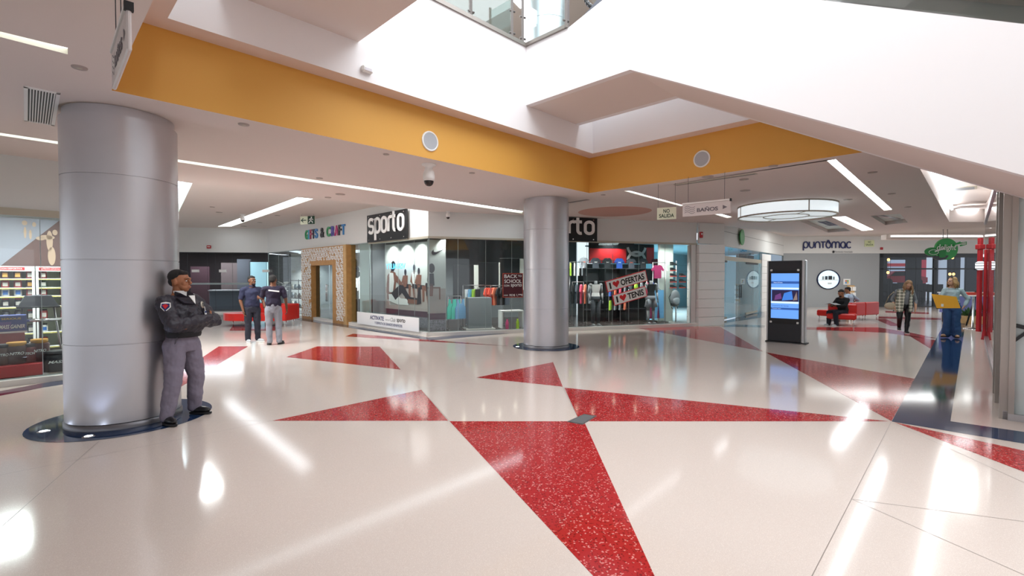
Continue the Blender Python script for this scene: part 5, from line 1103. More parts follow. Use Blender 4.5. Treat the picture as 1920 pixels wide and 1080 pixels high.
for i in range(4): area_light('shop_ceiling_lamp', Wp.pt(2 + i * 3.3, 3.4, -1.3), 1, 1.5, 25, (.95, 1, 1), (0, 0, Wp.rz))

# red gate posts with a lantern, white high tables
m_rp = mat('gate_red', 'b01a22', .4)
Yr = 14.6; p = atY(1836, 560, Yr); t = thing('gate_post', 'tall red gate post with a bracket at the walkway edge', 'post', (p.x, Yr, 0)); zt = atY(1838, 446, Yr).z
MB().bx(-.05, .05, -.05, .05, 0, zt, bev=.01).build('post', m_rp, t); MB().bx(-.1, .1, -.08, .08, zt - .35, zt - .2, bev=.02).build('capital', m_rp, t); MB().bx(-.16, -.04, -.02, .02, 1.88, 1.93).build('bracket', m_black, t)
p2 = atY(1833, 499, Yr - .1); t = thing('lantern', 'white round lantern on the red gate post', 'lantern', (p2.x - .02, Yr - .2, p2.z)); MB().lathe([(.05, -.12), (.11, -.08), (.11, .1), (.05, .14)], 18).build('shade', emit('lantern_white', 'e8eaee', .7), t); b = MB(); [b.lathe([(.113, z), (.118, z + .01), (.113, z + .02)], 18) for z in (-.09, 0, .08)]; b.build('cage', m_black, t)
Yr = 9.9; p = atY(1843.5, 600, Yr)
t = thing('gate_post', 'slim red post with a curled foot beside the walkway glass', 'post', (p.x - .02, 12.0, 0)); MB().bx(-.03, .03, -.03, .03, 0, 2.4, bev=.01).build('post', m_rp, t); MB().lathe([(.0, 0), (.07, 0), (.055, .06), (.03, .3)], 16).build('foot', m_rp, t)
t.location = (atY(1846, 600, 12.7).x, 12.7, 0)
Yt = 15.3; p = atY(1825, 553, Yt); t = thing('high_table', 'high white topped table on a slim steel pedestal by the gate post', 'table', (p.x, Yt, 0)); z = p.z; b = MB(); b.cyl((0, 0, z - .04), (0, 0, z), .42, n=32); b.build('table_top', m_whitep, t); MB().lathe([(0, 0), (.26, 0), (.24, .02), (.03, .05), (.03, z - .04)], 20).build('pedestal', m_chrome, t)
for dx_, c, h, lab in ((-.2, 'c0392b', .09, 'red tray on the high white table'), (.12, 'a08060', .06, 'brown box on the high white table')):
    q = thing('tray', lab, 'tray', (p.x + dx_, Yt - .1, z)); MB().bx(-.12, .12, -.08, .08, 0, h, bev=.01).build('body', mat('tray' + c, c, .5), q)
Yt = 17.5; p0 = atY(1800, 560, Yt); t = thing('bar_counter', 'blue violet fronted counter with pale top behind the women', 'counter', (p0.x, Yt, 0)); z = atY(1820, 548, Yt).z
b = MB(); b.bx(-.3, 1.1, 0, .5, .35, z - .04); b.build('front', mat('violet_front', '7f86c8', .5), t); MB().bx(-.35, 1.15, -.05, .55, z - .04, z).build('counter_top', m_whitep, t); MB().bx(-.25, 1.05, .05, .45, 0, .35).build('plinth', m_dkgrey, t)
t = thing('wooden_crate', 'wooden crate with a green plant at the counter foot', 'crate', (p0.x - .05, Yt - .45, 0)); MB().bx(-.3, .3, -.2, .2, 0, .28, bev=.01).build('box', m_wood2, t); b = MB(); rnd = random.Random(9)
for i in range(40): a = rnd.random() * 6.28; e = rnd.random() * .8 + .3; d_ = V((cos(a) * .2, sin(a) * .14, .35 * e)); p_ = V((rnd.uniform(-.2, .2), rnd.uniform(-.1, .1), .26)); sd = V((-sin(a), cos(a), 0)) * .03; b.add([p_, p_ + d_ * .5 + sd, p_ + d_, p_ + d_ * .5 - sd], [(0, 1, 2, 3)])
b.build('leaves', mat('plant_green', '3c6a38', .6), t)
t = thing('easel', 'dark wooden A-frame easel beside the high white table', 'easel', (atY(1836, 600, 15.9).x, 15.9, 0))
for x in (-.22, .22): b = MB(); b.tube([(x, 0, 0), (x * .3, .08, 1.2)], .025, 6); b.build('leg', m_blackink, t)
b = MB(); b.tube([(0, .45, 0), (0, .1, 1.2)], .025, 6); b.build('rear_leg', m_blackink, t); b = MB(); b.tube([(-.14, .02, .55), (.14, .02, .55)], .02, 6); b.build('crossbar', m_blackink, t)
# ================================================================ free standing and hanging things in the hall
# touch screen kiosk
ka = fl(1437, 640); kb = fl(1509, 646); wk = Wall(ka, kb)
t = thing('information_kiosk', 'tall black touch screen kiosk with pale metal side edges', 'kiosk', wk.pt(0), wk.rz); L = wk.L; H = 2.08; D_ = .24
MB().bx(.03, L - .05, 0, D_, .03, H, bev=.01).build('body', mat('kiosk_black', '17151c', .35, noise=.3, nscale=120), t)
MB().bx(0, .035, -.02, D_ * .5, .03, H, bev=.008).build('side_edge', m_chrome if 0 else mat('kiosk_silver', 'b9b6b6', .3, .7), t); MB().bx(L - .09, L, -.02, D_ * .8, .02, H + .01, bev=.02).build('side_edge', mat('kiosk_silver', 'b9b6b6', .3, .7), t)
MB().bx(-.02, L + .03, -.04, D_ + .05, 0, .025).build('base_plate', m_dkgrey, t); MB().bx(.06, L - .11, -.012, 0, .48, 1.83, bev=.002).build('screen_frame', m_blackink, t)
s = MB().bx(.10, L - .14, -.016, -.012, .62, 1.76).build('screen', emit('screen_blue', '5f93dc', .85), t)
W0_ = .10; W1_ = L - .14
for z0, z1, c, e in ((1.50, 1.56, '2a5298', .7), (1.36, 1.40, 'c4d8ee', .85), (1.00, 1.05, 'c4d8ee', .85), (.84, .89, '2a5298', .7)):
    MB().bx(W0_, W1_, -.018, -.016, z0, z1).build('screen_bar', emit('scr' + c, c, e), s)
b = MB(); b.bx(W0_ + .02, W1_ - .005, -.018, -.016, 1.05, 1.34, 0)
b.poly([(W0_ + .25, -.019, 1.07), (W0_ + .5, -.019, 1.10), (W0_ + .47, -.019, 1.32), (W0_ + .3, -.019, 1.26)], 1); b.poly([(W0_ + .08, -.019, 1.08), (W0_ + .25, -.019, 1.12), (W0_ + .22, -.019, 1.26), (W0_ + .1, -.019, 1.2)], 2); b.poly([(W0_ + .5, -.019, 1.08), (W1_ - .03, -.019, 1.1), (W1_ - .05, -.019, 1.3)], 3)
b.build('screen_photo', [emit('scr_dark', '2a2348', .5), emit('scr_mid', '3a74c8', .8), emit('scr_vio', '6a3f7c', .6), emit('scr_tan', '8c7a74', .6)], s)
txt('News & Events', 'screen_text', emit('scr_text', 'c8dcf4', .8), s, W0_ + .06, -.019, 1.53, .03, .2, .001, align='LEFT'); txt('Directorio de tiendas', 'screen_text', m_ink, s, W0_ + .03, -.019, .94, .03, .38, .001, align='LEFT'); txt('Toque aqui', 'screen_text', emit('scr_text', 'c8dcf4', .8), s, W0_ + .03, -.019, .865, .025, .2, .001, align='LEFT')
for x, z in ((.10, 1.84), (L - .16, 1.84), (.10, .52), (L - .16, .52)): MB().bx(x - .025, x + .025, -.03, 0, z - .025, z + .025, bev=.008).build('glass_clamp', m_whitep, t)

# round drum lamp
c = V((7.12, 12.45, 0)); zb, r = 3.22, 1.13
t = thing('drum_lamp', 'large round white drum lamp fixed to the lower ceiling', 'ceiling lamp', (c.x, c.y, zb)); h = ZC - zb
m_drum = mat('drum_shade', 'eef4f6', .6, emis='e6f1f6', estr=.55)
MB().lathe([(r, .01), (r, h - .01)], 64).build('side_shade', m_drum, t); MB().lathe([(0, .03), (r - .01, .03)], 64).build('bottom_shade', mat('drum_shade_low', 'e6eef0', .6, emis='dcebf0', estr=.45), t)
b = MB(); b.lathe([(r - .03, 0), (r + .012, 0), (r + .012, .03), (r - .03, .03), (r - .03, 0)], 64); b.lathe([(r + .002, h - .03), (r + .014, h - .03), (r + .014, h - .001), (r + .002, h - .001)], 64); b.build('metal_rim', mat('lamp_rim', 'b5aa9d', .4, .4), t)
MB().lathe([(r * .45, .012), (r * .47, .012), (r * .47, .028), (r * .45, .028), (r * .45, .012)], 48).build('inner_ring', mat('lamp_rim', 'b5aa9d', .4, .4), t)
for a in (R(265), R(85), R(175), R(355)):
    b = MB(); b.cyl((r * cos(a), r * sin(a), .02), (r * cos(a), r * sin(a), h - .02), .014, n=8); b.box(((r * .735) * cos(a), (r * .735) * sin(a), .02), (r * .53, .02, .014), rz=a); b.build('spoke', mat('lamp_rim', 'b5aa9d', .4, .4), t)

# hanging signs
def cables(b, xs, z0, z1, y=0): [b.tube([(x, y, z0), (x, y, z1)], .003, 5) for x in xs]
p = atY(1232, 390, 9.6); q = atY(1268, 388, 9.45); w = Wall(p, q); zt = p.z; zb = atY(1232, 412, 9.6).z
t = thing('hanging_sign', 'small white NO SALIDA sign hanging on two wires beneath the yellow band', 'sign', (p.x, p.y, zb), w.rz); MB().bx(0, w.L, 0, .012, 0, zt - zb).build('board', mat('sign_cream', 'e4ead2', .5), t)
dg_ = mat('dark_green', '14402c', .5); txt('NO', 'lettering', dg_, t, w.L * .5, -.002, (zt - zb) * .70, .075, .12, .002, .02); txt('SALIDA', 'lettering', dg_, t, w.L * .5, -.002, (zt - zb) * .30, .075, w.L * .78, .002, .02)
for x in (.02, w.L - .02): b = MB(); b.tube([(x, .005, zt - zb), (x, .005, ZC - zb)], .003, 5); b.build('wire', m_dkgrey, t)
def banos(p, q, zb, zt, ztop, label, xs):
    w = Wall(p, q); t = thing('hanging_sign', label, 'sign', (p.x, p.y, zb), w.rz); H = zt - zb
    MB().bx(0, w.L, -.012, .012, 0, H, bev=.008).build('board', mat('sign_pale', 'd4cdcc', .35), t); MB().bx(0, w.L, -.02, .02, H, H + .025).build('top_bar', m_whitep, t); MB().bx(w.L - .02, w.L + .005, -.022, .022, H - .02, H + .03).build('end_cap', m_blackink, t)
    m = mat('sign_grey_ink', '6f6a70', .5)
    for sd in (-1, 1):
        o = txt('BAÑOS', 'lettering', m, t, 0, -.014, 0, .085, .37, .003, .03)
        if sd == -1: o.location = (w.L * .53, 0, H * .48)
        else: o.location = (w.L * .47, 0, H * .48); o.rotation_euler = (0, 0, pi)
    MB().poly([(w.L * .84, -.014, H * .35), (w.L * .93, -.014, H * .5), (w.L * .84, -.014, H * .68)]).build('arrow', m, t)
    for i in range(4): b = MB(); ribbon(b, [(w.L * (.05 + .22 * k / 8) , H * (.30 + .15 * i) + .02 * sin(k * .8)) for k in range(9)], .008, -.0125, .002); b.build('wave_mark', m, t)
    for x in xs: b = MB(); b.tube([(x * w.L, 0, H + .02), (x * w.L, 0, ztop - zb)], .003, 5); b.build('wire', m_dkgrey, t)
p = atY(1280, 384, 8.95); q = atY(1371, 372, 8.4)
banos(p, q, atY(1280, 407, 8.95).z, p.z, ZC, 'pale BAÑOS sign with arrow hanging on wires beside the NO SALIDA sign', (.12, .87))
p = V((-2.14, 2.70, 0)); q = V((-2.70, 3.27, 0)); banos(q, p, 2.93, 3.17, ZL, 'sign seen almost edge-on, hanging by wires before the yellow band corner', (.2, .55))
p = atY(563, 406, 17.5); q = atY(590, 407, 17.3); w = Wall(p, q); zb = atY(563, 421, 17.5).z; H = p.z - zb
t = thing('hanging_sign', 'small green and white emergency exit sign with arrow and running figure', 'sign', (p.x, p.y, zb), w.rz); MB().bx(0, w.L, 0, .02, 0, H).build('board', mat('sign_cream', 'e4ead2', .5), t)
L = w.L; MB().bx(L * .52, L, -.003, 0, 0, H).build('green_field', dg_, t)
b = MB(); ribbon(b, [(L * .42, H * .5), (L * .1, H * .5)], H * .1, -.002, .003); ribbon(b, [(L * .22, H * .75), (L * .08, H * .5), (L * .22, H * .25)], H * .1, -.002, .003); b.build('arrow', dg_, t)
b = MB(); disc(b, L * .78, H * .82, .03, .03, 0, -.006); [ribbon(b, [(L * x, H * z) for x, z in g_], H * .09, -.004, .003) for g_ in ([(.76, .7), (.74, .42)], [(.74, .42), (.64, .3), (.6, .12)], [(.74, .42), (.84, .3), (.86, .12)], [(.62, .5), (.68, .66), (.84, .62), (.9, .5)])]; b.build('running_figure', m_whiteink, t)
for x in (.05, L - .05): b = MB(); b.tube([(x, .01, H), (x, .01, ZF - zb)], .004, 5); b.build('wire', m_dkgrey, t)

# ceiling and band fittings
def speaker(px, py, al_dir, label):
    if al_dir == 'A': w = Wall(ab(-9, 0, 0), ab(0, 0, 0))
    else: w = Wall(ab(0, 0, 0), ab(0, -9, 0))
    s_, z_ = w.sz(px, py); t = thing('wall_speaker', label, 'speaker', w.pt(s_, z_, 0), w.rz)
    b = MB(); b.lathe([(.155, 0), (.155, .015), (.135, .022), (.13, .012), (0, .012)], 36); o = b.build('rim', m_whitep, t); o.rotation_euler = (pi / 2, 0, 0)
    b = MB(); b.lathe([(.131, .014), (0, .018)], 32); o = b.build('grille', mat('speaker_grille', 'b8bcc2', .7, bump=.6, nscale=400), t); o.rotation_euler = (pi / 2, 0, 0)
speaker(806, 265, 'A', 'round white speaker on the longer yellow band above the dome camera'); speaker(1316, 298, 'B', 'round white speaker on the shorter yellow band above the BAÑOS sign')
def dome(px, py, z, sc, label):
    p = onz(px, py, z); t = thing('dome_camera', label, 'security camera', p); t.scale = (sc,) * 3
    MB().lathe([(0, 0), (.1, 0), (.1, -.015), (.06, -.035), (.05, -.06), (.075, -.11), (.085, -.16), (.08, -.24), (0, -.24)], 28).build('housing', m_whitep, t)
    b = MB(); b.ell((0, 0, -.24), (.07, .07, .075)); b.build('dome', mat('smoked_dome', '2b2422', .08), t)
dome(804, 308, ZC, 1.15, 'white ceiling dome camera with smoked lens below the yellow band'); dome(840, 396, ZC, .7, 'small ceiling dome camera left of the slim free column, near the sporto sign')
dome(455, 402, ZF, .9, 'small ceiling dome camera beside the wide bluish strip light')
t = thing('motion_sensor', 'small white box sensor on the upper white wall above the yellow band', 'sensor', (0, 0, 0)); w = Wall(ab(-9, -wl, 0), ab(2, -wl, 0)); s_, z_ = w.sz(686, 132); t.location = w.pt(s_, z_, 0); t.rotation_euler = (0, 0, w.rz)
MB().bx(-.08, .08, -.07, 0, -.045, .045, bev=.02).build('housing', m_whitep, t); MB().bx(-.05, .05, -.075, -.069, -.03, .01, bev=.004).build('lens', mat('sensor_lens', 'cfcbd2', .3), t)
# air grille
g = [onz(*q, ZC) for q in ((42, 157), (90, 165), (103, 236), (66, 232))]; c = sum(g, V()) / 4; ex = (g[1] - g[0]).normalized(); ang = atan2((g[3] - g[0]).y, (g[3] - g[0]).x)
t = thing('air_grille', 'white ceiling air grille with dark slots near the wide column', 'air vent', (c.x, c.y, ZC - .012), PB)
la, lb = 1.45, .26
b = MB(); b.bx(-la / 2, la / 2, -lb / 2, -lb / 2 + .03, 0, .012); b.bx(-la / 2, la / 2, lb / 2 - .03, lb / 2, 0, .012); b.bx(-la / 2, -la / 2 + .03, -lb / 2, lb / 2, 0, .012); b.bx(la / 2 - .03, la / 2, -lb / 2, lb / 2, 0, .012); b.build('frame', m_whitep, t)
MB().bx(-la / 2 + .03, la / 2 - .03, -lb / 2 + .03, lb / 2 - .03, .008, .011).build('slot_backing', m_blackink, t)
b = MB(); [b.bx(-la / 2 + .03, la / 2 - .03, -lb / 2 + .035 + i * .0215, -lb / 2 + .045 + i * .0215, 0, .009) for i in range(9)]; b.build('slats', m_whitep, t)
# small discs: sprinklers, detectors, downlights
def disc_c(px, py, z, r, m, label, name='ceiling_sensor', cat='ceiling fitting'):
    p = onz(px, py, z); t = thing(name, label, cat, p); MB().lathe([(0, -.012), (r, -.01), (r * 1.05, 0)], 24).build('cover', m, t); MB().lathe([(0, -.016), (r * .35, -.014), (r * .4, -.010)], 16).build('centre', m_beige, t)
m_spr = mat('sprinkler_cap', 'a79a94', .5)
SPR = [(149, 126, ZC, .055, 'round ceiling cap beyond the near strip light end'), (457, 233, ZC, .06, 'pale round ceiling cap below the longer yellow band'), (724, 289, ZC, .045, 'dark round ceiling cap left of the dome camera'), (885, 324, ZC, .05, 'round ceiling cap between dome camera and slim column'),
       (599, 334, ZC, .06, 'round ceiling cap near the long thin strip light'), (638, 364, ZC, .10, 'wide ceiling disc beyond the long thin strip light'), (615, 370, ZC, .07, 'smaller disc beside the wide ceiling disc'), (1131, 365, ZC, .05, 'round cap where the bands meet over the slim column'),
       (1397, 357, ZC, .10, 'wide ceiling disc behind the BAÑOS sign wires'), (1395, 336, ZC, .08, 'ceiling disc above the drum lamp, the nearer one'), (1450, 311, ZC, .07, 'ceiling disc close to the shorter yellow band'), (1636, 323, ZC, .07, 'ceiling cap beside the long strip light near the escalator'),
       (1672, 363, ZC, .07, 'ceiling cap past the end of the strip light near the escalator'), (1327, 331, ZC, .10, 'ceiling disc above the BAÑOS sign'), (1702, 388, ZC, .07, 'ceiling cap beyond the opened ceiling hatch'), (1590, 374, ZC, .09, 'ceiling disc beside the drum lamp'),
       (520, 404, ZF, .09, 'ceiling disc between strip light and exit sign'), (398, 388, ZF, .07, 'ceiling cap before the small dome camera'), (411, 398, ZF, .10, 'ceiling detector beside the small dome camera'), (457, 424, ZF, .12, 'ceiling disc above the dark glazed shop'), (487, 417, ZF, .09, 'ceiling disc behind the wide strip light'), (1100, 397, ZC, .62, None)]
for px, py, z, r, lab in SPR:
    if lab: disc_c(px, py, z, r, m_spr, lab)
t = thing('ceiling_disc', 'large pinkish round patch on the ceiling beside the slim free column', 'ceiling fitting', onz(1152, 397, ZC)); MB().lathe([(0, -.01), (1.0, -.008), (1.02, 0)], 48).build('cover', mat('pink_patch', 'c99b8d', .8), t)
# slot diffuser above the BAÑOS sign
g0, g1 = onz(1266, 347, ZC), onz(1418, 325, ZC); w = Wall(g0, g1); t = thing('slot_diffuser', 'long thin grey air slot in the ceiling above the BAÑOS sign', 'air vent', (g0.x, g0.y, ZC - .008), w.rz)
MB().bx(0, w.L, -.07, .07, 0, .008).build('frame', m_beige, t); MB().bx(.02, w.L - .02, -.03, .03, -.002, 0).build('slot', mat('slot_dark', '8b8480', .6), t)
g0, g1 = onz(1066, 380, ZC), onz(1103, 374, ZC); w = Wall(g0, g1); t = thing('slot_diffuser', 'short dark air slot in the ceiling behind the slim column', 'air vent', (g0.x, g0.y, ZC - .008), w.rz); MB().bx(0, w.L, -.05, .05, 0, .008).build('frame', mat('slot_dark', '8b8480', .6), t)
# fittings of the tall ceiling recess
for i, (px, py, lab) in enumerate(((1808, 353, 'square air grille in the raised ceiling recess, the nearer of two'), (1813, 388, 'square air grille in the raised ceiling recess, the farther one'))):
    p = onz(px, py, ZC + .55); t = thing('air_grille', lab, 'air vent', p + V((0, 0, -.015)), PA); MB().bx(-.3, .3, -.25, .25, 0, .015).build('frame', m_beige, t); MB().bx(-.25, .25, -.2, .2, -.004, 0).build('grid', m_grey, t)
for hq, lab in ((hatch1, 'open ceiling hatch with the reflection of the puntomac sign built as reversed letters'), (hatch2, 'open ceiling hatch showing pale duct behind, past the short strip light')):
    cz = sum(hq, V()) / 4; t = thing('ceiling_hatch', lab, 'ceiling hatch', (cz.x, cz.y, ZC + .12), 0); cq = [V((p.x - cz.x, p.y - cz.y, 0)) * .97 for p in hq]
    MB().prism(cq, (0, 0, 1), .01).build('panel', mat('hatch_pale', 'cfdcd8', .3), t)
    if hq is hatch1: o = txt('puntomac', 'lettering', m_ink, t, 0, 0, 0, .5, 1.9, .004); o.rotation_euler = (R(90), 0, PA); o.location = (0, 0, -.012); o.scale = (-1, 1, 1)  # the sign's reflection, laid in as flat navy letters
    else:
        b = MB(); b.cyl((-.8, -.4, .02), (.8, .7, .02), .07, n=14); b.build('duct', m_steel, t); MB().prism([p * .5 + V((-.3, .5, -.01)) for p in cq], (0, 0, 1), .005).build('dark_opening', m_blackink, t)
# floor hatch
q = [fl(*p_) for p_ in ((1063, 791.5), (1095, 777), (1119, 780.5), (1092, 797))]; t = thing('floor_hatch', 'small grey metal floor hatch where the red triangles meet', 'floor hatch', (q[0].x, q[0].y, .0022))
b = MB(); c = sum(q, V()) / 4; b.prism([p_ + V((0, 0, .0022)) for p_ in q], (0, 0, 1), .004); b.build('frame', m_steel, t, world=True); b = MB(); b.prism([c + (p_ - c) * .88 + V((0, 0, .0062)) for p_ in q], (0, 0, 1), .001); b.build('lid', mat('hatch_grey', '6e7072', .5, .3), t, world=True)

# sofas
m_sofa = mat('red_leather', 'cf2018', .35)
def legs(t, xs, ys, h=.2, r=.012):
    for x in xs:
        for y in ys: b = MB(); b.cyl((x, y, 0), (x, y, h), r); b.build('leg', m_chrome, t)
w = Wall(V((11.95, 17.55, 0)), V((14.45, 18.75, 0)))
for i in range(3):
    L = w.L / 3; t = thing('lounge_chair', ['red lounge chair module at the corner nearest the kiosk, back to the camera', 'middle red lounge chair module, back to the camera', 'red lounge chair module nearest the walking woman'][i], 'sofa', w.pt(i * L), w.rz)
    MB().bx(.005, L - .005, 0, .14, .20, .70, bev=.03).build('backrest', m_sofa, t); MB().bx(.005, L - .005, .14, .75, .20, .42, bev=.04).build('seat', m_sofa, t); legs(t, (.08, L - .08), (.06, .68))
p = V((11.55, 16.7, 0)); t = thing('lounge_chair', 'red lounge chair facing the kiosk, with the bearded man sitting on it', 'sofa', (11.45, 16.55, 0), w.rz + R(-62))
MB().bx(-.42, .42, .28, .42, .20, .72, bev=.03).build('backrest', m_sofa, t); MB().bx(-.42, .42, -.38, .28, .22, .42, bev=.04).build('seat', m_sofa, t); legs(t, (-.34, .34), (-.3, .34), .23)
# sofa behind the two men
p0 = atY(548, 600, 16.2); t = thing('lounge_sofa', 'curved red lounge sofa behind the two men in navy shirts', 'sofa', (-8.85, 16.5, 0), 0)
b = MB(); b.bx(-.2, 1.3, .3, .45, .2, .74, bev=.03); b.build('backrest', m_sofa, t)
b = MB(); pts = arc(-.1, -.05, .95, .6, 100, 250, 10) + [(1.14, -.6), (1.14, .3)]; b.prism([(x, y, .2) for x, y in pts], (0, 0, 1), .24); b.build('seat', m_sofa, t)
b = MB(); b.bx(1.16, 1.3, -.6, .3, .2, .74, bev=.03); b.build('armrest', m_sofa, t); legs(t, (-.6, .2, 1.2), (-.35, .2))
# ================================================================ people: each body is one continuous remeshed surface, clothes and hair are its children
def remesh(b, name, m, parent, vox, it=4, crumple=0., csize=.09):
    me = bpy.data.meshes.new(name); me.from_pydata([tuple(p) for p in b.v], [], b.f)
    bm = bmesh.new(); bm.from_mesh(me); bmesh.ops.remove_doubles(bm, verts=bm.verts, dist=1e-5); bmesh.ops.recalc_face_normals(bm, faces=bm.faces); bm.to_mesh(me); bm.free()
    o = bpy.data.objects.new(name, me); COL.objects.link(o)
    r = o.modifiers.new('r', 'REMESH'); r.mode = 'VOXEL'; r.voxel_size = vox; r.use_smooth_shade = True
    s = o.modifiers.new('s', 'SMOOTH'); s.factor = .5; s.iterations = it
    if crumple:
        tx = bpy.data.textures.new('crumple', 'CLOUDS'); tx.noise_scale = csize; tx.noise_depth = 2; d = o.modifiers.new('d', 'DISPLACE'); d.texture = tx; d.strength = crumple; d.mid_level = .5; d.texture_coords = 'LOCAL'
        s = o.modifiers.new('s2', 'SMOOTH'); s.factor = .5; s.iterations = 2
    dg = bpy.context.evaluated_depsgraph_get(); nm = bpy.data.meshes.new_from_object(o.evaluated_get(dg)); nm.name = name
    o.modifiers.clear(); o.data = nm; bpy.data.meshes.remove(me); nm.materials.clear(); nm.materials.append(m)
    nm.polygons.foreach_set('use_smooth', [True] * len(nm.polygons)); o.parent = parent; return o
def loft(b, secs, n=22):      # closed loft of ellipses (centre, rx, ry, yaw)
    rings = []
    for k, (c, rx_, ry_, yaw) in enumerate(secs):
        c = V(c); a = V(secs[max(k - 1, 0)][0]); e = V(secs[min(k + 1, len(secs) - 1)][0]); d = (e - a).normalized() if (e - a).length > 1e-6 else V((0, 0, 1))
        X = V((cos(yaw), sin(yaw), 0)); X = (X - d * X.dot(d)).normalized(); Y = d.cross(X)
        rings.append([c + X * rx_ * cos(2 * pi * i / n) + Y * ry_ * sin(2 * pi * i / n) for i in range(n)])
    vs_ = [p for r in rings for p in r]; fs = [list(range(n))[::-1], list(range((len(rings) - 1) * n, len(rings) * n))]
    for k in range(len(rings) - 1):
        for i in range(n): fs.append((k * n + i, k * n + (i + 1) % n, (k + 1) * n + (i + 1) % n, (k + 1) * n + i))
    b.add(vs_, fs)
def limb(b, pts, rs):
    pts = [V(p) for p in pts]
    for (p, r), (q, s) in zip(zip(pts, rs), list(zip(pts, rs))[1:]): b.cyl(p, q, r, s, 16)
    for p, r in zip(pts, rs): b.ell(p, (r, r, r), n=14, m=8)
def hand(b, wr, d, pn, sc=1., curl=.5, side=1):   # wrist, finger direction, palm normal, thumb side
    wr = V(wr); d = V(d).normalized(); pn = V(pn); pn = (pn - d * pn.dot(d)).normalized(); s = d.cross(pn) * side
    M = Matrix((s, d, pn)).transposed().to_4x4()
    b.ell(wr + d * .05 * sc, (.042 * sc, .052 * sc, .018 * sc), M=M)
    for k, (o, L) in enumerate(((-.030, .062), (-.010, .075), (.011, .078), (.032, .070))):
        p = wr + d * .088 * sc + s * o * sc; q = p + (d * cos(curl * .6) + pn * sin(curl * .6)) * L * .55 * sc; e = q + (d * cos(curl * 1.6) + pn * sin(curl * 1.6)) * L * .5 * sc
        limb(b, [p - d * .02, p, q, e], [.011 * sc, .0095 * sc, .009 * sc, .0075 * sc])
    p = wr + d * .03 * sc + s * .034 * sc; q = p + (d * .6 + s * .8) * .04 * sc; e = q + (d * .9 + s * .2 + pn * .3) * .035 * sc; limb(b, [p, q, e], [.013 * sc, .011 * sc, .009 * sc])
def head_blob(b, T, fem=False):
    def e(c, r): b.add(*_ell(c, r), M=T)
    e((0, .012, .02), (.074, .092, .098)); e((0, -.028, -.045), (.055, .058, .062)); e((0, -.045, -.082), (.032, .035, .026)); e((0, -.075, .028), (.052, .022, .016))
    e((.036, -.055, -.022), (.022, .024, .026)); e((-.036, -.055, -.022), (.022, .024, .026)); e((0, -.04, -.055), (.058, .046, .045))
    bb = MB(); bb.cyl((0, -.080, .022), (0, -.103, -.020), .009, .014, 12); bb.ell((0, -.096, -.022), (.018, .013, .010)); b.add(bb.v, bb.f, M=T)
    e((0, -.085, -.052), (.025, .015, .008)); e((0, -.084, -.065), (.022, .015, .008))
    for s in (-1, 1): e((s * .077, .012, -.008), (.010, .02, .032)); e((s * .074, .005, -.012), (.008, .014, .02))
def _ell(c, r): q = MB(); q.ell(c, r, n=20, m=14); return q.v, q.f
def euler(rx_=0, ry_=0, rz_=0): return Matrix.Rotation(rz_, 4, 'Z') @ Matrix.Rotation(ry_, 4, 'Y') @ Matrix.Rotation(rx_, 4, 'X')
def person(label, loc, rz, J, sk, vox=.006, scale=1.0, fem=False):
    """J: joints in the person's own frame (faces -y, left is +x). Returns root and body."""
    t = thing('person', label, 'person', loc, rz); t.scale = (scale,) * 3
    b = MB(); w = J.get('w', 1.0); P = {k: V(v) for k, v in J.items() if isinstance(v, (tuple, V)) and len(v) == 3}
    yaw = J.get('yaw', 0); py = J.get('pyaw', 0)
    mid = P['pel'].lerp(P['ch'], .5) + V(J.get('belly', (0, -.02, 0)))
    loft(b, [(P['pel'] + V((0, 0, -.10)), .11 * w, .09 * w, py), (P['pel'], .15 * w, .105 * w, py), (mid, .125 * w, .10 * w, (py + yaw) / 2), (P['ch'].lerp(mid, .35), .15 * w, .11 * w, yaw), (P['ch'], .12 * w, .075 * w, yaw), (P['neck'], .055, .055, yaw)])
    T = Matrix.Translation(P['head']) @ euler(J.get('nod', 0), J.get('tilt', 0), J.get('hyaw', 0)) @ Matrix.Scale(J.get('hs', 1.04), 4)
    b.cyl(P['ch'], P['head'] + V((0, .012, -.04)), .07 if not fem else .05, .062 if not fem else .046, 16); head_blob(b, T)
    for s, sd in (('r', -1), ('l', 1)):
        limb(b, [P['sh' + s], P['el' + s], P['wr' + s]], [.05 * w, .040, .027]); limb(b, [P['ch'].lerp(P['sh' + s], .4), P['sh' + s]], [.055, .05 * w])
        limb(b, [P['hip' + s], P['kn' + s], P['an' + s]], [.082 * w, .055, .036])
        hd = J.get('hd' + s, (0, 0, -1)); hn = J.get('hn' + s, (-sd, 0, 0)); hand(b, P['wr' + s], hd, hn, curl=J.get('curl' + s, .6), side=J.get('ts' + s, 1))
        f = V(J.get('ft' + s, (0, -1, 0))).normalized(); M = Matrix.Rotation(atan2(f.y, f.x) + pi / 2, 4, 'Z'); a = P['an' + s]
        b.ell(V((a.x, a.y, a.z - .045)) + f * .06, (.04, .11, .035), M=M)
    body = remesh(b, 'body', sk, t, vox)
    # face
    for s in (-1, 1):
        q = MB(); q.ell((s * .03, -.0765, .006), (.0115, .009, .0055)); ey = MB(); ey.add(q.v, q.f, 0, True, T); q = MB(); q.ell((s * .03, -.084, .006), (.005, .003, .005)); ey.add(q.v, q.f, 1, True, T); ey.build('eye', [m_whiteink, m_blackink], t)
        q = MB(); q.tube([(s * .014, -.094, .026), (s * .03, -.092, .030), (s * .048, -.082, .026)], .0035, 6); ey = MB(); ey.add(q.v, q.f, 0, False, T); ey.build('eyebrow', m_hairdk, t)
    q = MB(); q.ell((0, -.0915, -.058), (.021, .007, .006)); ey = MB(); ey.add(q.v, q.f, 0, True, T); ey.build('lips', J.get('lip', mat('lips', '8a4a42', .5)), t)
    return t, T, P, body
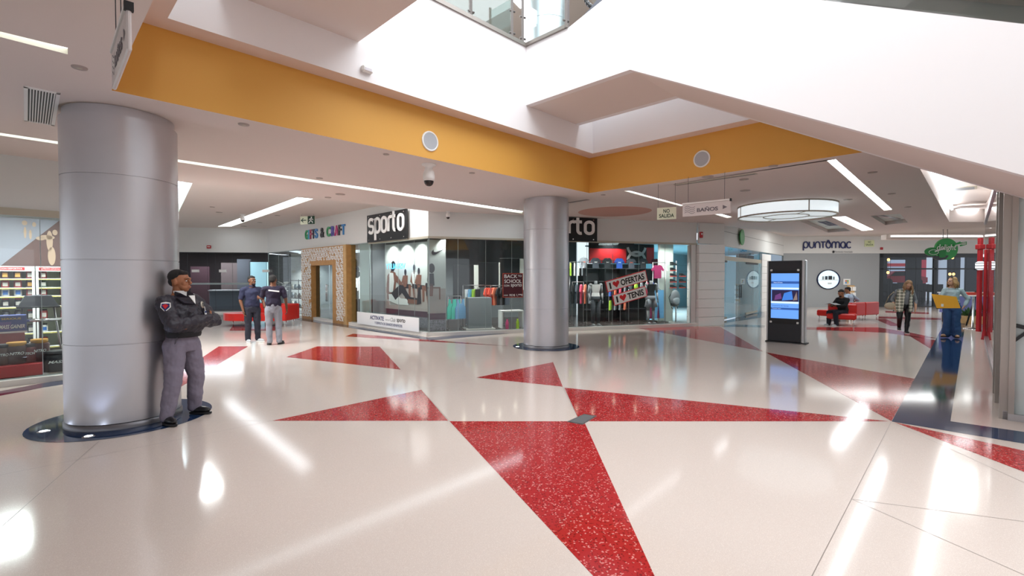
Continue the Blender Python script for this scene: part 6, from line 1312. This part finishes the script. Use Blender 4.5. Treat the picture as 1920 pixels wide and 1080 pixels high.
m_hairdk = mat('hair_black', '15110f', .7, bump=.8, nscale=180); m_hairbl = mat('hair_blond_brown', '8f6c4c', .6, noise=.3, nscale=60, bump=.6)
def hair_short(t, T, m, back=.0, thin=0.):
    b = MB(); q = MB(); q.ell((0, .030, .050), (.0775, .090, .078)); q.ell((0, .064, .0), (.069, .045, .055)); q.ell((0, -.028, .082), (.058, .042, .030)); b.add(q.v, q.f, M=T); return remesh(b, 'hair', m, t, .006, 2)
def torso_cloth(b, P, w, yaw, py, hem, puff=1.0, belly=(0, -.02, 0)):
    mid = P['pel'].lerp(P['ch'], .5) + V(belly)
    loft(b, [(P['pel'] + V((0, 0, hem)), .158 * w * puff, .118 * w * puff, py), (P['pel'] + V((0, 0, hem + .06)), .168 * w * puff, .13 * w * puff, py), (mid, .148 * w * puff, .125 * w * puff, (py + yaw) / 2), (P['ch'].lerp(mid, .35), .175 * w * puff, .132 * w * puff, yaw), (P['ch'] + V((0, 0, -.02)), .165 * w, .1 * w, yaw), (P['ch'].lerp(P['neck'], .45), .085, .075, yaw)])
def sleeves(b, P, w, frac, r0=.068, r1=.056, r2=.042):
    for s in 'rl':
        sh, el, wr = P['sh' + s], P['el' + s], P['wr' + s]
        limb(b, [P['ch'].lerp(sh, .35), sh], [.075 * w, r0 * w])
        if frac <= 1: limb(b, [sh, sh.lerp(el, frac)], [r0 * w, r1 * w * 1.08])
        else: limb(b, [sh, el, el.lerp(wr, frac - 1)], [r0 * w, r1 * w, r2 * w])
def trousers(t, P, w, m, r=(.102, .078, .066), py=0, vox=.008, cr=.03):
    b = MB(); loft(b, [(P['pel'] + V((0, 0, -.13)), .13 * w, .11 * w, py), (P['pel'] + V((0, 0, -.02)), .165 * w, .125 * w, py), (P['pel'] + V((0, 0, .12)), .152 * w, .122 * w, py)])
    for s in 'rl': limb(b, [P['hip' + s], P['kn' + s], P['an' + s] + V((0, 0, .0))], [r[0] * w, r[1], r[2]])
    return remesh(b, 'trousers', m, t, vox, 3, cr, .11)
def shoes(t, P, J, m, msole):
    for s in 'rl':
        f = V(J.get('ft' + s, (0, -1, 0))).normalized(); M = Matrix.Rotation(atan2(f.y, f.x) + pi / 2, 4, 'Z'); a = P['an' + s]; z = a.z - .085
        b = MB(); b.ell(V((a.x, a.y, z + .045)) + f * .075, (.048, .125, .042), M=M); b.ell(V((a.x, a.y, z + .06)) + f * .005, (.045, .055, .055), M=M); o = remesh(b, 'shoe', m, t, .006, 2)
        b = MB(); q = [(a.x + (M @ V((.05 * cos(u), -.075 + .135 * sin(u), 0))).x, a.y + (M @ V((.05 * cos(u), -.075 + .135 * sin(u), 0))).y, z) for u in [i * pi / 12 for i in range(24)]]; b.prism(q, (0, 0, 1), .022); b.build('sole', msole, o)

# --- the guard leaning on the wide column
sk = mat('skin_brown', 'a0694a', .5, spec=.4); m_jk = mat('guard_jacket', '2e2b35', .55, bump=.9, nscale=9); m_tr = mat('guard_trousers', '7c7585', .85, bump=.7, nscale=8); m_sh = mat('black_leather', '141416', .3)
J = dict(pel=(0, .02, .93), ch=(0, .07, 1.38), neck=(0, .06, 1.49), head=(0, .035, 1.612), hyaw=R(12), hs=1.12, shr=(-.215, .05, 1.375), shl=(.215, .05, 1.375), elr=(-.285, -.11, 1.125), ell=(.30, -.15, 1.135), wrr=(.13, -.235, 1.185), wrl=(-.10, -.185, 1.14),
         hdr=(1, .75, .0), hnr=(0, 1, 0), hdl=(-1, .7, .1), hnl=(0, 1, 0), hipr=(-.10, .03, .88), hipl=(.10, .03, .88), knr=(-.17, -.01, .49), knl=(.17, -.01, .49), anr=(-.21, .05, .095), anl=(.20, .05, .095), ftr=(-.45, -1, 0), ftl=(.1, -1, 0), w=1.18, belly=(0, -.06, -.02))
t, T, P, body = person('guard in black jacket and grey trousers, arms crossed, leaning on the wide column', (-3.83, 5.56, 0), R(84), J, sk, vox=.005)
hair_short(t, T, m_hairdk)
b = MB(); mid = P['pel'].lerp(P['ch'], .5) + V((0, -.07, -.03))
loft(b, [(P['pel'] + V((0, -.01, .09)), .178, .150, 0), (P['pel'] + V((0, -.015, .13)), .200, .168, 0), (P['pel'] + V((0, -.05, .20)), .208, .182, 0), (mid + V((0, .01, .05)), .195, .17, 0), (P['ch'].lerp(mid, .3), .212, .158, 0), (P['ch'] + V((0, 0, -.01)), .2, .115, 0), (P['ch'].lerp(P['neck'], .5), .10, .088, 0)])
sleeves(b, P, 1.0, 1.93, .088, .078, .052); jk = remesh(b, 'jacket', m_jk, t, .006, 4, .045, .075)
b = MB(); b.lathe([(.185, -.03), (.195, 0), (.195, .02), (.19, .06)], 32, (0, 0, 0), sx=.98, sy=.84); wb = b.build('waistband', mat('waistband_black', '17151a', .7), jk); wb.location = (0, .0, 1.0)
b = MB(); c = P['neck'] + V((0, .0, -.015)); 
for s in (-1, 1): b.prism([(s * .004, -.135, 1.345), (s * .055, -.105, 1.42), (s * .085, -.03, 1.47), (s * .085, .04, 1.49), (s * .075, .05, 1.44), (s * .13, -.03, 1.415), (s * .12, -.105, 1.36)], (0, -.6, .4), .014)
b.build('collar', m_jk, jk)
b = MB(); b.lathe([(.067, -.03), (.069, .04)], 24, (0, .045, 1.465)); b.build('shirt_collar', m_whitep, t); MB().prism([(-.045, -.10, 1.45), (.045, -.10, 1.45), (0, -.145, 1.35)], (0, -1, 0), .008).build('shirt_front', m_whitep, t)
# patch, badge, card
b = MB(); b.prism([(0, z, x) for x, z in ()] or [(-.045, 0, .05), (0, 0, .06), (.045, 0, .05), (.05, 0, .0), (0, 0, -.055), (-.05, 0, 0)], (0, -1, 0), .005); o = b.build('shoulder_patch', m_whiteink, jk)
b2 = MB(); b2.prism([(-.037, -.006, .04), (.037, -.006, .04), (.04, -.006, 0), (0, -.006, -.042), (-.04, -.006, 0)], (0, -1, 0), .002); b2.build('patch_field', m_ink, o); b3 = MB(); b3.prism([(-.03, -.009, .02), (0, -.009, .034), (.03, -.009, .02), (.0, -.009, -.02)], (0, -1, 0), .002); b3.build('patch_eagle', m_redink, o)
o.location = (-.303, -.045, 1.33); o.rotation_euler = (R(-12), 0, R(-66))
b = MB(); b.lathe([(.042, 0), (.042, .006), (0, .009)], 24, sx=.85); o = b.build('badge', mat('badge_silver', 'b9b4a6', .35, .5), jk); b = MB(); b.lathe([(.022, .009), (.022, .012), (.016, .012), (.016, .009)], 20, sx=.85); b.build('badge_ring', m_dkgrey, o); o.location = (.10, -.153, 1.335); o.rotation_euler = (R(80), 0, R(18))
b = MB(); b.bx(-.022, .022, -.004, 0, -.085, -.02, 0); b.bx(-.022, .022, -.006, -.004, -.045, -.022, 1); b.bx(-.004, .004, -.004, 0, -.02, .03, 0); o = b.build('id_card', [m_whiteink, m_ink], jk); o.location = (.095, -.19, 1.285); o.rotation_euler = (R(-8), 0, R(15))
b = MB(); b.prism([(-.13, -.168, 1.30), (-.05, -.178, 1.30), (-.05, -.185, 1.272), (-.09, -.183, 1.26), (-.13, -.174, 1.272)], (0, -1, 0), .006); b.build('pocket_flap', m_jk, jk)
trousers(t, P, 1.12, m_tr, (.108, .088, .072)); shoes(t, P, J, m_sh, m_blackink)
b = MB(); b.tube([(-.165, -.06, .98), (-.19, -.03, .86)], .006, 6); b.build('pocket_seam', mat('seam_grey', '4d4852', .8), t)

# --- the two men in navy shirts
m_navy = mat('navy_shirt', '1b1f3c', .8, bump=.25, nscale=25); m_jean = mat('dark_jeans', '20222f', .85); m_gtr = mat('grey_trousers', '868a94', .85); sk2 = mat('skin_dark_brown', '6b4530', .5, spec=.4); sk3 = mat('skin_tan', '9c6b4e', .5, spec=.4)
J = dict(pel=(0, 0, .90), ch=(0, .02, 1.36), neck=(0, .015, 1.46), head=(0, -.01, 1.575), hyaw=R(22), shr=(-.2, .02, 1.34), shl=(.2, .02, 1.34), elr=(-.26, .02, 1.07), ell=(.25, .0, 1.07), wrr=(-.22, -.06, .83), wrl=(.27, -.13, .86),
         hdr=(.1, -.1, -1), hdl=(.05, -.2, -1), hipr=(-.09, 0, .85), hipl=(.09, 0, .85), knr=(-.10, -.01, .48), knl=(.11, -.02, .48), anr=(-.10, .03, .09), anl=(.13, .03, .09), ftr=(0, -1, 0), ftl=(.6, -1, 0), w=1.05)
t, T, P, body = person('bearded man in navy polo shirt and dark jeans facing his companion', (-6.62, 12.15, 0), R(42), J, sk2, vox=.008)
hair_short(t, T, m_hairdk); b = MB(); q = MB(); q.ell((0, -.06, -.085), (.045, .045, .03)); b.add(q.v, q.f, M=T); remesh(b, 'beard', m_hairdk, t, .007, 2)
b = MB(); torso_cloth(b, P, 1.1, 0, 0, .0); sleeves(b, P, 1.05, .75); remesh(b, 'polo_shirt', m_navy, t, .009, 3, .03, .1); b = MB(); b.lathe([(.085, -.03), (.082, -.005), (.073, .012)], 20, (0, .01, 1.45)); b.build('collar', m_navy, t)
trousers(t, P, 1.05, m_jean, vox=.009); shoes(t, P, J, mat('grey_shoe', 'b9bcc0', .6), m_whiteink)
b = MB(); b.lathe([(.031, -.015), (.034, 0), (.031, .015)], 16, (.262, -.105, .89)); b.build('watch', m_blackink, t)
J = dict(pel=(0, 0, .92), ch=(0, .02, 1.39), neck=(0, .02, 1.49), head=(0, .0, 1.605), hyaw=R(-25), shr=(-.2, .02, 1.37), shl=(.2, .02, 1.37), elr=(-.27, .05, 1.12), ell=(.24, -.1, 1.14), wrr=(-.30, -.02, .88), wrl=(.30, -.32, 1.16),
         hdr=(-.1, -.15, -1), hdl=(.2, -1, .1), hnl=(-1, 0, 0), hipr=(-.09, 0, .87), hipl=(.09, 0, .87), knr=(-.11, -.01, .49), knl=(.10, -.02, .49), anr=(-.12, .03, .09), anl=(.09, .03, .09), ftr=(-.75, -1, 0), ftl=(.1, -1, 0), w=1.05)
t, T, P, body = person('man in dark navy t-shirt and grey trousers with his back to the camera', (-5.88, 11.75, 0), R(212), J, sk2, vox=.008)
b = MB(); q = MB(); q.ell((0, .032, .035), (.084, .094, .084)); q.ell((0, .072, .0), (.076, .052, .07)); b.add(q.v, q.f, M=T); remesh(b, 'hair', m_hairdk, t, .007, 2)
b = MB(); torso_cloth(b, P, 1.1, 0, 0, .03); sleeves(b, P, 1.05, .72); remesh(b, 'tee_shirt', mat('dark_violet_shirt', '221c33', .85, bump=.2, nscale=25), t, .009, 3, .03, .1)
o = MB().bx(-.12, .12, 0, .004, -.016, .016).build('back_print', m_whiteink, t); o.location = (0, .142, 1.33); o.rotation_euler = (R(8), R(-8), 0)
trousers(t, P, 1.05, m_gtr, vox=.009); shoes(t, P, J, m_sh, m_blackink)

# --- the walking woman in a plaid vest, looking down
skf = mat('skin_light', 'c99a80', .5, spec=.4)
J = dict(pel=(0, 0, .86), ch=(.03, -.05, 1.27), neck=(.05, -.08, 1.35), head=(.07, -.15, 1.435), nod=R(38), tilt=R(14), hyaw=R(8), shr=(-.16, -.02, 1.25), shl=(.2, -.03, 1.22), elr=(-.26, .05, 1.0), ell=(.28, .02, .98), wrr=(-.22, -.06, .78), wrl=(.26, -.10, .75),
         hdr=(.1, -.2, -1), hdl=(-.1, -.1, -1), hipr=(-.085, 0, .82), hipl=(.085, 0, .82), knr=(-.10, -.08, .47), knl=(.10, -.03, .46), anr=(-.08, .10, .16), anl=(.06, -.08, .09), ftr=(-.1, -1, 0), ftl=(.1, -1, 0), w=.98)
t, T, P, body = person('woman in black trousers and plaid vest walking with head bowed', (11.62, 14.15, 0), R(-30), J, skf, vox=.008, fem=True)
def long_hair(t, T, m, L=.3, fall=0.):
    b = MB(); q = MB(); q.ell((0, .03, .035), (.09, .098, .098)); q.ell((0, .06, -.04), (.085, .06, .12)); b.add(q.v, q.f, M=T); o = T.translation; R3 = T.to_3x3()
    for i in range(18):
        a = R(-35 + 250 * i / 17); p = T @ V((.078 * cos(a), .02 + .078 * sin(a), .02)); out = V((p.x - o.x, p.y - o.y, 0)).normalized(); k = L * (.8 + .2 * sin(i * 2.1))
        limb(b, [p, p + out * .022 + V((0, 0, -k * .35)), p + out * .03 + V((.012 * sin(i * 3), .01 * cos(i * 5), -k * .7)), p + out * .015 + V((0, 0, -k))], [.02, .024, .02, .008])
    return remesh(b, 'hair', m, t, .008, 2)
long_hair(t, T, m_hairbl, .30)
b = MB(); torso_cloth(b, P, .98, 0, 0, -.03, .98); sleeves(b, P, .9, 1.5, .06, .05, .04); remesh(b, 'sweater', mat('grey_knit', '7d8186', .9), t, .009, 3, .02, .1)
m_pl = plaid_mat('plaid_vest', 'd2cfbe', '4b5444', 'efeadc', 11)
b = MB()
for s in (-1, 1):
    n = 7; V0 = []
    zs = [1.30, 1.2, 1.05, .92, .78, .64]
    for k_, z in enumerate(zs):
        for i in range(n):
            a = R(-90 + s * ((30 if s > 0 else 6) + i * (23 if s > 0 else 26))) ; rr = (.19, .185, .18, .19, .205, .215)[k_]; cx = .03 * (z - .86) / .41; V0.append((cx + rr * 1.02 * cos(a), -.05 * (z - .86) / .41 + rr * .82 * sin(a), z))
    fs = [(k_ * n + i, k_ * n + i + 1, (k_ + 1) * n + i + 1, (k_ + 1) * n + i) for k_ in range(5) for i in range(n - 1)]
    off = [(V(p) - V((0, 0, V(p).z))) for p in V0]; V1 = [(p[0] * 1.06, p[1] * 1.06, p[2]) for p in V0]; N = len(V0)
    b.add(V0 + V1, [f[::-1] for f in fs] + [tuple(i + N for i in f) for f in fs] + [(k_ * n, (k_ + 1) * n, (k_ + 1) * n + N, k_ * n + N) for k_ in range(5)] + [(k_ * n + n - 1, k_ * n + n - 1 + N, (k_ + 1) * n + n - 1 + N, (k_ + 1) * n + n - 1) for k_ in range(5)], 0, True)
b.build('plaid_vest', m_pl, t)
trousers(t, P, .95, m_black, (.098, .07, .05), vox=.009); shoes(t, P, J, m_blackink, m_whiteink)
b = MB(); b.ell((0, 0, 0), (.15, .06, .11)); bg = thing('handbag', 'beige shoulder bag carried by the woman in the plaid vest', 'bag', (11.33, 14.28, .80), R(-30)); remesh(b, 'body', mat('bag_beige', 'b3a38c', .7), bg, .01, 2)
b = MB(); b.tube([(-.12, 0, .05), (-.04, -.02, .3), (.08, 0, .43), (.12, .02, .3), (.12, 0, .05)], .01, 6); b.build('strap', mat('bag_strap', '8f8068', .7), bg)

# --- the woman with the yellow folder
J = dict(pel=(0, 0, .90), ch=(0, .02, 1.33), neck=(0, .01, 1.43), head=(-.01, -.01, 1.545), hyaw=R(-38), shr=(-.165, .02, 1.305), shl=(.165, .02, 1.305), elr=(-.235, -.04, 1.06), ell=(.31, .08, 1.08), wrr=(-.22, -.28, 1.08), wrl=(.24, .0, .88),
         hdr=(-.2, -1, .3), hnr=(1, 0, 0), hdl=(-.5, .0, -.9), hipr=(-.09, 0, .85), hipl=(.09, 0, .85), knr=(-.09, -.02, .48), knl=(.09, -.02, .48), anr=(-.11, .03, .11), anl=(.10, .03, .11), ftr=(-.5, -1, 0), ftl=(.2, -1, 0), w=1.0)
t, T, P, body = person('woman in pale blue blouse and blue jeans holding a large yellow folder', (11.98, 12.98, 0), R(-46), J, skf, vox=.008, fem=True)
long_hair(t, T, mat('hair_light_brown', '9c7a50', .6, noise=.3, nscale=60), .22)
b = MB(); torso_cloth(b, P, .93, 0, 0, .02, 1.0); sleeves(b, P, .92, 1.85, .064, .058, .042); remesh(b, 'blouse', mat('pale_blue_blouse', 'a3b6bd', .85, bump=.2, nscale=25), t, .009, 3, .03, .09)
trousers(t, P, 1.02, mat('blue_jeans', '2f4f7c', .85, noise=.12, nscale=8), (.105, .088, .105), vox=.009)
J2 = dict(J); shoes(t, P, J2, mat('tan_shoe', 'b98f74', .6), mat('sole_brown', '3a2a22', .6))
b = MB(); q = MB(); q.ell((.028, -.03, .118), (.03, .016, .012)); q.ell((-.028, -.03, .118), (.03, .016, .012)); b.add(q.v, q.f, 0, True, T); b.build('sunglasses', m_blackink, t)
w = Wall(atY(1756, 565, 12.55), atY(1794, 566, 12.45)); k = 12.5 / F
t = thing('folder', 'large yellow folder held open by the woman in the pale blouse', 'folder', atY(1774, 566, 12.45), R(-38)); b = MB(); b.prism([(-21 * k, 0, 14.5 * k), (14 * k, 0, 10 * k), (20 * k, 0, -11 * k), (-13 * k, 0, -12.5 * k)], (0, 1, 0), .008); b.build('front_cover', mat('folder_yellow', 'efae30', .5), t)
b = MB(); b.prism([(-20 * k, .03, 12 * k), (14 * k, .03, 9 * k), (20 * k, .03, -10 * k), (-13 * k, .03, -14 * k)], (0, 1, 0), .006); b.build('back_cover', m_blackink, t); b = MB(); b.bx(-7 * k, -3.5 * k, -.004, 0, -9 * k, -4 * k); b.build('label_window', m_whitep, t)

# --- the two seated men
sit = dict(pel=(0, .05, .52), ch=(0, .02, .96), neck=(0, -.01, 1.05), head=(0, -.05, 1.16), shr=(-.19, .02, .94), shl=(.19, .02, .94), hipr=(-.09, .02, .50), hipl=(.09, .02, .50), knr=(-.12, -.40, .50), knl=(.12, -.40, .50), anr=(-.12, -.42, .10), anl=(.14, -.36, .10))
J = dict(sit, nod=R(22), elr=(-.24, -.12, .74), ell=(.24, -.12, .74), wrr=(-.1, -.33, .72), wrl=(.1, -.33, .72), hdr=(.3, -1, 0), hdl=(-.3, -1, 0), hnr=(0, 0, 1), hnl=(0, 0, 1), w=1.0)
t, T, P, body = person('bearded man in black jacket sitting on the red seat, reading papers', (11.42, 16.5, -.05), R(-78), J, sk3, vox=.009)
hair_short(t, T, m_hairdk); b = MB(); q = MB(); q.ell((0, -.055, -.08), (.048, .048, .035)); b.add(q.v, q.f, M=T); remesh(b, 'beard', m_hairdk, t, .008, 2)
b = MB(); torso_cloth(b, P, 1.08, 0, 0, .0); sleeves(b, P, 1.05, 1.9); remesh(b, 'jacket', mat('black_cloth', '141417', .9), t, .01, 3); trousers(t, P, 1.0, m_jean, vox=.01); shoes(t, P, J, mat('grey_shoe', 'b9bcc0', .6), m_whiteink)
tt = thing('papers', 'grey folded papers in the hands of the seated bearded man', 'papers', (11.05, 16.42, .72), R(-78)); b = MB(); b.prism([(-.2, -.12, 0), (.0, -.14, .05), (.0, .14, .05), (-.2, .12, .0)], (0, 0, 1), .006); b.prism([(.0, -.14, .05), (.2, -.12, .0), (.2, .12, .0), (.0, .14, .05)], (0, 0, 1), .006); b.build('sheets', mat('paper_grey', '9a9c9e', .7), tt)
J = dict(sit, nod=R(10), hyaw=R(25), elr=(-.42, .1, .78), ell=(.42, .12, .80), wrr=(-.5, -.05, .72), wrl=(.62, .12, .74), hdr=(0, -1, -.2), hdl=(1, .0, -.1), w=1.02)
t, T, P, body = person('man in pale blue shirt with dark backpack strap sitting behind the red seat backs', (13.02, 18.45, 0), w.rz * 0 + R(25.6 + 180), J, sk3, vox=.009)
hair_short(t, T, m_hairdk); b = MB(); torso_cloth(b, P, 1.08, 0, 0, .0); sleeves(b, P, 1.05, 1.0); remesh(b, 'shirt', mat('pale_blue_shirt', 'a9bcd0', .9), t, .01, 3); trousers(t, P, 1.0, m_jean, vox=.01); shoes(t, P, J, m_sh, m_blackink)
b = MB(); b.tube([(-.1, .13, .70), (-.11, .13, .9), (-.1, .04, 1.02), (-.1, -.1, .95)], .02, 6); b.build('bag_strap', m_blackink, t)
